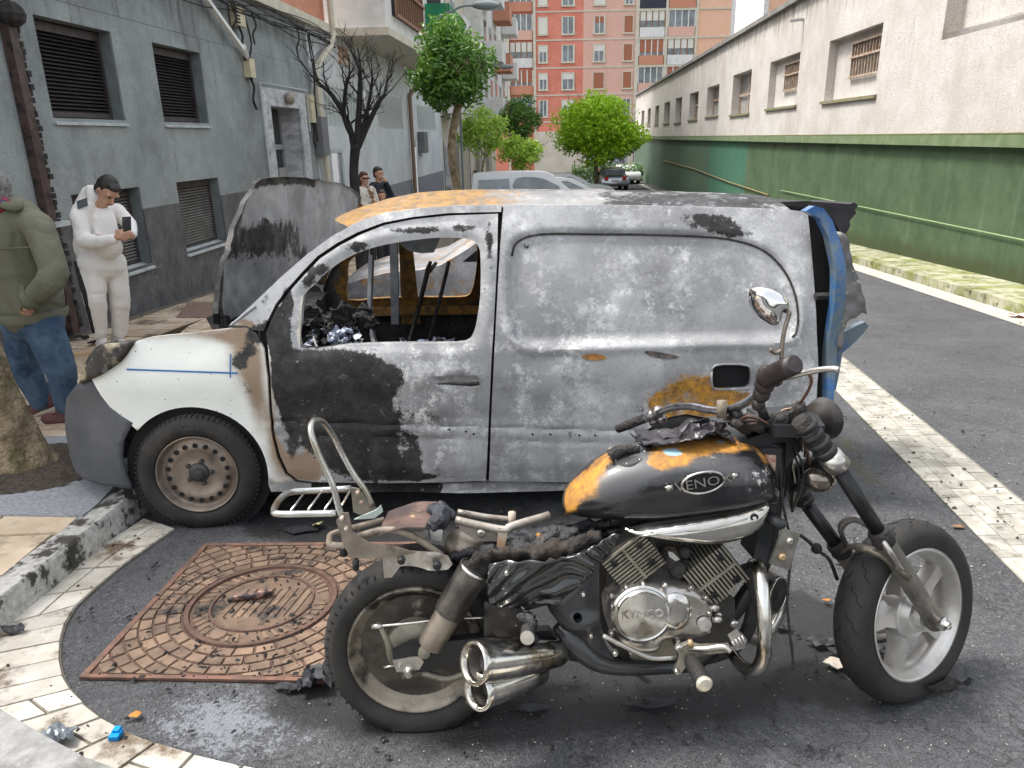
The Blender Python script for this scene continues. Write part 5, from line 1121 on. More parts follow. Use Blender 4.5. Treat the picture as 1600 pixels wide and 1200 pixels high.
mk('bonnet_hinge', tube([V3(.08, vpx(350, 500, .08)[0]-.0, vpx(350, 515, .08)[1]-.02), V3(.07, vpx(345, 480, .08)[0], vpx(345, 480, .08)[1]), V3(.05, vpx(352, 440, .08)[0], vpx(350, 440, .08)[1]), V3(.05, vpx(356, 430, .08)[0], vpx(352, 420, .08)[1])], [.028, .018, .02, .012], 6, 3), M_CHAR, van)
mk('bonnet_stay', tube([flank(*vp(362, 507)), flank(*vp(400, 478), -.0), ], .008, 6), gr, van)
# sill
so_ = VP([(424, 768), (470, 757), (600, 757), (764, 754), (880, 756), (960, 756), (960, 766), (880, 769), (764, 771), (600, 771), (470, 770)])
o = mk('sill', panel(so_, [], .02, lambda a, c, d=0: V3(a, vb(a, c)+.012+.008*math.sin(c*300)+.006*noise.noise(Vector((a*6, 0, 0)))+d, c), .05), M_BV, van, smooth=True); mask_attr(o, lambda co: (.9 if (co-VO).dot(ea) < vp(690, 760)[0] and (co-VO).dot(ea) > vp(470, 760)[0] else .15, 0, .9 if (co-VO).dot(ea) < vp(470, 760)[0] else 0, 1))
mk('underbody', xform(box(-.4, 3.2, .12, VW-.12, .12, .19), lambda a, b, c: V3(a, b, c)), M_BLACK, van)
mk('wheel_housing', lathe(V3(wc[0], .10, wc[1]+.0), eb, [(AR+.01, -.05), (AR+.0, .3), (0, .3)], 28), M_BLACK, van)
# wheels
M_TYRE = mat('tyre_rubber', (.010, .0095, .009), (.022, .020, .018), 8, .75, bump=.3, bscale=60, c3=(.05, .042, .036), s3=3, t3=(.55, .75))
M_RIM = mat('scorched_steel_rim', (.30, .24, .19), (.17, .14, .12), 7, .5, .55, c3=(.09, .08, .07), s3=5, t3=(.55, .7)); M_HUB = mat('dark_hub', (.05, .05, .05), rough=.5, metal=.4)
def van_wheel(cen, ax, R, detail=True):
    W_ = .18; t = mk('wheel', lathe(cen, ax, [(R*.66, W_), (R*.9, W_), (R*.985, W_*.93), (R, W_*.75), (R, W_*.3), (R*.985, W_*.12), (R*.95, .01), (R*.9, -.006), (R*.80, -.012), (R*.71, -.008), (R*.665, .006), (R*.66, .02)], 56, cap=False), M_TYRE, van, smooth='all')
    e1 = ec; e2 = Vector(ax).cross(e1)
    if detail:
        mk('rim', lathe(cen, ax, [(R*.665, .002), (R*.655, -.004), (R*.63, .004), (R*.615, .03), (R*.56, .045), (R*.52, .028), (R*.44, .022), (R*.38, .03), (R*.25, .042), (R*.18, .036), (R*.12, .03), (0, .03)], 48, cap=False), M_RIM, t, smooth='all')
        for k in range(18):
            a = 2*math.pi*k/18; c = cen+(e1*math.cos(a)+e2*math.sin(a))*R*.48; mk('vent_hole', lathe(c+ax*.0225, -ax, [(R*.042, 0), (R*.042, .004), (0, .004)], 10), M_BLACK, t)
        mk('hub_cap', lathe(cen+ax*.036, -ax, [(R*.17, 0), (R*.16, .012), (R*.10, .022), (R*.09, .03), (0, .034)], 20), M_HUB, t, smooth=True)
        for k in range(5):
            a = 2*math.pi*k/5+.3; c = cen+(e1*math.cos(a)+e2*math.sin(a))*R*.20; mk('wheel_nut', lathe(c+ax*.036, -ax, [(.013, 0), (.012, .012), (0, .014)], 6), M_HUB, t)
        for k in range(70):     # shoulder ribs of the tread
            a = 2*math.pi*k/70; c = cen+(e1*math.cos(a)+e2*math.sin(a))*R*.985+ax*.03; u_ = (e1*math.cos(a)+e2*math.sin(a)); v_ = -e1*math.sin(a)+e2*math.cos(a)
            if k == 0: RB = []
            RB.append(([c+u_*s*.006+v_*q*.004+ax*h for h in (-.02, .02) for (s, q) in ((-1, -1), (1, -1), (1, 1), (-1, 1))], BF))
        mk('tread_ribs', join(*RB), M_TYRE, t, kind='stuff')
    return t
RW_ = 97/FPX*3.66
wcen = V3(wc[0], -.005, wc[1]-.005)
WT = van_wheel(wcen, eb, RW_)
def arc_text(s, cen, ax, up, right, R, size, a0, da, depth=.002, par=None, m=None, nm='lettering'):
    out = []
    for i, ch in enumerate(s):
        if ch == ' ': continue
        V, Fc = text_mesh(ch, size, depth); a = a0+da*i; rad = up*math.cos(a)+right*math.sin(a); tan = right*math.cos(a)-up*math.sin(a)
        out.append(([cen+rad*(R+v.y)+tan*v.x-ax*(v.z+.0) for v in V], Fc))
    return mk(nm, join(*out), m, par)
arc_text('Continental', wcen-eb*.010, eb, ec, ea, RW_*.83, .042, -.12, .088, .0025, WT, mat('tyre_letters', (.055, .05, .045), rough=.7))
van_wheel(V3(rwc[0], .02, RW_*.9), eb, RW_*.92, False); van_wheel(V3(wc[0], VW-.19, wc[1]), eb, RW_, False)
# rear: opened blue-edged door with melted lamp, dark gap, burnt tailgate
mk('rear_gap', panel(VP([(1262, 331), (1296, 350), (1312, 420), (1306, 520), (1296, 640), (1262, 660), (1276, 600), (1276, 520), (1272, 440), (1266, 370)], .10), [], .03, lambda a, c, d=0: V3(a, .10, c), 0), M_BLACK, van)
M_BLUEP = mat('blue_van_paint', (.012, .085, .25), (.015, .12, .33), 3, .4, c3=(.11, .15, .175), s3=3.5, t3=(.42, .55), coat=.4)
bd = VP([(1262, 330), (1276, 322), (1290, 326), (1304, 345), (1314, 380), (1320, 420), (1319, 470), (1314, 530), (1306, 590), (1298, 640), (1290, 640), (1296, 560), (1302, 480), (1303, 420), (1296, 370), (1284, 342), (1270, 335)], -.02)
mk('rear_door', panel(bd, [], .03, lambda a, c, d=0: V3(a, -.02+.02*math.sin(c*9)+d, c), .06), M_BLUEP, van, smooth=True, label='edge of the opened rear door in blue paint')
md = VP([(1308, 370), (1318, 365), (1326, 380), (1330, 410), (1342, 440), (1351, 475), (1353, 490), (1346, 488), (1335, 496), (1322, 502), (1318, 530), (1316, 545), (1307, 540), (1312, 500), (1312, 440)], .0)
mk('melted_lamp', panel(catmull2(md, 2), [], .02, lambda a, c, d=0: V3(a, -.01+.015*noise.noise(Vector((a*20, c*20, 0)))+d, c), .09), mat('melted_grey', (.10, .10, .10), (.17, .165, .16), 5, .5, c3=(.55, .50, .42), s3=7, t3=(.60, .66), bump=.4), van, smooth='all')
mk('rear_gap_strut', tube([V3(*((lambda q: (q[0], .04, q[1]))(vp(1274, 463, .04)))), V3(*((lambda q: (q[0], .04, q[1]))(vp(1306, 462, .04))))], .02, 6), M_CHAR, van)
bb_ = VP([(1318, 520), (1340, 508), (1352, 503), (1357, 510), (1350, 520), (1330, 540), (1316, 552), (1312, 580), (1306, 610), (1300, 600), (1306, 560)], .12)
mk('hanging_bumper', panel(bb_, [], .02, lambda a, c, d=0: V3(a, .12+d, c), .04), M_BLUEP, van, smooth=True, label='torn blue bumper end hanging off the rear corner')
tg = VP([(1205, 316), (1260, 314), (1328, 319), (1334, 316), (1341, 321), (1336, 328), (1338, 333), (1327, 346), (1329, 352), (1318, 372), (1300, 340), (1280, 326), (1240, 322)], .5)
mk('tailgate', panel(tg, [], .03, lambda a, c, d=0: V3(a, .5+d, c), .5), mat('black_tailgate', (.012, .010, .014), (.03, .025, .03), 9, .7), van, smooth=True)
lowr = VP([(1278, 640), (1292, 625), (1298, 640), (1296, 670), (1284, 678)], .05)
mk('rear_valance', prism(lowr, lambda a, c, d: V3(a, .05+d, c), .3), mat('sooty_plastic', (.05, .05, .055), (.12, .11, .11), 9, .6), van)
# ------------------------------------------------------------ burnt car beyond the van
bc = [(0, .35), (.02, .75), (.5, .92), (1.0, .98), (1.75, 1.36), (3.0, 1.38), (3.8, 1.1), (3.95, .9), (3.95, .35), (3.2, .26), (.8, .26)]
p0 = at_depth(520, 480, 6.6)
t, fr = car_side(3.9, bc, [], 1.6, burnt('burnt_car_steel', base=((.16, .16, .165), (.42, .42, .43)), ashk=.4), (p0.x, 6.4, gz(6.4)), .03, 'second burnt car, grey and rusty, seen through the burnt van side window', 'car', wheels=(.75, 3.1), group=None)
t.name = 'burnt_car'
for o in t.children:
    if o.name.startswith('body'): mask_attr(o, lambda c: (.15, .35, 0, 1))
mk('side_window', prism(catmull2([(1.2, 1.0), (1.75, 1.26), (2.3, 1.28), (2.3, 1.0)], 2), lambda a, c, d: fr(a, c, .07+d-.03), .02), M_BLACK, t)
mk('side_window', prism(catmull2([(2.4, 1.0), (2.4, 1.28), (3.0, 1.25), (3.3, 1.02)], 2), lambda a, c, d: fr(a, c, .07+d-.03), .02), M_BLACK, t)
# ================================================================== BURNT MOTORCYCLE
BO = on_ground(645, 1120); BFp = on_ground(1440, 1087); LEAN = math.radians(8)
be = (BFp-BO).normalized(); up0 = Vector((0, 0, 1)); up0 = (up0-be*up0.dot(be)).normalized(); bs0 = up0.cross(be)   # bs0: away from the camera side (left of the machine)
bu = up0*math.cos(LEAN)+bs0*math.sin(LEAN); bs = bs0*math.cos(LEAN)-up0*math.sin(LEAN)
def K3(a, n, c): return BO+be*a-bs*n+bu*c           # n: towards the near (right) side of the machine
def kp(px, py, n=0.): p = on_plane(px, py, BO-bs*n, bs)-BO; return (p.dot(be), n, p.dot(bu))
def kw(px, py, n=0.): return K3(*kp(px, py, n))
def KP(L, n=0.): return [(lambda q: (q[0], q[2]))(kp(x_, y_, n)) for x_, y_ in L]
bike = empty('motorcycle', K3(.85, 0, 0), 'burnt-out cruiser motorcycle with rust-streaked black tank, standing in front of the van', 'motorcycle')
M_CHROME = mat('smoked_chrome', (.46, .44, .40), (.70, .69, .66), 4, .09, 1.0, c3=(.20, .155, .10), s3=7, t3=(.48, .68), r2=.26, bump=.08, bscale=14)
M_CHROME2 = mat('dull_chrome', (.36, .34, .31), (.60, .58, .55), 9, .28, .9, c3=(.16, .12, .08), s3=10, t3=(.55, .7), bump=.15, bscale=30)
M_FRAME = mat('frame_black', (.009, .0095, .0105), (.024, .024, .026), 6, .38, .3, c3=(.07, .062, .055), s3=9, t3=(.6, .75))
M_ALU = mat('sooty_aluminium', (.30, .275, .22), (.18, .165, .135), 9, .55, .6, c3=(.05, .045, .04), s3=5, t3=(.55, .7), bump=.2, bscale=60)
M_ALUL = mat('bright_aluminium', (.66, .65, .63), (.50, .49, .47), 5, .35, .75, c3=(.12, .11, .10), s3=24, t3=(.66, .70))
M_BROWNM = mat('heat_browned_steel', (.17, .14, .11), (.27, .235, .19), 7, .45, .6, c3=(.06, .05, .04), s3=6, t3=(.52, .66), bump=.25, bscale=40)
M_MELTB = mat('melted_black_plastic', (.008, .008, .009), (.022, .024, .024), 4, .16, 0, c3=(.05, .055, .05), s3=6, t3=(.6, .75), coat=.6)
M_PANEL = mat('satin_grey_panel', (.018, .0185, .02), (.032, .033, .034), 3, .30, .1, coat=.2, c3=(.07, .065, .06), s3=12, t3=(.7, .78))
M_BRAKE = mat('brownish_disc', (.15, .13, .10), (.33, .29, .235), 4, .5, .5, c3=(.03, .027, .024), s3=3.2, t3=(.50, .62))
def ktube(L, r, n=8, sub=4, **k): return tube([K3(*q) for q in L], r, n, sub, **k)
def ptube(L, r, nn, n=8, sub=4):      # points of the photograph, each with its own sideways place
    return tube([kw(x_, y_, w_) for (x_, y_), w_ in zip(L, nn if isinstance(nn, (list, tuple)) else [nn]*len(L))], r, n, sub)
def kmk(name, vf, m, par=None, **k): return mk(name, vf, m, par or bike, smooth=k.pop('smooth', 'all'), **k)
def bolt(px, py, n, r=.011, par=None, m=None): return kmk('bolt', lathe(kw(px, py, n), -bs, [(r, -.01), (r, .004), (r*.6, .009), (0, .009)], 8), m or M_CHROME2, par, smooth=True)
# ---------------- rear wheel
rc = kp(652, 1003); RC = K3(rc[0], 0, rc[2]); RR = 141/FPX*2.42
def flatten(vf, frac=.02):
    V = []
    for v in vf[0]:
        h = v.z-(gz(v.y)+.004)
        if h < frac: 
            v = v.copy(); d = (v-RC); side = -bs*(1 if d.dot(-bs) > 0 else -1); v = v+side*(.35*max(0, frac-h)); v.z = gz(v.y)+.004+max(0, h)*.0+.0+max(0.0, min(frac, h*.3))
        V.append(v)
    return V, vf[1]
def tyre(cen, ax, R, w_, rin, nm='tyre', par=None, grooves=None, m=None, fl=None):
    prof = [(rin, -w_*.36), (rin+.012, -w_*.42), (R*.86, -w_*.5), (R*.94, -w_*.42), (R*.985, -w_*.25), (R, 0), (R*.985, w_*.25), (R*.94, w_*.42), (R*.86, w_*.5), (rin+.012, w_*.42), (rin, w_*.36)]
    if grooves: return None
    vf = lathe(cen, ax, prof, 72, cap=False)
    if fl: vf = fl(vf)
    return kmk(nm, vf, m or M_TYRE, par)
rw = kmk('wheel', flatten(lathe(RC, -bs, [(.215, -.05), (.225, -.062), (RR*.86, -.075), (RR*.94, -.062), (RR*.985, -.035), (RR, 0), (RR*.985, .035), (RR*.94, .062), (RR*.86, .075), (.225, .062), (.215, .05)], 80, cap=False), .03), M_TYRE)
kmk('rim', lathe(RC, -bs, [(.216, .050), (.214, .058), (.208, .062), (.203, .050), (.197, .048), (.192, .036), (.186, .034), (.176, .020), (.150, .012), (.146, .018), (.140, .018), (.136, .008), (.12, .006), (.10, .02), (0, .02)], 56, cap=False), M_BRAKE, rw)
kmk('rim_web', lathe(RC, -bs, [(.174, .022), (.150, .020), (.11, .022), (.0, .022)], 40, cap=False), mat('sooty_web', (.03, .026, .022), (.10, .085, .07), 6, .6, .4, c3=(.26, .22, .17), s3=7, t3=(.56, .66)), rw)
kmk('rim_back', lathe(RC, -bs, [(.214, -.055), (.19, -.03), (.1, -.01), (0, -.01)], 40, cap=False), M_BRAKE, rw)
RB_ = []
for k in range(60):
    a = 2*math.pi*k/60; u_ = be*math.cos(a)+bu*math.sin(a); v_ = -be*math.sin(a)+bu*math.cos(a); c = RC+u_*(RR*.957-.0085)-bs*.056
    if (c.z-gz(c.y)) < .05: continue
    RB_.append(([c+u_*s*.009+v_*q*.0022+(-bs)*h*.010 for h in (-1, 1) for (s, q) in ((-1, -1), (1, -1), (1, 1), (-1, 1))], BF))
kmk('tread_cuts', join(*RB_), M_BLACK, rw, kind='stuff')
kmk('drum', lathe(RC, -bs, [(.10, .02), (.095, .045), (.075, .06), (.04, .066), (0, .066)], 32), M_ALU, rw, smooth=True)
kmk('brake_arm', prism(KP([(588, 975), (596, 976), (616, 1018), (622, 1036), (612, 1040), (600, 1005)], .10), lambda a, c, d: K3(a, .095-d, c), .008), M_ALU)
kmk('brake_rod', ptube([(583, 979), (640, 974), (700, 967), (765, 965)], .004, .11, 6), M_CHROME2)
kmk('rod_nut', ptube([(581, 979), (597, 978)], .009, .11, 6, 0), M_CHROME2)
# swing arm
swp = KP([(613, 1022), (640, 1008), (742, 998), (800, 990), (858, 985), (872, 1002), (830, 1018), (742, 1040), (640, 1052), (620, 1048)], .13)
kmk('swing_arm', prism(swp, lambda a, c, d: K3(a, .13-d, c), .035), M_FRAME, smooth=True)
kmk('swing_arm', prism(KP([(613, 1022), (742, 998), (858, 985), (872, 1002), (742, 1040), (620, 1048)], -.10), lambda a, c, d: K3(a, -.10-d, c), .035), M_FRAME, smooth=True)
kmk('axle_plate', prism(KP([(613, 1033), (640, 1028), (656, 1027), (662, 1035), (655, 1047), (620, 1051)], .14), lambda a, c, d: K3(a, .138-d, c), .006), M_CHROME2, smooth=True)
kmk('axle', lathe(kw(641, 1038, .10), -bs, [(.018, 0), (.018, .045), (.012, .052), (.010, .062), (0, .062)], 12), M_CHROME2, smooth=True); bolt(625, 1041, .145, .006)
kmk('axle_adjuster', ptube([(600, 1043), (616, 1040)], .004, .13, 6, 0), M_CHROME2)
kmk('torque_arm', ptube([(660, 1050), (700, 1060), (740, 1045)], .012, .10, 6), M_ALU)
# rear shocks
for n_, sfx in ((.135, 0), (-.12, 1)):
    a0, a1 = kw(672, 1008, n_), kw(743, 887, n_); ax_ = (a1-a0).normalized(); L_ = (a1-a0).length
    s_ = kmk('shock_absorber', lathe(a0, ax_, [(.0, 0), (.038, .0), (.040, .01), (.041, L_*.42), (.041, L_*.44)], 20), M_BROWNM, smooth=True)
    kmk('shock_cover', lathe(a0+ax_*L_*.42, ax_, [(.047, 0), (.048, .01), (.048, L_*.55), (.044, L_*.565), (.028, L_*.565)], 20), M_PIPE if n_ < 0 else mat('sooty_chrome_sleeve', (.055, .05, .047), (.15, .135, .12), 6, .32, .7, c3=(.36, .33, .30), s3=14, t3=(.64, .72)), s_, smooth=True)
    kmk('collar', lathe(a0+ax_*L_*.975, ax_, [(.047, -.008), (.051, 0), (.047, .008), (.042, 0)], 22, closed=True), M_CHROME, s_)
    kmk('eye', lathe(kw(748, 880, n_-.02), -bs, [(.018, 0), (.03, .003), (.03, .035), (.018, .04), (0, .04)], 14), M_CHAR, s_, smooth=True)
    kmk('eye', lathe(kw(664, 1012, n_-.02), -bs, [(.012, 0), (.018, .003), (.018, .035), (0, .04)], 12), M_ALU, s_, smooth=True)
# ---------------- silencers (open ends to the rear)
def silencer(p_end, r_end, p_f, r_f, n0, n1, nm='silencer'):
    a, b_ = kw(*p_end, n0), kw(*p_f, n1); ax_ = (b_-a).normalized(); L = (b_-a).length
    s_ = kmk(nm, lathe(a, ax_, [(r_end*.80, .012), (r_end*.84, -.004), (r_end*1.0, -.010), (r_end*1.06, .0), (r_end*1.0, .018), (r_end*.985, .03), (r_end*.9+r_f*.1, L*.3), (r_end*.45+r_f*.55, L*.7), (r_f, L*.95), (r_f*.8, L*1.0), (r_f*.5, L*1.02)], 36, cap=False), M_CHROME)
    kmk('inner_cone', lathe(a, ax_, [(r_end*.80, .012), (r_end*.76, .05), (r_end*.72, .08), (0, .08)], 30, cap=False), mat('silencer_inside', (.22, .20, .18), (.10, .09, .085), 9, .5, .6), s_)
    kmk('outlet', lathe(a+ax_*.05, ax_, [(r_end*.34, -.02), (r_end*.38, .0), (r_end*.3, .0), (r_end*.28, .03), (0, .03)], 20), M_CHAR, s_, smooth=True)
    return s_
silencer((742, 1036), .058, (880, 1020), .038, .33, .15); silencer((748, 1080), .052, (848, 1048), .038, .31, .15)
kmk('silencer_tip_damage', join(*[ball(kw(728+i*5, 1085+math.sin(i*2)*14, .23), (.012, .012, .014), 6, 4) for i in range(6)]), M_CHAR)
kmk('exhaust_pipe', ptube([(880, 1018), (930, 1028), (1010, 1036), (1090, 1030), (1140, 1015), (1168, 985), (1178, 930), (1165, 885)], .022, [.10, .05, .0, -.02, .0, .03, .04, .04], 12), M_CHAR)
kmk('engine_guard', ptube([(1176, 882), (1184, 886), (1190, 915), (1194, 960), (1195, 1000), (1192, 1028), (1182, 1046), (1166, 1045), (1152, 1032), (1140, 1015)], [.019, .020, .021, .021, .021, .021, .021, .020, .019, .018], [.10, .14, .20, .23, .24, .23, .21, .17, .12, .06], 14), M_CHROME)
kmk('engine_guard', ptube([(1180, 882), (1215, 905), (1222, 950), (1190, 1000), (1160, 990)], .018, [-.06, -.16, -.2, -.15, -.06], 10), M_CHROME2)
# ---------------- frame
kmk('frame_tube', ptube([(1215, 690), (1212, 760), (1200, 850), (1180, 905), (1155, 945), (1125, 985), (1112, 1015), (1080, 1040)], .026, .03, 10), M_FRAME)
kmk('frame_tube', ptube([(1080, 1040), (1020, 1043), (960, 1042), (925, 1030), (895, 1000), (870, 975)], [.02, .022, .024, .030, .034, .02], [.08, .12, .15, .16, .15, .12], 12), M_PANEL)
kmk('frame_tube', ptube([(1215, 700), (1120, 800), (960, 830), (860, 845), (760, 870), (690, 880)], .022, 0, 8), M_FRAME)
kmk('down_tube_cover', prism(KP([(1188, 700), (1218, 700), (1222, 740), (1212, 800), (1206, 835), (1196, 880), (1176, 872), (1190, 800), (1200, 760)], .06), lambda a, c, d: K3(a, .065-d, c), .12), M_PANEL, smooth=True)
kmk('badge_plate', prism(KP([(1199, 712), (1216, 714), (1214, 738), (1205, 748), (1198, 730)], .09), lambda a, c, d: K3(a, .075-d, c), .006), mat('scorched_badge', (.65, .62, .58), (.35, .16, .10), 30, .5, .4), smooth=True)
kmk('stay', ptube([(1196, 806), (1226, 822)], .018, [.10, .14], 10, 0), M_PANEL)
kmk('horn_bracket', prism(KP([(1222, 826), (1250, 832), (1232, 890), (1202, 880)], .15), lambda a, c, d: K3(a, .155-d, c), .01), mat('dusty_bracket', (.11, .10, .085), (.20, .19, .165), 10, .6, .4, c3=(.06, .05, .04), s3=8), smooth=True)
bolt(1234, 845, .158, .011); bolt(1222, 870, .158, .012, m=mat('brass_bolt', (.5, .35, .2), rough=.4, metal=.7))
# side cover (dark triangular frame cover)
scv = catmull2(KP([(933, 852), (937, 900), (938, 960), (943, 1000), (955, 1028), (964, 1040), (940, 1048), (918, 1036), (897, 1010), (872, 975), (856, 952), (868, 930), (895, 905)], .17), 3)
def scf(a, c, d=0):
    q = kpx(a, c); return K3(a, .17+.02*math.exp(-((a-sc0[0])/.08)**2-((c-sc0[1])/.03)**2)-d-.02*min(1, max(0, (.04-pd1(a, c, scv))/.04)), c)
def kpx(a, c): return None
sc0 = KP([(912, 975)], .17)[0]
so1 = KP([(902, 963)], .17)[0]; hole = [(so1[0]+.014*math.cos(t*.6283), so1[1]+.014*math.sin(t*.6283)) for t in range(10)]
sc_o = kmk('side_cover', panel(scv, [hole], .012, scf, .03), M_PANEL, smooth=True)
kmk('hole_back', panel(scv, [], .04, lambda a, c, d=0: K3(a, .135, c), 0), M_BLACK, sc_o)
for q in ((911, 928), (923, 993)): bolt(*q, .185, .008, sc_o)
# ---------------- engine
def fins(px, py, ang, w_, h_, n_, depth, count, nm, lab=None):
    c0 = kw(px, py, n_); ca, sa = math.cos(ang), math.sin(ang); ex = be*ca+bu*sa; ey = -be*sa+bu*ca
    core = kmk(nm, ([c0+ex*x_+ey*y_+bs*z_ for z_ in (.004, depth) for (x_, y_) in ((-w_*.45, -h_/2), (w_*.45, -h_/2), (w_*.45, h_/2), (-w_*.45, h_/2))], [(3, 2, 1, 0), (4, 5, 6, 7), (0, 1, 5, 4), (1, 2, 6, 5), (2, 3, 7, 6), (3, 0, 4, 7)]), mat('engine_dark', (.03, .028, .025), (.06, .055, .05), 9, .7, .3), lab and None, smooth=True)
    for k in range(count):
        y0 = -h_/2+h_*(k+.5)/count; t = h_/count*.25; wk = w_*(.5-.03*abs(k-count/2)/count)
        P = [c0+ex*x_+ey*(y0+q)-bs*z_ for z_ in (.010, -depth) for (x_, q) in ((-wk, -t), (wk, -t), (wk, t), (-wk, t))]
        kmk('fin', (P, [(3, 2, 1, 0), (4, 5, 6, 7), (0, 1, 5, 4), (1, 2, 6, 5), (2, 3, 7, 6), (3, 0, 4, 7)]), M_ALU, core, smooth=True)
    P = [c0+ex*x_+ey*y_-bs*z_ for z_ in (.013, 0) for (x_, y_) in ((-.004, -h_*.48), (.004, -h_*.48), (.004, h_*.48), (-.004, h_*.48))]
    kmk('fin_rib', (P, [(3, 2, 1, 0), (0, 1, 5, 4), (1, 2, 6, 5), (2, 3, 7, 6), (3, 0, 4, 7)]), M_ALU, core, smooth=True)
    for (x_, y_) in ((-.3, .3), (.3, .28), (.28, -.25)): kmk('bolt', lathe(c0+ex*w_*x_+ey*h_*y_-bs*.010, -bs, [(.011, 0), (.011, .006), (.006, .006), (.006, .002), (0, .002)], 10), M_FRAME, core, smooth=True)
    return core
fins(990, 878, math.radians(38), .155, .125, .13, .20, 11, 'rear_cylinder'); fins(1118, 900, math.radians(-52), .145, .155, .12, .20, 13, 'front_cylinder')
kmk('engine_block', prism(KP([(950, 900), (1010, 870), (1090, 880), (1150, 940), (1150, 1000), (1100, 1035), (980, 1040), (945, 1000)], .10), lambda a, c, d: K3(a, .09-d, c), .2), MATS['engine_dark'], smooth=True)
kmk('carburettor', join(*[ball(kw(x_, y_, n_), r_, 8, 6) for (x_, y_, n_, r_) in ((1045, 870, .08, .04), (1060, 890, .10, .03), (1040, 900, .05, .045), (1070, 862, .09, .022), (1085, 878, .04, .04), (1055, 915, .09, .025))]), M_CHAR)
kmk('intake_fragment', prism(KP([(1044, 862), (1052, 864), (1062, 874), (1056, 877), (1046, 870)], .16), lambda a, c, d: K3(a, .16-d, c), .006), M_ALUL, smooth=True)
ccase = catmull2(KP([(946, 940), (958, 925), (975, 914), (1010, 910), (1070, 913), (1098, 925), (1112, 945), (1113, 975), (1104, 993), (1080, 1000), (1040, 1002), (1030, 1018), (1000, 1022), (970, 1010), (952, 985), (946, 960)], .14), 3)
cc0, cc1 = kp(1002, 958, .17), kp(1058, 957, .17)
def ccf(a, c, d=0):
    e = pd1(a, c, ccase); h = .035*min(1, e/.018)**.5; d1 = math.hypot(a-cc0[0], c-cc0[2]); d2 = math.hypot(a-cc1[0], c-cc1[2])
    h += .012*(1 if d1 < .100 else 0)*min(1, (.100-d1)/.008 if d1 < .1 else 0)
    return K3(a, .125+h-d, c)
kmk('crankcase_cover', panel(ccase, [], .008, ccf, .05), M_CHROME2, smooth=True)
RCc = 43/FPX*2.28
cl = kmk('clutch_cover', lathe(K3(cc0[0], .165, cc0[2]), -bs, [(RCc*1.05, 0), (RCc*1.07, .010), (RCc*1.0, .016), (RCc*.94, .012), (RCc*.9, .014), (RCc*.86, .022), (0, .026)], 48), M_CHROME, smooth=True)
oval = []
for k in range(32):
    a = 2*math.pi*k/32; oval.append((cc1[0]+.052*math.cos(a)-.006, cc1[2]+.060*math.sin(a)))
kmk('case_boss', panel(oval, [], .012, lambda a, c, d=0: K3(a, .167+.012*min(1, pd1(a, c, oval)/.012)-d, c), .02), M_CHROME, smooth=True)
for q in ((955, 930), (978, 918), (1005, 913), (1080, 918), (1103, 934), (1108, 958), (1106, 985), (985, 1018), (955, 990), (1060, 1003), (1040, 914)): bolt(*q, .158, .009)
kmk('oil_cap', lathe(kw(1100, 974, .165), -bs, [(.022, 0), (.02, .012), (0, .014)], 14), M_ALUL, smooth=True)
for q in ((1108, 950), (1112, 968)): kmk('hose_union', lathe(kw(*q, .14), be, [(.01, 0), (.013, .02), (.01, .03)], 8), M_CHROME2)
V, Fc = text_mesh('KYMCO', .036, .003); o0 = K3(cc0[0]-.0, .165+.024, cc0[2]+.006)
kmk('lettering', ([o0+be*v.x+bu*v.y-bs*(v.z) for v in V], Fc), M_CHROME2, cl)
kmk('sump', prism(KP([(985, 1005), (1050, 1000), (1060, 1030), (1000, 1038), (985, 1030)], .13), lambda a, c, d: K3(a, .12-d, c), .2), M_ALU, smooth=True)
kmk('gear_rod', ptube([(942, 993), (965, 1005), (1005, 1024), (1025, 1029), (1055, 1027)], .008, .19, 8), M_CHROME2)
# foot controls
pd_ = kmk('footrest_bracket', prism(KP([(1062, 1010), (1075, 1005), (1095, 1010), (1140, 1008), (1142, 1018), (1098, 1022), (1078, 1030), (1062, 1053), (1052, 1050), (1062, 1030)], .20), lambda a, c, d: K3(a, .205-d, c), .02), M_ALU, smooth=True)
kmk('brake_pedal', ptube([(1075, 1012), (1100, 1014), (1130, 1010), (1142, 1018)], .009, [.2, .22, .24, .25], 8), M_CHROME2)
pp = kmk('pedal_pad', prism(KP([(1142, 1000), (1156, 990), (1166, 998), (1162, 1010), (1148, 1014)], .26), lambda a, c, d: K3(a, .27-d, c), .04), M_CHROME2, smooth=True)
for k in range(4): kmk('pad_rib', ptube([(1144+k*5, 1002-k*3), (1150+k*5, 1012-k*2)], .0025, .272, 5, 0), M_ALUL, pp)
bolt(1061, 1013, .21, .013); bolt(1057, 1049, .205, .010); bolt(1122, 962, .12, .012); bolt(1147, 975, .12, .013); bolt(961, 1021, .19, .010); kmk('yellow_fitting', ptube([(1078, 1000), (1080, 1012)], .008, .21, 6, 0), MATS['brass_bolt'])
fp = kmk('footrest', ptube([(1080, 1032), (1100, 1068)], .021, [.215, .33], 14, 0), M_TYRE)
a_, b_ = kw(1080, 1032, .215), kw(1100, 1068, .33)
for k in range(7): kmk('rubber_ring', lathe(a_+(b_-a_)*(.12+k*.115), (b_-a_), [(.021, -.004), (.0245, 0), (.021, .004)], 14), M_TYRE, fp)
kmk('footrest_cap', lathe(b_, (b_-a_), [(.022, -.004), (.024, .004), (.018, .010), (0, .012)], 14), mat('cap_cream', (.6, .56, .45), rough=.35, metal=.6), fp, smooth=True)
fp2 = kmk('rear_footrest', ptube([(826, 975), (824, 996)], [.019, .021], [.2, .29], 12, 0), M_CHAR)
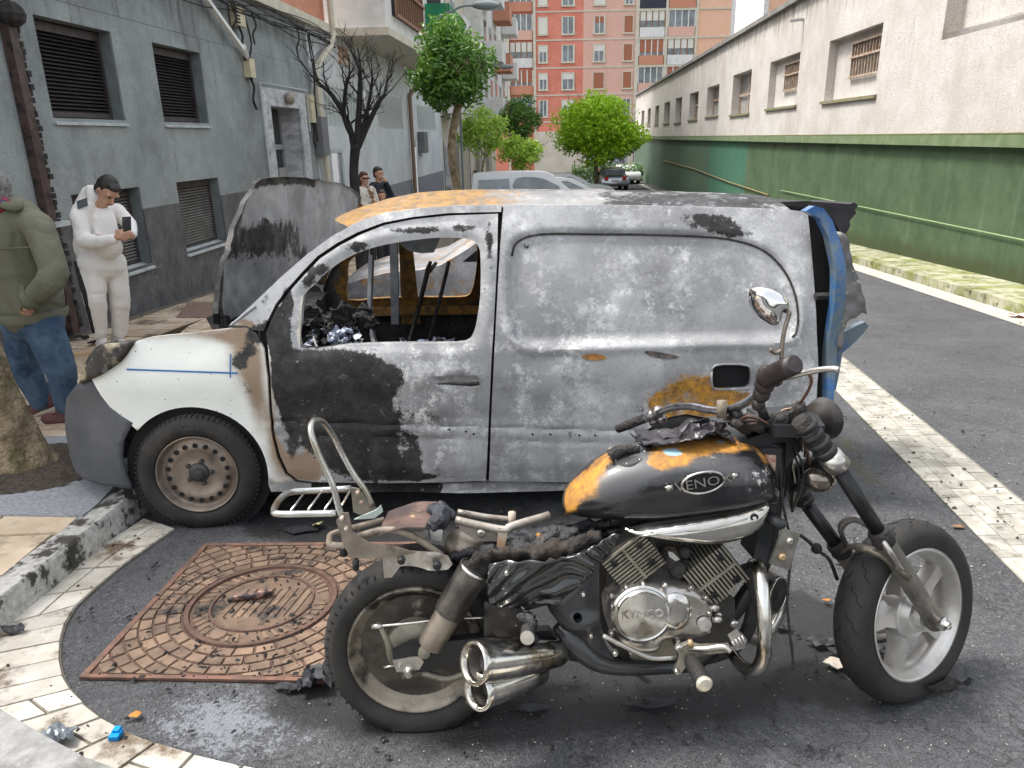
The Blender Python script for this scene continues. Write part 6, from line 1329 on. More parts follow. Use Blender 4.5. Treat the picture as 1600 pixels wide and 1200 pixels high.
kmk('footrest_cap', lathe(kw(824, 996, .29), (kw(824, 996, .29)-kw(826, 975, .2)), [(.020, -.003), (.020, .005), (0, .007)], 14), mat('cap_steel', (.5, .47, .42), rough=.4, metal=.7), fp2, smooth=True)
kmk('rear_guard_plate', panel(KP([(756, 940), (800, 945), (822, 960), (822, 1000), (756, 997)], .15), [], .015, lambda a, c, d=0: K3(a, .15-d+.006*noise.noise(Vector((a*30, c*30, 0))), c), .01), mat('flaked_plate', (.02, .018, .016), (.05, .045, .04), 8, .5, .3, c3=(.62, .56, .36), s3=15, t3=(.60, .64)))
# ---------------- tank
TK = [(878, 800, 782, .03), (884, 772, 806, .07), (905, 744, 812, .10), (940, 716, 818, .125), (980, 700, 822, .145), (1020, 691, 822, .16), (1060, 686, 818, .168), (1100, 683, 812, .17), (1140, 683, 806, .165), (1170, 690, 800, .15), (1190, 706, 796, .125), (1202, 735, 790, .09), (1206, 760, 778, .04)]
sec = []
for (x_, t_, b_, w_) in TK:
    n_ = 0; 
    at = kp(x_, t_, 0); ab = kp(x_, b_, w_*.75); sec.append((at[0], at[2], ab[2], w_*1.0))
sec[0] = (sec[0][0], sec[0][1]+.002, sec[0][1]-.02, .02)
def tk_at(u):
    i = min(len(sec)-2, int(u)); t = u-i; P = [sec[max(i-1, 0)], sec[i], sec[i+1], sec[min(i+2, len(sec)-1)]]
    return [.5*((2*P[1][k])+(P[2][k]-P[0][k])*t+(2*P[0][k]-5*P[1][k]+4*P[2][k]-P[3][k])*t*t+(P[3][k]-3*P[2][k]+3*P[1][k]-P[0][k])*t**3) for k in range(4)]
V = []; Fc = []; NU, NV = 60, 48
for i in range(NU+1):
    a, ct, cb_, w_ = tk_at(i/NU*(len(sec)-1)); w_ = max(w_, .012); mid = cb_+(ct-cb_)*.42; hh_ = ct-mid; hb = mid-cb_
    for k in range(NV):
        t = 2*math.pi*k/NV; sx, sy = math.cos(t), math.sin(t)
        ex_ = .85 if sy > 0 else .55
        x_ = w_*math.copysign(abs(sx)**ex_, sx); y_ = (hh_*abs(sy)**.95 if sy > 0 else -hb*abs(sy)**.9)
        u = i/NU; kn = -.018*math.exp(-((u-.42)/.14)**2)*math.exp(-((y_+.02)/.05)**2)*math.copysign(1, sx)*(1 if abs(sx) > .3 else 0)
        V.append(K3(a, x_+kn, mid+y_))
for i in range(NU):
    for k in range(NV): q = (k+1) % NV; Fc.append((i*NV+k, i*NV+q, (i+1)*NV+q, (i+1)*NV+k))
Fc += [tuple(range(NV-1, -1, -1)), tuple(NU*NV+k for k in range(NV))]
def tankmat():
    b = NB('rusted_tank'); s = b.attr(); n_ = lambda s_, d=8, r=.75, v=None: b.noise(s_, d, r, v)
    col = b.mix(b.ramp(n_(5), .4, .7), (.010, .0105, .012), (.032, .032, .034)); wv = b.math('MULTIPLY', b.math('SUBTRACT', n_(9, 9, .8, b.mapped((.6, 1, 1.6))), .5), 1.3)
    dull = b.ramp(b.math('ADD', s[0], wv), .3, .6); col = b.mix(b.math('MULTIPLY', dull, .8), col, (.065, .065, .068))
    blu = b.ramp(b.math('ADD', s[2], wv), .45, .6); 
    rk = b.math('MULTIPLY', b.ramp(b.math('ADD', s[1], b.math('MULTIPLY', wv, 1.25)), .36, .78), b.ramp(n_(24, 8, .85), .34, .48, .45, 1)); rc_ = b.mix(b.ramp(n_(26), .35, .65), (.20, .10, .03), (.48, .22, .025)); rc_ = b.mix(b.ramp(n_(11), .56, .7), rc_, (.16, .13, .10)); col = b.mix(rk, col, rc_)
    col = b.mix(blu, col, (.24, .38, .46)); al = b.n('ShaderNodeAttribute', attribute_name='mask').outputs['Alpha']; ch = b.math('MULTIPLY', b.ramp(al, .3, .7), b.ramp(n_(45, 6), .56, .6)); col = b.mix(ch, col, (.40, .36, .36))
    b.set(color=col, metal=.15, rough=b.math('MAXIMUM', b.math('MULTIPLY', rk, .75), b.ramp(b.math('ADD', dull, b.math('MULTIPLY', n_(14), .3)), 0, 1, .13, .45)), coat=.15); b.bump(n_(40), .25, .002); MATS['rusted_tank'] = b.m; return b.m
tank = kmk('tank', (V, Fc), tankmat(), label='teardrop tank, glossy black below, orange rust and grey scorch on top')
def kmaskpts(L): return [(kp(x_, y_, n_)[0], kp(x_, y_, n_)[2], n_, r_/FPX*2.3, ry/FPX*2.3, ch, s) for (x_, y_, n_, r_, ry, ch, s) in L]
TM = kmaskpts([(905, 755, .07, 30, 26, 1, 1.1), (890, 778, .04, 14, 22, 1, 1.0), (930, 725, .06, 26, 16, 1, 1.0), (960, 702, 0, 30, 12, 1, .9), (1050, 715, .10, 35, 12, 1, 1.0), (1095, 698, .08, 50, 11, 1, 1.0), (1150, 690, .05, 40, 10, 1, 1.0), (1185, 705, .04, 14, 20, 1, .9), (1028, 725, .12, 14, 8, 1, .7),
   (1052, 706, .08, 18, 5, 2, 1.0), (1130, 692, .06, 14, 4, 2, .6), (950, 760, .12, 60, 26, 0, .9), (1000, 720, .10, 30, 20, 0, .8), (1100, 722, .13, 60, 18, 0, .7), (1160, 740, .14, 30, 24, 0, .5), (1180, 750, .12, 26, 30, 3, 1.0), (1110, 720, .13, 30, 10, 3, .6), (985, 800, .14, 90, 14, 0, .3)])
def tmask(co):
    p = co-BO; a, n_, c = p.dot(be), -p.dot(bs), p.dot(bu); v = [0, 0, 0, 0]
    for (a0, c0, n0, ra, rc_, ch, s) in TM:
        if n_ < -.03 and ch == 1: dn = 0
        d = ((a-a0)/ra)**2+((c-c0)/rc_)**2+((n_-n0)/.09)**2
        if d < 6: v[ch] += s*math.exp(-d)
    return v
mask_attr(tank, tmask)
# tank emblem
em = kp(1096, 751, .165); eo = K3(em[0], .181, em[2]); ex_ = (be*.97+bu*.15).normalized(); ey_ = (bu-ex_*bu.dot(ex_)).normalized()
ring_ = [eo+ex_*(.062*math.cos(2*math.pi*k/28))+ey_*(.031*math.sin(2*math.pi*k/28))-bs*.004+bs*(.004*abs(math.cos(2*math.pi*k/28))) for k in range(29)]
emb = kmk('emblem', tube(ring_, .0042, 6, cap=False), M_CHROME, tank)
kmk('emblem_field', panel([(.06*math.cos(2*math.pi*k/24), .029*math.sin(2*math.pi*k/24)) for k in range(24)], [], .02, lambda a, c, d=0: eo+ex_*a+ey_*c-bs*.001, 0), M_BLACK, emb)
V, Fc = text_mesh('VENOX', .050, .002); kmk('lettering', ([eo+ex_*v.x*.98+ey_*(v.y*.8)-bs*(.005+v.z) for v in V], Fc), M_CHROME, emb)
for sx in (-1, 1): kmk('emblem_bar', prism([(sx*.086, -.008), (sx*.106, -.007), (sx*.110, .005), (sx*.088, .008)][::sx], lambda a, c, d: eo+ex_*a+ey_*c-bs*(.006-d)+bs*.010*(abs(a)/.1)**2, .006), M_CHROME, emb)
# trim under the tank
tr_ = catmull2(KP([(978, 832), (1000, 826), (1050, 817), (1110, 807), (1160, 797), (1200, 786), (1203, 796), (1194, 818), (1178, 834), (1150, 846), (1110, 852), (1060, 849), (1015, 842)], .15), 3)
def trf(s_):
    def f(a, c, d=0): e = pd1(a, c, tr_); return K3(a, s_*(.135+.042*(1-(1-min(1, e/.035))**2)**.5-d), c)
    return f
tt = kmk('tank_trim', panel(tr_, [], .006, trf(1), .03), M_CHROME, tank, smooth='all'); kmk('tank_trim', panel(tr_, [], .02, trf(-1), .03), M_CHROME, tank)
kmk('bolt', lathe(kw(1178, 808, .17), -bs, [(.012, 0), (.012, .006), (.006, .006), (.006, .002), (0, .002)], 12), M_BLACK, tt); kmk('bolt', lathe(kw(1018, 835, .155), -bs, [(.012, 0), (.012, .012), (.006, .012), (.006, .008), (0, .008)], 12), M_BLACK, tt)
kmk('trim_crease', ptube([(1000, 838), (1050, 832), (1110, 826), (1170, 810)], .003, [.165, .178, .18, .17], 5), M_CHROME2, tt)
# filler
fc = kp(984, 716, .05); fo = K3(fc[0], .045, fc[2]+.006); fax = (bu*.93-bs*.28-be*.25).normalized()
fl_ = kmk('filler_cap', lathe(fo, fax, [(.058, -.012), (.060, -.002), (.052, .006), (.03, .008), (0, .008)], 28), M_PANEL, tank, smooth=True)
for k in range(7): a = k*.9; e1_ = fax.orthogonal().normalized(); e2_ = fax.cross(e1_); kmk('screw', ball(fo+(e1_*math.cos(a)+e2_*math.sin(a))*.047+fax*.005, .004, 6, 4), M_CHROME2, fl_)
kmk('burnt_hinge', tube([fo-be*.06+bu*.0, fo-be*.02+bu*.022, fo+be*.03+bu*.018], [.022, .016, .012], 8, 3), M_CHAR, fl_); kmk('pin', tube([kw(952, 712, .03), kw(955, 700, .03)], .007, 6), M_RUSTB, tank)
# burnt fairing foil on top
def crumple(name, poly, n0, amp, m, par=None, seed=0, step=.012, fr=22, tilt=0):
    P = KP(poly, n0); return kmk(name, panel(P, [], step, lambda a, c, d=0: K3(a, n0+tilt*(c-P[0][1])+amp*(noise.noise(Vector((a*fr, c*fr, seed)))+.5*noise.noise(Vector((a*fr*2.5, c*fr*2.5, seed))))-d, c+amp*.3*noise.noise(Vector((c*fr, a*fr, seed+3)))), .004), m, par, smooth=True)
M_FOIL = mat('charred_foil', (.02, .018, .022), (.07, .06, .065), 12, .28, .5, c3=(.55, .50, .48), s3=13, t3=(.58, .66))
crumple('burnt_dash_panel', [(982, 676), (988, 680), (1020, 690), (1060, 682), (1080, 660), (1100, 652), (1135, 660), (1138, 676), (1110, 682), (1080, 690), (1040, 698), (1000, 694)], .03, .03, M_FOIL, None, 3)
kmk('burnt_dash_panel', panel([(kp(1000, 690)[0], -.09), (kp(1060, 690)[0], -.10), (kp(1138, 680)[0], -.08), (kp(1138, 680)[0], .07), (kp(1070, 690)[0], .11), (kp(1000, 690)[0], .06)], [], .012, lambda a, n_, d=0: K3(a, n_, kp(1070, 682)[2]+.020*noise.noise(Vector((a*16, n_*16, 1)))+.012*noise.noise(Vector((a*40, n_*40, 1)))+.04*math.exp(-((a-kp(1090, 680)[0])/.05)**2)-d), .004), M_FOIL, None, smooth=True)
# ---------------- seat remains, plastic drape
def drape(a, c, d=0):
    a0, _, c0 = kp(860, 905); x_, z_ = a-a0, c-c0; r_ = math.hypot(x_*.8, z_-.10)
    return K3(a, .165+.009*math.sin((z_+x_*x_*2.2-.15*x_)*150+7*noise.noise(Vector((a*7, c*7, 2))))*(.4+.6*max(0, noise.noise(Vector((a*6, c*11, 8)))+.4))+.026*noise.noise(Vector((a*11, c*8, 5)))+.25*z_-d, c+.004*noise.noise(Vector((a*30, c*30, 1))))
DRP = KP([(768, 872), (800, 868), (850, 868), (900, 858), (955, 822), (960, 832), (945, 855), (925, 885), (905, 910), (880, 934), (855, 950), (825, 955), (795, 950), (765, 940), (762, 900)], .16)
kmk('melted_side_cover', panel(catmull2(DRP, 2), [], .008, drape, .006), M_MELTB)
if 0: crumple('melted_side_cover', [(768, 872), (800, 868), (850, 872), (900, 862), (955, 824), (958, 832), (945, 850), (925, 880), (905, 905), (880, 930), (855, 948), (825, 952), (795, 948), (765, 940), (762, 900)], .16, .022, M_MELTB, None, 7, .010, 14, .25)
bolt(791, 895, .2, .009)
def lump(name, pts, m, seed, n_=60, amp=1.0):
    rnd = random.Random(seed); L = []
    for _ in range(n_):
        i = rnd.randrange(len(pts)-1); t = rnd.random(); p = [pts[i][k]+(pts[i+1][k]-pts[i][k])*t for k in range(4)]
        L.append(ball(kw(p[0]+rnd.uniform(-5, 5), p[1]+rnd.uniform(-4, 4), p[2]+rnd.uniform(-.04, .04)), [p[3]*rnd.uniform(.5, 1.1) for _ in range(3)], 7, 5))
    return fuse(L, .008, name, m, bike, 2, lambda co, nn: .007*noise.noise(co*45)+.005*noise.noise(co*110))
SEATM = 1
M_SEATB = mat('charred_foam', (.006, .006, .007), (.020, .021, .025), 18, .5, 0, c3=(.09, .06, .035), s3=9, t3=(.58, .68), bump=1, bscale=90, bdist=.008)
lump('melted_footrest_mount', [(812, 962, .19, .016), (832, 968, .2, .02), (826, 985, .21, .016), (842, 1010, .2, .010)], M_SEATB, 11, 40)
lump('charred_seat', [(720, 872, .0, .03), (790, 850, -.04, .03), (850, 838, -.03, .035), (905, 828, -.02, .03), (945, 818, 0, .02)], M_SEATB, 14, 90)
lump('charred_seat', [(700, 868, .02, .018), (760, 862, .03, .03), (800, 862, .06, .035), (850, 850, .05, .04), (890, 842, .04, .035), (940, 832, .03, .02)], M_SEATB, 1, 80)
lump('charred_seat', [(745, 872, .13, .018), (800, 868, .14, .024), (850, 862, .14, .028), (900, 850, .14, .028), (948, 834, .12, .018)], mat('charred_brown', (.008, .007, .007), (.032, .022, .015), 16, .8, c3=(.015, .015, .015), s3=12, bump=1, bscale=90, bdist=.008), 2, 60)
kmk('seat_tube', ptube([(820, 866), (850, 850), (880, 838), (905, 828)], .018, .06, 8), MATS['charred_foam'])
kmk('seat_rail', ptube([(712, 812), (745, 820), (788, 828), (800, 822), (858, 805)], .013, [.05, .06, .07, .06, .02], 8), mat('scorched_zinc', (.38, .35, .31), (.20, .17, .14), 9, .45, .5, c3=(.10, .08, .06), s3=8, t3=(.56, .66)))
kmk('seat_rail', ptube([(715, 800), (760, 808), (800, 812)], .011, [-.08, -.09, -.09], 8), MATS['scorched_zinc'])
kmk('seat_bracket', prism(KP([(715, 812), (780, 828), (778, 846), (745, 845), (718, 828)], .06), lambda a, c, d: K3(a, .06-d, c), .012), MATS['scorched_zinc'], smooth=True); bolt(752, 833, .065, .014)
kmk('seat_bracket', prism(KP([(779, 824), (794, 828), (788, 858), (776, 856)], .08), lambda a, c, d: K3(a, .08-d, c), .01), mat('rust_zinc', (.42, .36, .28), (.42, .18, .04), 9, .6), smooth=True)
kmk('grey_bowl', ball(kw(724, 850, .0), (.06, .06, .045), 14, 8), M_BROWNM); kmk('rear_rod', ptube([(800, 800), (800, 822)], .012, 0, 8, 0), M_RUSTB); kmk('rear_rod', ptube([(838, 836), (850, 838)], .008, .05, 6, 0), mat('rust_patch2', (.42, .2, .03), rough=.7))
# burnt plate with ash
P4 = [kw(590, 836, .12), kw(664, 826, .12), kw(683, 784, -.12), kw(606, 800, -.12)]
def bil(u, v, d=0): p = P4[0]*(1-u)*(1-v)+P4[1]*u*(1-v)+P4[2]*u*v+P4[3]*(1-u)*v; return p+bu*(.006*noise.noise(p*20)+.012*math.sin(u*3)-d)
kmk('seat_base_plate', panel([(0, 0), (1, 0), (1, 1), (0, 1)], [], .08, bil, .004), mat('scorched_plate', (.06, .045, .045), (.16, .10, .08), 8, .5, .3, c3=(.75, .55, .28), s3=7, t3=(.60, .68), bump=.3, bscale=60), smooth=True)
lump('ash_block', [(672, 800, -.08, .02), (688, 795, -.02, .026), (692, 808, .03, .026), (680, 822, .08, .024), (702, 800, 0, .018), (676, 815, .02, .02)], mat('blue_black_ash', (.010, .011, .016), (.035, .04, .052), 20, .55, c3=(.16, .15, .16), s3=22, t3=(.58, .68), bump=1, bscale=110, bdist=.008), 4, 70)
kmk('battery_strap', join(prism(KP([(644, 832), (668, 828), (668, 838), (655, 846), (644, 842)], .06), lambda a, c, d: K3(a, .06-d, c), .005), prism(KP([(672, 826), (692, 828), (690, 846), (674, 844)], .06), lambda a, c, d: K3(a, .06-d, c), .005)), M_ALUL, smooth=True)
for n_ in (.10, -.10): kmk('subframe_tube', ptube([(560, 838), (600, 828), (640, 835), (690, 868)], .011, n_, 8), mat('cream_scorched', (.26, .22, .17), (.13, .10, .07), 8, .6, c3=(.08, .06, .05), s3=9, t3=(.55, .68)))
kmk('subframe_tube', ptube([(618, 862), (560, 852), (520, 852), (515, 842), (525, 832), (600, 812)], .010, [.12, .12, .10, 0, -.1, -.12], 8), MATS['cream_scorched'])
# rear mudguard remains
crumple('mudguard_stay', [(598, 872), (612, 864), (640, 862), (680, 862), (700, 870), (707, 882), (700, 890), (680, 892), (650, 886), (625, 886), (612, 902), (600, 904)], .13, .012, mat('crumpled_steel', (.45, .42, .38), (.28, .25, .22), 12, .35, .7, c3=(.62, .5, .34), s3=14, t3=(.6, .68)), None, 5, .01, 18)
bolt(627, 876, .15, .012, m=M_FRAME); bolt(683, 884, .15, .013, m=M_FRAME)
kmk('rear_mudguard', (lambda: (lambda N: ([RC+(be*math.cos(t)+bu*math.sin(t))*(RR+.018)+(-bs)*s for t in [math.radians(60+q*6) for q in range(N)] for s in (-.06, 0, .06)], [(i*3+j, i*3+j+1, i*3+j+4, i*3+j+3) for i in range(N-1) for j in (0, 1)]))(9))(), M_CHAR)
# luggage rack + sissy bar
kmk('backrest_frame', ptube([(556, 858), (545, 835), (530, 795), (519, 755), (500, 715), (487, 680), (486, 664), (492, 657), (505, 660), (520, 680), (534, 708), (552, 740), (570, 765), (583, 792)], .0095, [.125, .125, .125, .125, .12, .115, .09, .04, -.04, -.10, -.12, -.125, -.125, -.125], 10), mat('scorched_chrome_bar', (.55, .56, .55), (.35, .33, .28), 6, .25, .9, c3=(.30, .17, .08), s3=7, t3=(.55, .68)))
kmk('backrest_bracket', prism(KP([(526, 812), (534, 800), (545, 800), (552, 830), (575, 846), (615, 852), (650, 862), (620, 868), (575, 872), (548, 868), (538, 850)], .13), lambda a, c, d: K3(a, .14-d, c), .008), M_BROWNM, smooth=True)
kmk('backrest_bracket', prism(KP([(548, 762), (562, 764), (578, 788), (590, 796), (570, 808), (552, 800)], -.12), lambda a, c, d: K3(a, -.12-d, c), .008), M_ALU, smooth=True)
for q in ((534, 810), (541, 826)): bolt(*q, .15, .006, m=M_RUSTB)
for q in ((559, 770), (565, 785)): bolt(*q, -.11, .007, m=M_RUSTB)
kmk('lever', prism(KP([(553, 812), (588, 797), (595, 790), (598, 800), (585, 810)], -.06), lambda a, c, d: K3(a, -.06-d, c), .01), mat('pale_green_metal', (.45, .52, .48), rough=.5, metal=.3), smooth=True)
rk_ = empty_ = None
rkm = MATS['scorched_chrome_bar']
zc = kp(470, 803, .12)[2]
def rp(px, py, n_): return kw(px, py, n_)
rack = kmk('luggage_rack', tube([rp(525, 802, .12), rp(480, 803, .12), rp(436, 803, .12), rp(428, 798, .09), rp(434, 785, .02), rp(445, 773, -.05), rp(460, 768, -.10), rp(500, 766, -.13), rp(548, 763, -.13)], .0105, 8, 4), rkm)
for (p_, q_) in (((455, 797), (476, 770)), ((482, 796), (503, 768)), ((508, 795), (528, 766)), ((534, 790), (548, 765))): kmk('rack_slat', tube([rp(*p_, .115), rp(*q_, -.13)], .0075, 4, flat=.5), rkm, rack)
kmk('tail_bolt', ptube([(536, 856), (537, 868)], .012, .08, 8, 0), M_FRAME); kmk('tail_wire', ptube([(555, 855), (556, 875)], .003, .05, 5, 0), M_CHAR); kmk('tail_plug', ptube([(556, 874), (556, 890)], .010, .05, 8, 0), M_CHAR)
for (p_, q_) in (((516, 846), (512, 862)), ((530, 858), (524, 862))): kmk('wire', ptube([p_, q_], .002, .1, 4, 0), MATS['cream_scorched'])
# ---------------- front end (steered to the left, away from the camera)
STEER = math.radians(26)
fc_ = kp(1437, 940, 0.02); FC = kw(1437, 940, .0); FR = .303
fw = (be*math.cos(STEER)+bs0*math.sin(STEER)).normalized(); fwu = (bu*.985+bs*.10+be*.0).normalized(); fwu = (fwu-fw*fwu.dot(fw)).normalized(); fs = fwu.cross(fw)   # fs: away side
FC = Vector((FC.x-.03, FC.y+.02, gz(FC.y)+FR*fwu.z-.004))
def F3(a, n_, c): return FC+fw*a-fs*n_+fwu*c
TW = .118; tprof = [(.215, -.045), (.228, -.052), (FR*.86, -.060), (FR*.93, -.052), (FR*.975, -.034), (FR, 0), (FR*.975, .034), (FR*.93, .052), (FR*.86, .060), (.228, .052), (.215, .045)]
fwl = kmk('wheel', lathe(FC, -fs, tprof, 96, e1=fw, cap=False), M_TYRE)
# tread grooves: zig-zag cuts
gr_ = []
for k in range(22):
    for sd_ in (-1, 1):
        a0 = 2*math.pi*(k+(0 if sd_ > 0 else .5))/22; pts = []
        for (da, w_) in ((0, .008), (.05, .012), (.085, .030), (.15, .033), (.19, .048)):
            w2 = w_*sd_; r_ = FR*(1-.025*(abs(w2)/.034)**2 if abs(w2) < .034 else .975-.045*((abs(w2)-.034)/.018))-.0012
            a = a0+da; pts.append(FC+(fw*math.cos(a)+fwu*math.sin(a))*r_-fs*w2)
        gr_.append(tube(pts, .0026, 5, cap=False))
kmk('tread_grooves', join(*gr_), M_BLACK, fwl, kind='stuff')
M_WHL = mat('pale_cast_wheel', (.40, .38, .35), (.60, .585, .56), 4, .34, .6, c3=(.06, .055, .05), s3=40, t3=(.70, .73))
kmk('rim', lathe(FC, -fs, [(.216, .046), (.222, .052), (.212, .052), (.205, .040), (.196, .030), (.188, .012), (.186, -.012), (.196, -.030), (.212, -.05), (.218, -.046)], 72, cap=False), M_WHL, fwl)
kmk('hub', lathe(FC, -fs, [(.030, -.06), (.085, -.04), (.09, .0), (.086, .03), (.078, .036), (.072, .03), (.060, .044), (.056, .052), (.040, .055), (.036, .075), (.018, .078), (.018, .11), (0, .11)], 48), M_WHL, fwl, smooth=True)
for k in range(5):
    a = 2*math.pi*k/5+.55; u_ = fw*math.cos(a)+fwu*math.sin(a); v_ = -fw*math.sin(a)+fwu*math.cos(a); P = []
    for (r_, w_, t_) in ((.07, .045, .028), (.12, .026, .022), (.192, .030, .020)):
        for (q, h) in ((-1, -1), (1, -1), (1, 1), (-1, 1)): P.append(FC+u_*r_+v_*(w_*q*(.8 if h > 0 else 1))+(-fs)*(h*t_))
    kmk('spoke', (P, [(0, 1, 5, 4), (1, 2, 6, 5), (2, 3, 7, 6), (3, 0, 4, 7), (4, 5, 9, 8), (5, 6, 10, 9), (6, 7, 11, 10), (7, 4, 8, 11)]), M_WHL, fwl, smooth=True)
kmk('brake_disc', lathe(FC, -fs, [(.135, -.072), (.135, -.068), (.09, -.068), (.09, -.072)], 40, closed=True), M_CHROME2, fwl)
kmk('stuck_rubber', panel(catmull2([(-.02, -.23), (.03, -.235), (.10, -.24), (.13, -.262), (.10, -.29), (.03, -.27)], 3), [], .015, lambda a, c, d=0: F3(a, .075+.02*noise.noise(Vector((a*20, c*20, 0)))-d, c), .006), M_CHAR)
# fork
for sg in (1, -1):
    off = .115*sg
    ax_p = F3(.0, off*.86, .0)
    if sg > 0: ytop, bend = kw(1250, 655, .13), kw(1308, 728, .12)
    else: ytop, bend = kw(1226, 730, -.10), kw(1262, 790, -.10)
    axl = ax_p
    if sg > 0: axl = kw(1466, 930, .13); axl = ax_p if (axl-ax_p).length > .12 else axl
    top = bend+(bend-axl).normalized()*.0
    st_ = bend; low = st_+(axl-st_)*.44
    f_ = kmk('fork_leg', tube([low, low+(axl-low)*.12, axl+(axl-low)*.05], [.027, .031, .029], 18, 3), mat('grey_fork_leg', (.16, .15, .13), (.27, .25, .22), 7, .4, .5, c3=(.05, .045, .04), s3=8, t3=(.55, .68)))
    kmk('stanchion', tube([st_, low+(axl-low)*.02], [.023, .023], 16, 0), M_FRAME, f_)
    kmk('seal_collar', lathe(low, (axl-low), [(.028, -.03), (.034, -.02), (.033, .0), (.036, .012), (.030, .03)], 18), M_CHAR, f_)
    kmk('upper_cover', tube([ytop, ytop+(bend-ytop)*.9], [.028, .032], 16, 0), M_CHAR, f_)
    a_ = (bend-ytop)
    for k in range(5): kmk('clamp_ring', lathe(ytop+a_*(.15+k*.17), a_, [(.034, -.008), (.0365, 0), (.034, .008)], 16), mat('sooty_ring', (.06, .06, .06), (.02, .02, .02), 12, .5, .5), f_)
    kmk('axle_clamp', lathe(axl+(fs*.01*sg), -fs*sg, [(.020, 0), (.022, .045), (.014, .05), (.012, .062), (0, .064)], 14), M_CHROME, f_, smooth=True)
kmk('lower_yoke', tube([kw(1215, 758, -.10), kw(1262, 730, .0), kw(1306, 722, .12)], .030, 8, 2), M_FRAME)
kmk('fork_end', tube([kw(1296, 712, .13), kw(1312, 730, .13)], .036, 12), M_CHROME2)
kmk('fork_brace', tube([F3(-.16, .105, .22), F3(-.20, .10, .29), F3(-.19, .04, .345), F3(-.17, -.04, .35), F3(-.16, -.10, .30), F3(-.12, -.11, .22)], .008, 6, 4, flat=1.8), M_CHROME2)
kmk('fork_brace_plate', tube([F3(-.12, .11, .18), F3(-.18, .06, .26), F3(-.20, -.02, .27), F3(-.16, -.10, .22)], .014, 4, 4, flat=.4), M_BROWNM)
# yokes, clocks
kmk('top_yoke', prism([(q[0], q[1]) for q in [(-.07, -.12), (.07, -.14), (.11, .0), (.07, .14), (-.07, .12)]], lambda a, n_, d: K3(kp(1222, 665)[0]+a, n_, kp(1222, 650)[2]-d+.03*0), .035), M_FRAME, smooth=True)
lump('melted_instruments', [(1140, 655, 0, .03), (1180, 665, .02, .03), (1220, 660, .05, .03), (1250, 640, .05, .03)], M_CHAR, 8, 50)
kmk('steering_head', tube([kw(1228, 655, 0), kw(1205, 770, 0)], .045, 12), M_FRAME)
kmk('headlamp_shell', lathe(kw(1284, 655, -.16), (be*.85+bs0*.45).normalized(), [(.0, -.04), (.035, -.035), (.06, -.02), (.072, .015), (.068, .022), (.05, .008), (0, .0)], 24), mat('sooty_shell', (.025, .022, .022), (.07, .062, .055), 8, .45, .5), smooth=True)
kmk('side_plate', prism(KP([(1150, 690), (1200, 672), (1250, 660), (1250, 700), (1225, 730), (1195, 700)], .03), lambda a, c, d: K3(a, .045-d, c), .09), M_FRAME, smooth=True)
kmk('indicator', (lambda p: ball(p, (.05, .042, .042), 16, 10, Matrix((be, bs, bu)).transposed()))(kw(1280, 748, .06)), mat('smoked_chrome_bulb', (.42, .38, .33), (.16, .13, .11), 6, .2, .9)); kmk('indicator_stalk', ptube([(1268, 752), (1238, 764)], [.022, .010], [.05, .02], 10, 0), M_FRAME)
kmk('horn', lathe(kw(1208, 928, .04), (-bs*.75+be*.66).normalized(), [(.055, -.03), (.058, .0), (.062, .012), (.055, .018), (.03, .014), (0, .02)], 28), M_FRAME, smooth=True); kmk('horn_rim', lathe(kw(1208, 928, .04)+(-bs*.75+be*.66).normalized()*.016, (-bs*.75+be*.66).normalized(), [(.056, -.005), (.061, 0), (.056, .005), (.053, 0)], 28, closed=True), M_CHROME)
# handlebar
HB = [((985, 662), -.37), ((1010, 655), -.33), ((1030, 645), -.27), ((1050, 637), -.22), ((1080, 635), -.14), ((1110, 641), -.06), ((1135, 641), .0), ((1160, 632), .08), ((1182, 618), .16), ((1192, 602), .20), ((1205, 590), .24), ((1220, 580), .28)]
hb = kmk('handlebar', ptube([q[0] for q in HB], .0125, [q[1] for q in HB], 12), mat('blued_chrome', (.55, .57, .60), (.22, .24, .30), 7, .18, .95, c3=(.08, .07, .07), s3=7, t3=(.52, .62)))
kmk('grip', ptube([(966, 670), (985, 662), (1006, 654)], [.016, .018, .017], [-.42, -.37, -.33], 12), M_CHAR, hb)
kmk('switch_block', join(*[ball(kw(x_, y_, n_), r_, 8, 6) for (x_, y_, n_, r_) in ((1018, 650, -.30, .022), (1028, 644, -.29, .024), (1034, 655, -.29, .02), (1022, 660, -.30, .018))]), mat('melted_alloy', (.45, .40, .38), (.16, .14, .14), 14, .3, .8, c3=(.03, .03, .03), s3=12, t3=(.5, .6)), hb)
kmk('grip', ptube([(1195, 592), (1215, 581), (1240, 570)], [.027, .028, .027], [.22, .27, .33], 14), mat('charred_grip', (.010, .008, .008), (.028, .02, .02), 14, .45, bump=.6, bscale=60), hb)
kmk('grip_end', lathe(kw(1241, 569.5, .335), (kw(1240, 570, .33)-kw(1215, 581, .27)), [(.027, 0), (.022, .004), (.015, .003), (.008, .005), (0, .005)], 18), MATS['charred_grip'], hb, smooth=True)
kmk('throttle_housing', join(*[ball(kw(x_, y_, n_), r_, 8, 6) for (x_, y_, n_, r_) in ((1195, 600, .2, .03), (1200, 588, .22, .034), (1190, 615, .18, .026), (1185, 632, .16, .02), (1212, 592, .24, .022))]), MATS['charred_grip'], hb)
kmk('brake_lever', ptube([(1225, 590), (1250, 584), (1280, 578), (1302, 576), (1310, 578)], [.010, .009, .009, .008, .009], [.24, .26, .30, .33, .34], 8), M_CHROME2, hb)
kmk('brake_hose', ptube([(1262, 580), (1268, 595), (1262, 612), (1250, 630)], .005, [.24, .22, .18, .12], 6), mat('copper_hose', (.2, .12, .09), rough=.4, metal=.5), hb)
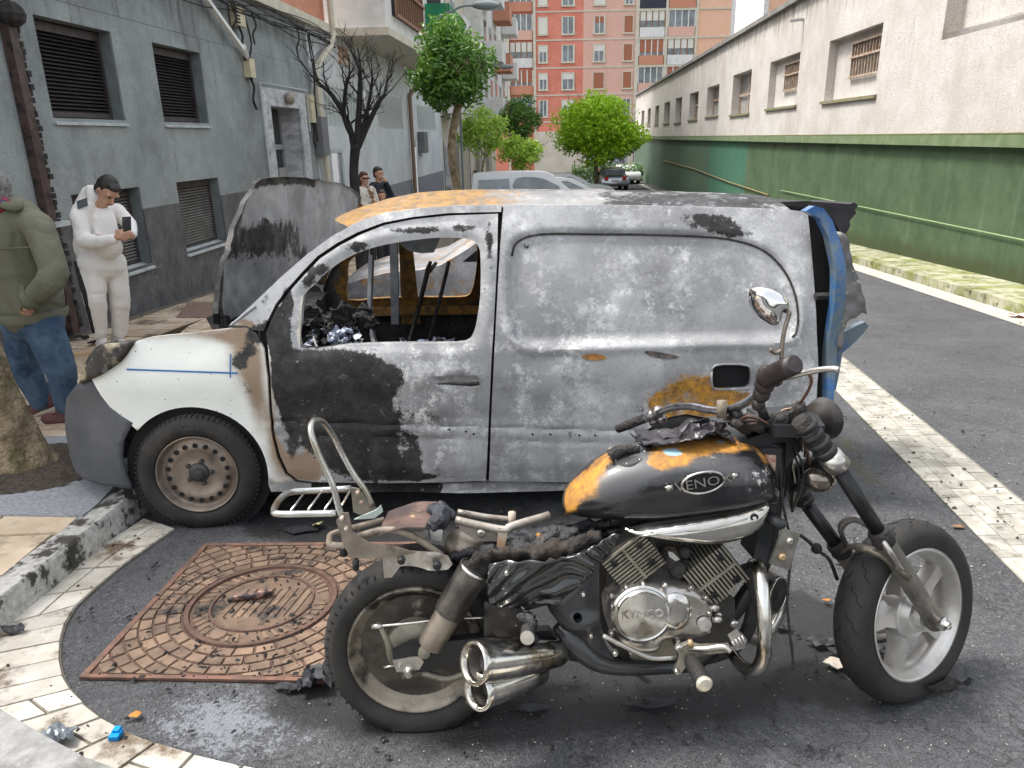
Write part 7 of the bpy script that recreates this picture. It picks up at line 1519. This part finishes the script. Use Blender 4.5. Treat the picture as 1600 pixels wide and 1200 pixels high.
kmk('bar_clamp', ptube([(1128, 626), (1128, 652)], .016, .02, 8, 0), MATS['cream_scorched'], hb); kmk('bar_riser', ptube([(1150, 640), (1160, 662)], .014, .04, 8, 0), M_FRAME, hb); kmk('bar_riser', ptube([(1186, 630), (1196, 655)], .014, .08, 8, 0), M_FRAME, hb)
for k in range(7): kmk('cable', ptube([(1130+k*3, 655+k), (1175, 668-k*3), (1225, 640+k*6), (1255, 645+k*6), (1245+k*4, 690+k*8)], .003, [.02, .05+.01*k, .06, .08, .04], 5), M_CHAR if k % 2 else MATS['copper_hose'])
# mirror
kmk('mirror_stem', ptube([(1221, 562), (1222, 540), (1226, 515), (1232, 495), (1233, 488), (1226, 485)], .0065, [.2, .2, .2, .2, .2, .18], 8), M_BROWNM)
kmk('mirror_stub', ptube([(1224, 545), (1212, 552), (1203, 545)], .006, .2, 6), M_BROWNM)
mo = catmull2(KP([(1172, 455), (1180, 449), (1200, 449), (1218, 456), (1230, 470), (1231, 484), (1222, 487), (1218, 500), (1211, 509), (1200, 504), (1184, 492), (1173, 474)], .17), 4)
def mrf(a, c, d=0): e = pd1(a, c, mo); return K3(a, .17+.045*(1-(1-min(1, e/.035))**2)**.5+.006*noise.noise(Vector((a*25, c*25, 0)))-d, c)
mi = kmk('mirror_shell', panel(mo, [], .007, mrf, .012), mat('mirror_chrome', (.78, .77, .76), (.85, .84, .83), 5, .07, 1.0, c3=(.40, .33, .28), s3=16, t3=(.60, .70)))
kmk('mirror_back', panel(mo, [], .02, lambda a, c, d=0: K3(a, .165, c), 0), M_BLACK, mi)
# loose cable hanging to the ground
kmk('hanging_cable', ptube([(1216, 700), (1222, 780), (1236, 850), (1233, 900), (1230, 940), (1234, 990), (1238, 1020), (1240, 1046)], .004, [.05, .08, .10, .12, .13, .14, .15, .15], 6), M_CHAR)
kmk('brake_line', ptube([(1250, 836), (1262, 845), (1278, 860), (1296, 875), (1308, 905)], .006, [.05, .03, 0, -.02, -.05], 6), M_CHAR); kmk('line_joint', ball(kw(1276, 857, 0), .018, 8, 6), M_CHAR)
for k in range(6): kmk('cable', ptube([(1222+k*4, 700), (1215+k*8, 730), (1228+k*5, 762), (1238, 800)], .0035, .02*k-.04, 5), M_CHAR if k % 3 else MATS['cream_scorched'])
# stand on the far side
kmk('side_stand', tube([kw(1000, 1040, -.12), K3(kp(980, 1080)[0], -.30, .0)], .012, 8), M_FRAME)
# ================================================================== PEOPLE
M_SKIN = mat('skin', (.50, .27, .18), (.56, .32, .22), 12, .5, bump=.1, bscale=90); M_SKIN2 = mat('skin_tanned', (.42, .22, .14), (.5, .28, .19), 12, .5)
M_HAIRD = mat('dark_hair', (.012, .009, .008), (.03, .024, .02), 60, .5, bump=.8, bscale=160, stretch=(1, 1, 3)); M_HAIRG = mat('grey_hair', (.10, .095, .09), (.26, .25, .24), 60, .6, bump=.8, bscale=160)
def cloth(name, a, b_, sc_=4, **k): return mat(name, a, b_, sc_, .85, bump=.35, bscale=130, bdist=.002, **k)
M_WHC = cloth('white_tracksuit', (.78, .76, .73), (.84, .82, .79)); M_BLKC = cloth('black_stripe', (.012, .013, .015), (.02, .02, .022)); M_JACK = cloth('olive_jacket', (.13, .13, .09), (.175, .175, .125), 2.5)
M_JEAN = cloth('blue_denim', (.035, .07, .13), (.10, .17, .25), 3.5, c3=(.02, .04, .09), s3=2.2, t3=(.5, .7)); M_MARO = mat('maroon_shoe', (.09, .03, .035), (.13, .05, .05), 20, .7); M_SOLE = mat('pale_sole', (.6, .57, .5), rough=.7)
def head(c, fw_, up_, s=1.0):
    fw_ = Vector(fw_).normalized(); up_ = Vector(up_); up_ = (up_-fw_*up_.dot(fw_)).normalized(); rt = fw_.cross(up_); Mx = Matrix((rt, fw_, up_)).transposed(); c = Vector(c)
    Q = lambda x_, y_, z_: c+(rt*x_+fw_*y_+up_*z_)*s
    L = [ball(c+up_*.02*s-fw_*.01*s, (.076*s, .095*s, .10*s), 16, 12, Mx), ball(Q(0, .035, -.05), (.056*s, .058*s, .072*s), 14, 10, Mx), cap(Q(0, .05, -.095), Q(0, .06, -.09), .026*s, .022*s), cap(Q(0, .088, .015), Q(0, .112, -.022), .009*s, .015*s, 8), cap(Q(-.03, .085, -.06), Q(.03, .085, -.06), .010*s, .010*s, 8),
         cap(Q(-.05, .072, .032), Q(.05, .072, .032), .012*s, .012*s, 8), cap(Q(-.078, -.005, .012), Q(-.080, -.012, -.022), .014*s, .010*s, 8), cap(Q(.078, -.005, .012), Q(.080, -.012, -.022), .014*s, .010*s, 8)]
    eyes = join(*[ball(Q(x_, .083, .012), .0085*s, 8, 6) for x_ in (-.032, .032)]); brows = join(*[cap(Q(x_-.016, .093, .034), Q(x_+.016, .091, .034), .003*s, .0025*s, 6) for x_ in (-.032, .032)]); mouth = cap(Q(-.022, .096, -.060), Q(.022, .096, -.060), .004*s, .004*s, 6)
    hair = [ball(Q(0, -.026, .035), (.083*s, .092*s, .098*s), 16, 12, Mx), ball(Q(0, .03, .088), (.06*s, .05*s, .03*s), 12, 8, Mx), ball(Q(0, -.05, -.02), (.07*s, .06*s, .07*s), 12, 8, Mx)]
    return L, eyes, brows, mouth, hair, Q
def hand(w0, dr, th, nrm, s=1.0, curl=.5):
    """w0 wrist, dr towards the fingers, th towards the thumb side, nrm palm normal (fingers curl that way)"""
    dr, th, nrm = [Vector(v).normalized() for v in (dr, th, nrm)]; L = [cap(w0, w0+dr*.05*s, .024*s, .028*s), cap(w0+dr*.06*s+th*.022*s, w0+dr*.07*s-th*.028*s, .018*s, .016*s)]
    for i, (o_, l_) in enumerate(((.030, .070), (.010, .080), (-.010, .075), (-.030, .060))):
        b0 = w0+dr*.078*s+th*o_*s; p = b0; d = dr.copy()
        for k, f_ in enumerate((.42, .32, .26)):
            d = (d+nrm*curl*(.55+.3*k)).normalized(); q = p+d*l_*f_*s; L.append(cap(p, q, (.0095-.0008*k)*s, (.0088-.0008*k)*s, 8)); p = q
    b0 = w0+dr*.02*s+th*.026*s; b1 = b0+(th*.75+dr*.7+nrm*.3)*.036*s; b2 = b1+(dr*.9+nrm*.5)*.03*s; L += [cap(b0, b1, .013*s, .011*s, 8), cap(b1, b2, .011*s, .009*s, 8)]
    return L
def wr(amp=.008, sc_=9, dirn=(1, 1, .5)):
    def f(co, n):
        q = Vector((co.x*sc_*.8, co.y*sc_*.8, co.z*sc_*.9+co.x*sc_*.4)); q = q; a = noise.noise(q+Vector((0, 0, .8*noise.noise(co*3)))); b = noise.noise(q*1.9+Vector((7, 3, 1)))
        return amp*(.7*a-.38*math.exp(-(a/.16)**2)-.22*math.exp(-(b/.14)**2)+.2)
    return f
# --- man in white
A = at_depth
pb = A(168, 530, 7.2); pm_ = empty('person', (pb.x, 7.2, gz(7.2)+.12), 'man in a white hooded tracksuit bending forward to take a picture with his phone', 'person')
fw1 = Vector((.60, -.42, -.85)); hc = A(167, 299, 7.12); L, ey, br, mo_, hr, Q = head(hc, fw1, (.55, -.1, .75), 1.12)
rw_ = A(180, 372, 6.84); hn = hand(rw_, (1, .0, .18), (0, -.2, 1), (.1, .9, .1), 1.05, .55); rw2 = A(206, 368, 7.05); hn2 = hand(rw2, (-.35, -.8, .25), (0, 0, 1), (-.8, .3, 0), 1.0, .6)
body = L+[cap(A(160, 318, 7.14), A(150, 335, 7.2), .055, .07), cap(A(148, 345, 7.2), A(152, 410, 7.2), .13, .12), cap(A(125, 336, 7.0), A(130, 373, 6.94), .05, .045), cap(A(130, 373, 6.94), rw_, .045, .03), cap(A(182, 335, 7.36), A(203, 352, 7.25), .045, .04), cap(A(203, 352, 7.25), rw2, .04, .028),
        cap(A(146, 420, 7.12), A(153, 470, 7.07), .08, .06), cap(A(153, 470, 7.07), A(157, 525, 7.15), .06, .045), cap(A(177, 420, 7.3), A(186, 470, 7.3), .08, .06), cap(A(186, 470, 7.3), A(184, 525, 7.36), .06, .045)]+hn+hn2
fuse(body, .009, 'body', M_SKIN, pm_, 2)
for nm, g in (('eyes', ey), ('eyebrows', br)): mk(nm, g, M_HAIRD, pm_, smooth='all')
mk('mouth', mo_, mat('lip', (.32, .12, .10), rough=.5), pm_, smooth='all'); fuse(hr, .010, 'hair', M_HAIRD, pm_, 1, wr(.004, 60))
fuse([cap(A(147, 345, 7.2), A(148, 385, 7.2), .165, .19), cap(A(148, 385, 7.2), A(153, 400, 7.2), .19, .18), cap(A(130, 332, 7.05), A(174, 334, 7.36), .10, .09), cap(A(124, 338, 6.98), A(130, 376, 6.92), .078, .068), cap(A(130, 376, 6.92), A(160, 378, 6.86), .068, .058), cap(A(160, 377, 6.86), A(178, 373, 6.85), .062, .048),
      cap(A(183, 330, 7.36), A(202, 350, 7.27), .08, .068), cap(A(202, 350, 7.27), A(207, 366, 7.08), .062, .045), cap(A(143, 296, 7.2), A(150, 312, 7.18), .05, .075), cap(A(138, 302, 7.26), A(132, 322, 7.25), .06, .085), cap(A(158, 328, 7.15), A(168, 336, 7.15), .06, .065), cap(A(164, 345, 7.12), A(168, 385, 7.1), .10, .13)], .0125, 'hooded_top', M_WHC, pm_, 6, wr(.013, 6))
for x_ in (165, 172): mk('drawstring', tube([A(x_, 326, 7.02), A(x_+1, 340, 6.97), A(x_+2, 352, 6.95)], .004, 5, 3), M_WHC, pm_)
mk('hem', lathe(A(155, 406, 7.2), (0, 0, 1), [(.185, -.03), (.195, 0), (.19, .03), (.17, .035)], 28, cap=False), M_WHC, pm_, smooth='all')
fuse([cap(A(150, 412, 7.14), A(170, 412, 7.25), .17, .165), cap(A(143, 424, 7.1), A(149, 468, 7.06), .125, .10), cap(A(149, 468, 7.06), A(155, 518, 7.14), .10, .078), cap(A(180, 422, 7.28), A(188, 468, 7.28), .115, .095), cap(A(188, 468, 7.28), A(187, 518, 7.34), .095, .075)], .0125, 'trousers', M_WHC, pm_, 6, wr(.013, 6))
mk('side_stripe', tube([A(117, 408, 7.02), A(127, 440, 6.98), A(135, 470, 6.97), A(143, 505, 7.03), A(146, 520, 7.06)], [.012, .025, .022, .02, .016], 8, 4, flat=.7), M_BLKC, pm_, smooth='all')
mk('shoulder_patch', prism([(-.05, -.03), (.045, -.04), (.05, .03), (-.045, .04)], lambda a, c, d: A(129, 318, 6.96)+Vector((a, .03*a-.01+d, c+.4*a)), .012), mat('grey_patch', (.10, .12, .13), rough=.8), pm_)
M_PHONE = mat('black_phone', (.01, .01, .012), rough=.2)
phc = A(198, 351, 6.93); ph = mk('phone', box(-.036, .036, -.005, .005, -.075, .07, lambda x_, y_, z_: phc+Vector((x_*.93+z_*.05, y_+x_*.3+z_*.2, z_))), M_PHONE, None, label='black smartphone held up by the man in white', cat='phone')
mk('camera_lens', join(*[ball(phc+Vector((-.018+.02*(i % 2), -.012+.01, .05-.02*(i//2))), .008, 8, 6) for i in range(3)]), mat('lens_grey', (.12, .12, .13), rough=.2), ph)
for (x_, y_, Y_) in ((162, 534, 7.12), (186, 532, 7.33)):
    c0 = A(x_, y_, Y_); c0.z = gz(Y_)+.12; sh = fuse([cap(c0+Vector((-.06, .05, .05)), c0+Vector((.08, -.06, .035)), .05, .042), cap(c0+Vector((-.05, .04, .09)), c0+Vector((-.02, .02, .1)), .045, .045)], .010, 'shoe', M_WHC, pm_, 3)
    mk('shoe_stripe', cap(c0+Vector((.0, -.06, .06)), c0+Vector((.07, -.09, .05)), .018, .012, 8), M_BLKC, sh, smooth='all'); mk('sole', tube([c0+Vector((-.09, .07, .012)), c0+Vector((.11, -.09, .012))], .045, 10, flat=1), M_SOLE, sh) if False else None
mk('watch_strap', lathe(A(180, 373, 6.845), (1, 0, .1), [(.034, -.012), (.037, 0), (.034, .012)], 14), M_BLKC, pm_, smooth='all')
# --- man in the olive jacket, walking out of the picture
pb = A(75, 640, 4.85); pj = empty('person', (pb.x, 4.85, gz(4.85)+.12), 'grey-haired man in olive jacket and jeans walking out at the left edge', 'person')
hc = A(-10, 300, 4.85); L, ey, br, mo_, hr, Q = head(hc, (-.95, .25, -.1), (0, 0, 1), 1.02)
body = L+[cap(A(5, 325, 4.85), A(20, 350, 4.85), .055, .07), cap(A(28, 360, 4.85), A(45, 490, 4.85), .13, .13), cap(A(62, 355, 4.74), A(84, 430, 4.64), .05, .04), cap(A(84, 430, 4.64), A(48, 472, 4.66), .04, .03), cap(A(35, 512, 4.9), A(38, 575, 4.9), .08, .06), cap(A(38, 575, 4.9), A(66, 628, 4.95), .06, .04), cap(A(70, 510, 4.8), A(97, 580, 4.78), .08, .06), cap(A(97, 580, 4.78), A(103, 640, 4.8), .055, .04)]+hand(A(48, 472, 4.66), (-.6, .1, -.8), (-.7, -.2, .3), (0, 1, 0), 1, .3)
fuse(body, .010, 'body', M_SKIN2, pj, 2)
fuse(hr, .010, 'hair', M_HAIRG, pj, 1, wr(.004, 60)); mk('eyes', ey, M_HAIRD, pj)
fuse([cap(A(24, 352, 4.85), A(40, 420, 4.86), .185, .20), cap(A(40, 420, 4.86), A(48, 478, 4.86), .205, .205), cap(A(15, 345, 4.95), A(55, 352, 4.76), .11, .10), cap(A(60, 354, 4.72), A(86, 425, 4.63), .095, .085), cap(A(86, 425, 4.63), A(78, 440, 4.60), .085, .085), cap(A(78, 440, 4.60), A(46, 470, 4.60), .08, .062), cap(A(18, 322, 4.86), A(30, 335, 4.86), .075, .09)], .011, 'jacket', M_JACK, pj, 6, wr(.013, 7))
mk('collar', tube([A(-2, 318, 4.72), A(18, 322, 4.70), A(32, 318, 4.80), A(30, 312, 4.95)], [.02, .035, .035, .02], 8, 4, flat=.5), M_JACK, pj, smooth='all'); mk('cuff', lathe(A(47, 469, 4.60), (A(47, 469, 4.6)-A(78, 440, 4.6)), [(.066, -.04), (.07, -.01), (.066, .015), (.05, .018)], 18, cap=False), M_JACK, pj, smooth='all')
mk('seam', tube([A(-5, 388, 4.66), A(20, 388, 4.64), A(48, 386, 4.65)], .005, 5, 3), M_JACK, pj); mk('pocket_flap', prism([(-.06, -.09), (-.03, -.1), (.03, .06), (.0, .07)], lambda a, c, d: A(34, 462, 4.635)+Vector((a, d, c)), .01), M_JACK, pj)
mk('shirt_collar', tube([A(-6, 335, 4.72), A(3, 322, 4.72), A(9, 311, 4.78)], [.02, .03, .02], 8, 3), mat('red_check', (.35, .02, .03), (.05, .03, .08), 30, .8, lo=.45, hi=.55), pj, smooth='all')
mk('hem', lathe(A(50, 489, 4.86), (0, 0, 1), [(.205, -.035), (.215, 0), (.21, .03)], 30, cap=False), M_JACK, pj, smooth='all')
fuse([cap(A(38, 500, 4.9), A(62, 500, 4.83), .155, .155), cap(A(36, 515, 4.93), A(38, 572, 4.93), .125, .10), cap(A(38, 572, 4.93), A(64, 624, 4.96), .098, .08), cap(A(68, 512, 4.8), A(95, 578, 4.78), .125, .098), cap(A(95, 578, 4.78), A(104, 632, 4.8), .095, .078)], .011, 'jeans', M_JEAN, pj, 5, wr(.010, 8))
for (hx, hy, tx_, ty_, Y_) in ((82, 628, 42, 648, 4.97), (112, 652, 88, 658, 4.80)):
    h0, t0 = A(hx, hy, Y_), A(tx_, ty_, Y_); g0 = gz(Y_)+.12
    if Y_ < 4.9: h0.z = g0+.05; t0.z = g0+.04; t0.x -= .06
    else: t0.z = g0+.04
    sh = fuse([cap(h0, t0, .045, .04), cap(h0+Vector((0, 0, .04)), h0*.6+t0*.4+Vector((0, 0, .04)), .045, .035)], .009, 'shoe', M_MARO, pj, 3); mk('sole', tube([h0-Vector((-.03, 0, .038)), (h0+t0)/2-Vector((0, 0, .04)), t0-Vector((.03, 0, .032))], .018, 8, 3, flat=2.2), M_SOLE, sh, smooth='all')
# --- onlookers
def onlooker(px, Y, hy, lab, top, legs, hair, facing, arms='down', H=None, coat=.0, long_hair=False, glasses=False, group=None):
    hc = A(px, hy, Y); g = gz(Y)+.12; Ht = hc.z-g+.12; s = Ht/1.75; c = Vector((hc.x, Y, g)); fd = Vector((math.cos(facing), math.sin(facing), 0)); rt = fd.cross(Vector((0, 0, 1)))
    t = empty('person', c, lab, 'person', group); Z = lambda r_, f_, z_: c+rt*(r_*s)+fd*(f_*s)+Vector((0, 0, z_*s))
    L, ey, br, mo_, hr, Q = head(Z(0, .02, 1.63), fd+Vector((0, 0, -.12)), (0, 0, 1), s)
    if arms == 'chin': ra = [Z(-.19, 0, 1.40), Z(-.22, .14, 1.18), Z(-.02, .17, 1.47)]; la = [Z(.19, 0, 1.40), Z(.23, .10, 1.14), Z(-.12, .22, 1.17)]
    elif arms == 'fold': ra = [Z(-.19, 0, 1.40), Z(-.24, .06, 1.14), Z(-.02, .24, 1.22)]; la = [Z(.19, 0, 1.40), Z(.24, .06, 1.14), Z(.02, .25, 1.14)]
    else: ra = [Z(-.19, 0, 1.40), Z(-.24, -.02, 1.12), Z(-.24, .06, .88)]; la = [Z(.19, 0, 1.40), Z(.24, -.02, 1.12), Z(.24, .06, .88)]
    k = s
    def limb(P, r): return [cap(P[0], P[1], r[0]*k, r[1]*k), cap(P[1], P[2], r[1]*k, r[2]*k)]
    lg = [[Z(x_, 0, .92), Z(x_*1.05, .02, .50), Z(x_*1.1, -.01, .10)] for x_ in (-.09, .09)]
    b = L+[cap(Z(0, 0, 1.52), Z(0, 0, 1.44), .05*k, .06*k), cap(Z(0, 0, 1.35), Z(0, 0, .98), .12*k, .12*k)]+limb(ra, (.045, .038, .026))+limb(la, (.045, .038, .026))+limb(lg[0], (.08, .055, .04))+limb(lg[1], (.08, .055, .04))
    for P, th_ in ((ra, 1), (la, -1)): b += hand(P[2], (P[2]-P[1]), rt*th_+Vector((0, 0, .1)), fd*-1, k, .3)
    fuse(b, .013, 'body', M_SKIN, t, 1); fuse(hr+([cap(Z(0, -.06, 1.6), Z(0, -.07, 1.42), .08*k, .06*k)] if long_hair else []), .014, 'hair', hair, t, 1)
    fuse([cap(Z(-.05, 0, 1.34), Z(-.04, 0, 1.0-coat), .14*k, .15*k), cap(Z(.05, 0, 1.34), Z(.04, 0, 1.0-coat), .14*k, .15*k), cap(Z(-.15, 0, 1.42), Z(.15, 0, 1.42), .075*k, .075*k)]+limb(ra, (.07, .06, .042))+limb(la, (.07, .06, .042)), .016, 'coat', top, t, 2, wr(.012, 9))
    fuse([cap(Z(-.06, 0, .95), Z(.06, 0, .95), .13*k, .13*k)]+limb(lg[0], (.10, .075, .06))+limb(lg[1], (.10, .075, .06)), .016, 'trousers', legs, t, 2, wr(.010, 9))
    for x_ in (-.1, .1): mk('shoe', cap(Z(x_, -.05, .045), Z(x_, .13, .04), .045*k, .04*k), M_BLKC, t, smooth='all')
    mk('eyes', ey, M_HAIRD, t)
    if glasses: mk('sunglasses', tube([Q(-.07, .03, .015), Q(-.05, .088, .015), Q(0, .098, .018), Q(.05, .088, .015), Q(.07, .03, .015)], .014*k, 6), M_BLKC, t)
    return t
M_NAVY = cloth('navy_jumper', (.012, .016, .028), (.025, .03, .045)); M_DKT = cloth('dark_trousers', (.02, .02, .025), (.04, .04, .045))
M_COATW = mat('white_brown_coat', (.62, .58, .52), (.22, .12, .06), 5, .9, lo=.52, hi=.56); M_BRC = cloth('brown_check_coat', (.14, .09, .05), (.26, .19, .12), 14)
onlooker(568, 14.3, 279, 'woman in dark glasses and a white coat with brown patches standing by the burnt tree', M_COATW, M_DKT, mat('auburn_hair', (.06, .02, .012), (.10, .04, .02), 30, .5), math.radians(-40), 'fold', coat=.15, long_hair=True, glasses=True)
onlooker(590, 14.8, 271, 'man in a navy jumper holding his chin, standing behind the woman in the white coat', M_NAVY, M_DKT, M_HAIRD, math.radians(-30), 'chin')
onlooker(597, 13.4, 308, 'short person in a brown checked coat standing in front of the man in navy', M_BRC, M_DKT, mat('brown_hair', (.05, .03, .02), (.09, .05, .03), 30, .5), math.radians(-80), 'fold', coat=.1, long_hair=True)
onlooker(743, 31, 271, 'distant dark-haired person behind the parked white van', M_NAVY, M_DKT, M_HAIRD, math.radians(180), 'down')
# ================================================================== DEBRIS
def flake(px, py, sx, sy, m, lab, cat='debris', seed=0, h=.02, thick=.004, name='burnt_fragment', fr=18, rot=0, lift=.01, group=None, hh=0, pts=None):
    c = on_ground(px, py, hh); rnd = random.Random(seed); N = 11; P = []
    for k in range(N):
        a = 2*math.pi*k/N; r_ = rnd.uniform(.6, 1.15); x_, y_ = sx*math.cos(a)*r_, sy*math.sin(a)*r_; P.append((x_*math.cos(rot)-y_*math.sin(rot), x_*math.sin(rot)+y_*math.cos(rot)))
    def f(u, v, d=0):
        z = h*(.5+.5*noise.noise(Vector((u*fr, v*fr, seed*3.1)))+.35*noise.noise(Vector((u*fr*2.7, v*fr*2.7, seed)))); return Vector((c.x+u, c.y+v, gz(c.y+v)+hh+lift+max(0, z)-d))
    return mk(name, panel(P, [], max(.008, min(sx, sy)/5), f, thick), m, None, smooth=True, label=lab, cat=cat, group=group)
M_SHARD = mat('black_shard', (.010, .010, .012), (.028, .03, .036), 20, .6, bump=.5, bscale=60)
flake(497, 1072, .07, .09, M_SHARD, 'black melted plastic heap on the road left of the motorcycle rear wheel', seed=1, h=.09, fr=30, lift=.0, name='melted_plastic')
flake(455, 1078, .06, .03, M_SHARD, 'flat black residue beside the melted heap at the edge of the manhole plate', seed=2, h=.02)
flake(92, 1162, .075, .05, mat('dark_plastic_bag', (.10, .12, .14), (.28, .30, .33), 12, .3, coat=.3), 'crumpled translucent dark plastic bag lying on the curved white gutter', 'plastic bag', 3, .06, name='plastic_bag', fr=26)
flake(28, 993, .05, .025, M_SHARD, 'black charred lump in the gutter beside the kerb at the left edge', seed=4, h=.04)
flake(1306, 1045, .045, .026, mat('cream_fragment', (.66, .62, .54), (.45, .38, .30), 12, .7), 'cream and white burnt fragment on the road left of the front wheel', seed=5, h=.03)
flake(1335, 1025, .11, .05, M_SHARD, 'large black rubber fragment beside the front wheel', seed=6, h=.05); flake(1290, 1010, .08, .04, M_SHARD, 'second black fragment lying nearer the hanging cable', seed=16, h=.03)
flake(1222, 985, .05, .03, M_SHARD, 'dark angular shard behind the chrome engine guard', seed=7, h=.04); flake(1020, 1103, .10, .03, M_SHARD, 'flat charred sheet on the road below the footrest', seed=8, h=.015)
flake(1500, 1078, .05, .02, M_SHARD, 'black scrap against the right side of the front tyre', seed=9, h=.05); flake(830, 1112, .07, .025, M_SHARD, 'charred scrap on the road in front of the silencers', seed=10, h=.015)
flake(735, 1105, .09, .04, M_SHARD, 'soft black melted pool under the silencer tips', seed=11, h=.03)
flake(497, 826, .03, .03, mat('yellow_foam', (.62, .55, .30), (.5, .42, .2), 20, .8), 'small yellow foam crumb on the soot below the van sill', 'foam crumb', 12, .04, name='foam_crumb'); flake(470, 830, .12, .05, M_SHARD, 'spread of black ash round the yellow foam crumb', seed=13, h=.01)
flake(213, 1124, .022, .014, mat('orange_leaf', (.50, .20, .02), (.35, .12, .02), 30, .7), 'dry orange leaf on the road beside the gutter', 'leaf', 14, .02, name='leaf', thick=.001); flake(1290, 944, .02, .010, MATS['orange_leaf'], 'dry orange leaf on the road left of the front wheel', 'leaf', 15, .02, name='leaf', thick=.001)
flake(1497, 826, .03, .02, mat('brown_leaf', (.12, .06, .03), (.2, .12, .07), 30, .8), 'brown leaf lying on the pale parking strip', 'leaf', 17, .012, name='leaf', thick=.001)
flake(1594, 496, .16, .10, mat('red_tape', (.62, .04, .06), (.72, .55, .52), 9, .5, lo=.48, hi=.54), 'crumpled red and white tape on the road at the right edge', 'tape', 18, .05, name='barrier_tape')
c = on_ground(183, 1157); cp_ = empty('bottle_cap', (c.x, c.y, gz(c.y)), 'small bright blue plastic cap standing on the white gutter tiles', 'plastic cap'); M_BC = mat('bright_blue_plastic', (.0, .24, .62), rough=.35)
mk('cap_body', box(c.x-.015, c.x+.015, c.y-.018, c.y+.018, gz(c.y)+.012, gz(c.y)+.03), M_BC, cp_); mk('cap_top', box(c.x-.010, c.x+.010, c.y+.0, c.y+.022, gz(c.y)+.0302, gz(c.y)+.038), M_BC, cp_)
c = on_ground(395, 940); P = [Vector((c.x+x_, c.y+y_, gz(c.y)+.022+z_)) for x_, y_, z_ in ((-.095, -.02, 0), (-.05, -.008, .008), (0, .0, .004), (.05, .012, .01), (.085, .025, .004))]
sk_ = mk('charred_stick', tube(P, [.008, .012, .015, .013, .006], 7, 3, flat=1.6), mat('pinkish_char', (.42, .24, .20), (.04, .03, .03), 16, .7, lo=.42, hi=.55, bump=.8, bscale=50), None, smooth='all', label='pinkish charred stick lying across the round manhole lid', cat='debris')
for i, (px, py, s_) in enumerate(((120, 532, .16), (95, 540, .2), (150, 540, .1))):
    flake(px, py, s_, .07, M_CHAR, ('black rubble at the foot of the charred downpipe', 'long black rubble behind the man in the olive jacket', 'black rubble by the left shoe of the man in white')[i], seed=30+i, h=.06, hh=.12)
c = A(125, 540, 7.0); mk('timber_offcut', box(-.3, .25, -.03, .03, 0, .03, lambda x_, y_, z_: Vector((c.x+x_, 6.9+y_+x_*.5, gz(6.9)+.13+z_-.02*x_))), mat('pale_timber', (.45, .30, .17), (.55, .4, .25), 6, .8), None, label='pale timber offcut on the pavement beside the man in white', cat='timber')
flake(1120, 915, .001+.05, .03, M_SHARD, 'charred scrap on the road behind the engine', seed=21, h=.02)
V = []; Fc = []; rnd = random.Random(99)
def chip(px, py, s, hh=0.0):
    c = on_ground(px, py, hh); a = rnd.uniform(0, 6.28); k = len(V); ca, sa = math.cos(a)*s, math.sin(a)*s; z = gz(c.y)+hh+.006; q = rnd.uniform(.4, .9)
    for x_, y_, h in ((-1, -q, 0), (1, -q*.6, 0), (.8, q, 0), (-.7, q*.8, 0), (-.3, -.1, 1), (.4, .2, .9)): V.append(Vector((c.x+x_*ca-y_*sa, c.y+x_*sa+y_*ca, z+h*s*.7)))
    Fc.extend([tuple(k+i for i in f) for f in ((0, 1, 5, 4), (1, 2, 5), (2, 3, 4, 5), (3, 0, 4))])
for (x0, x1, y0, y1, n_) in ((120, 620, 800, 1100, 420), (560, 1330, 1040, 1190, 260), (1180, 1420, 900, 1080, 200), (900, 1600, 640, 900, 160), (400, 900, 780, 840, 160), (1340, 1600, 430, 800, 60), (0, 400, 900, 1200, 90), (300, 480, 900, 1060, 160), (1290, 1590, 620, 900, 200)):
    for _ in range(n_): chip(rnd.uniform(x0, x1), rnd.uniform(y0, y1), rnd.choice((.002, .003, .004, .006, .010))*rnd.uniform(.6, 1.3), .008)
for _ in range(160): chip(rnd.uniform(130, 480), rnd.uniform(440, 640), rnd.uniform(.004, .014), .125)
mk('ash_crumbs', (V, Fc), M_CHAR, None, kind='stuff')
V = []; Fc = []
for _ in range(700):
    px, py = rnd.uniform(100, 1600), rnd.uniform(800, 1200); chip(px, py, rnd.choice((.0015, .002, .003)), .002)
for _ in range(160): chip(rnd.uniform(1300, 1600), rnd.uniform(500, 900), rnd.uniform(.003, .005), .002)
mk('pale_grit', (V, Fc), mat('grit', (.45, .42, .36), (.3, .28, .25), 50, .9), None, kind='stuff')
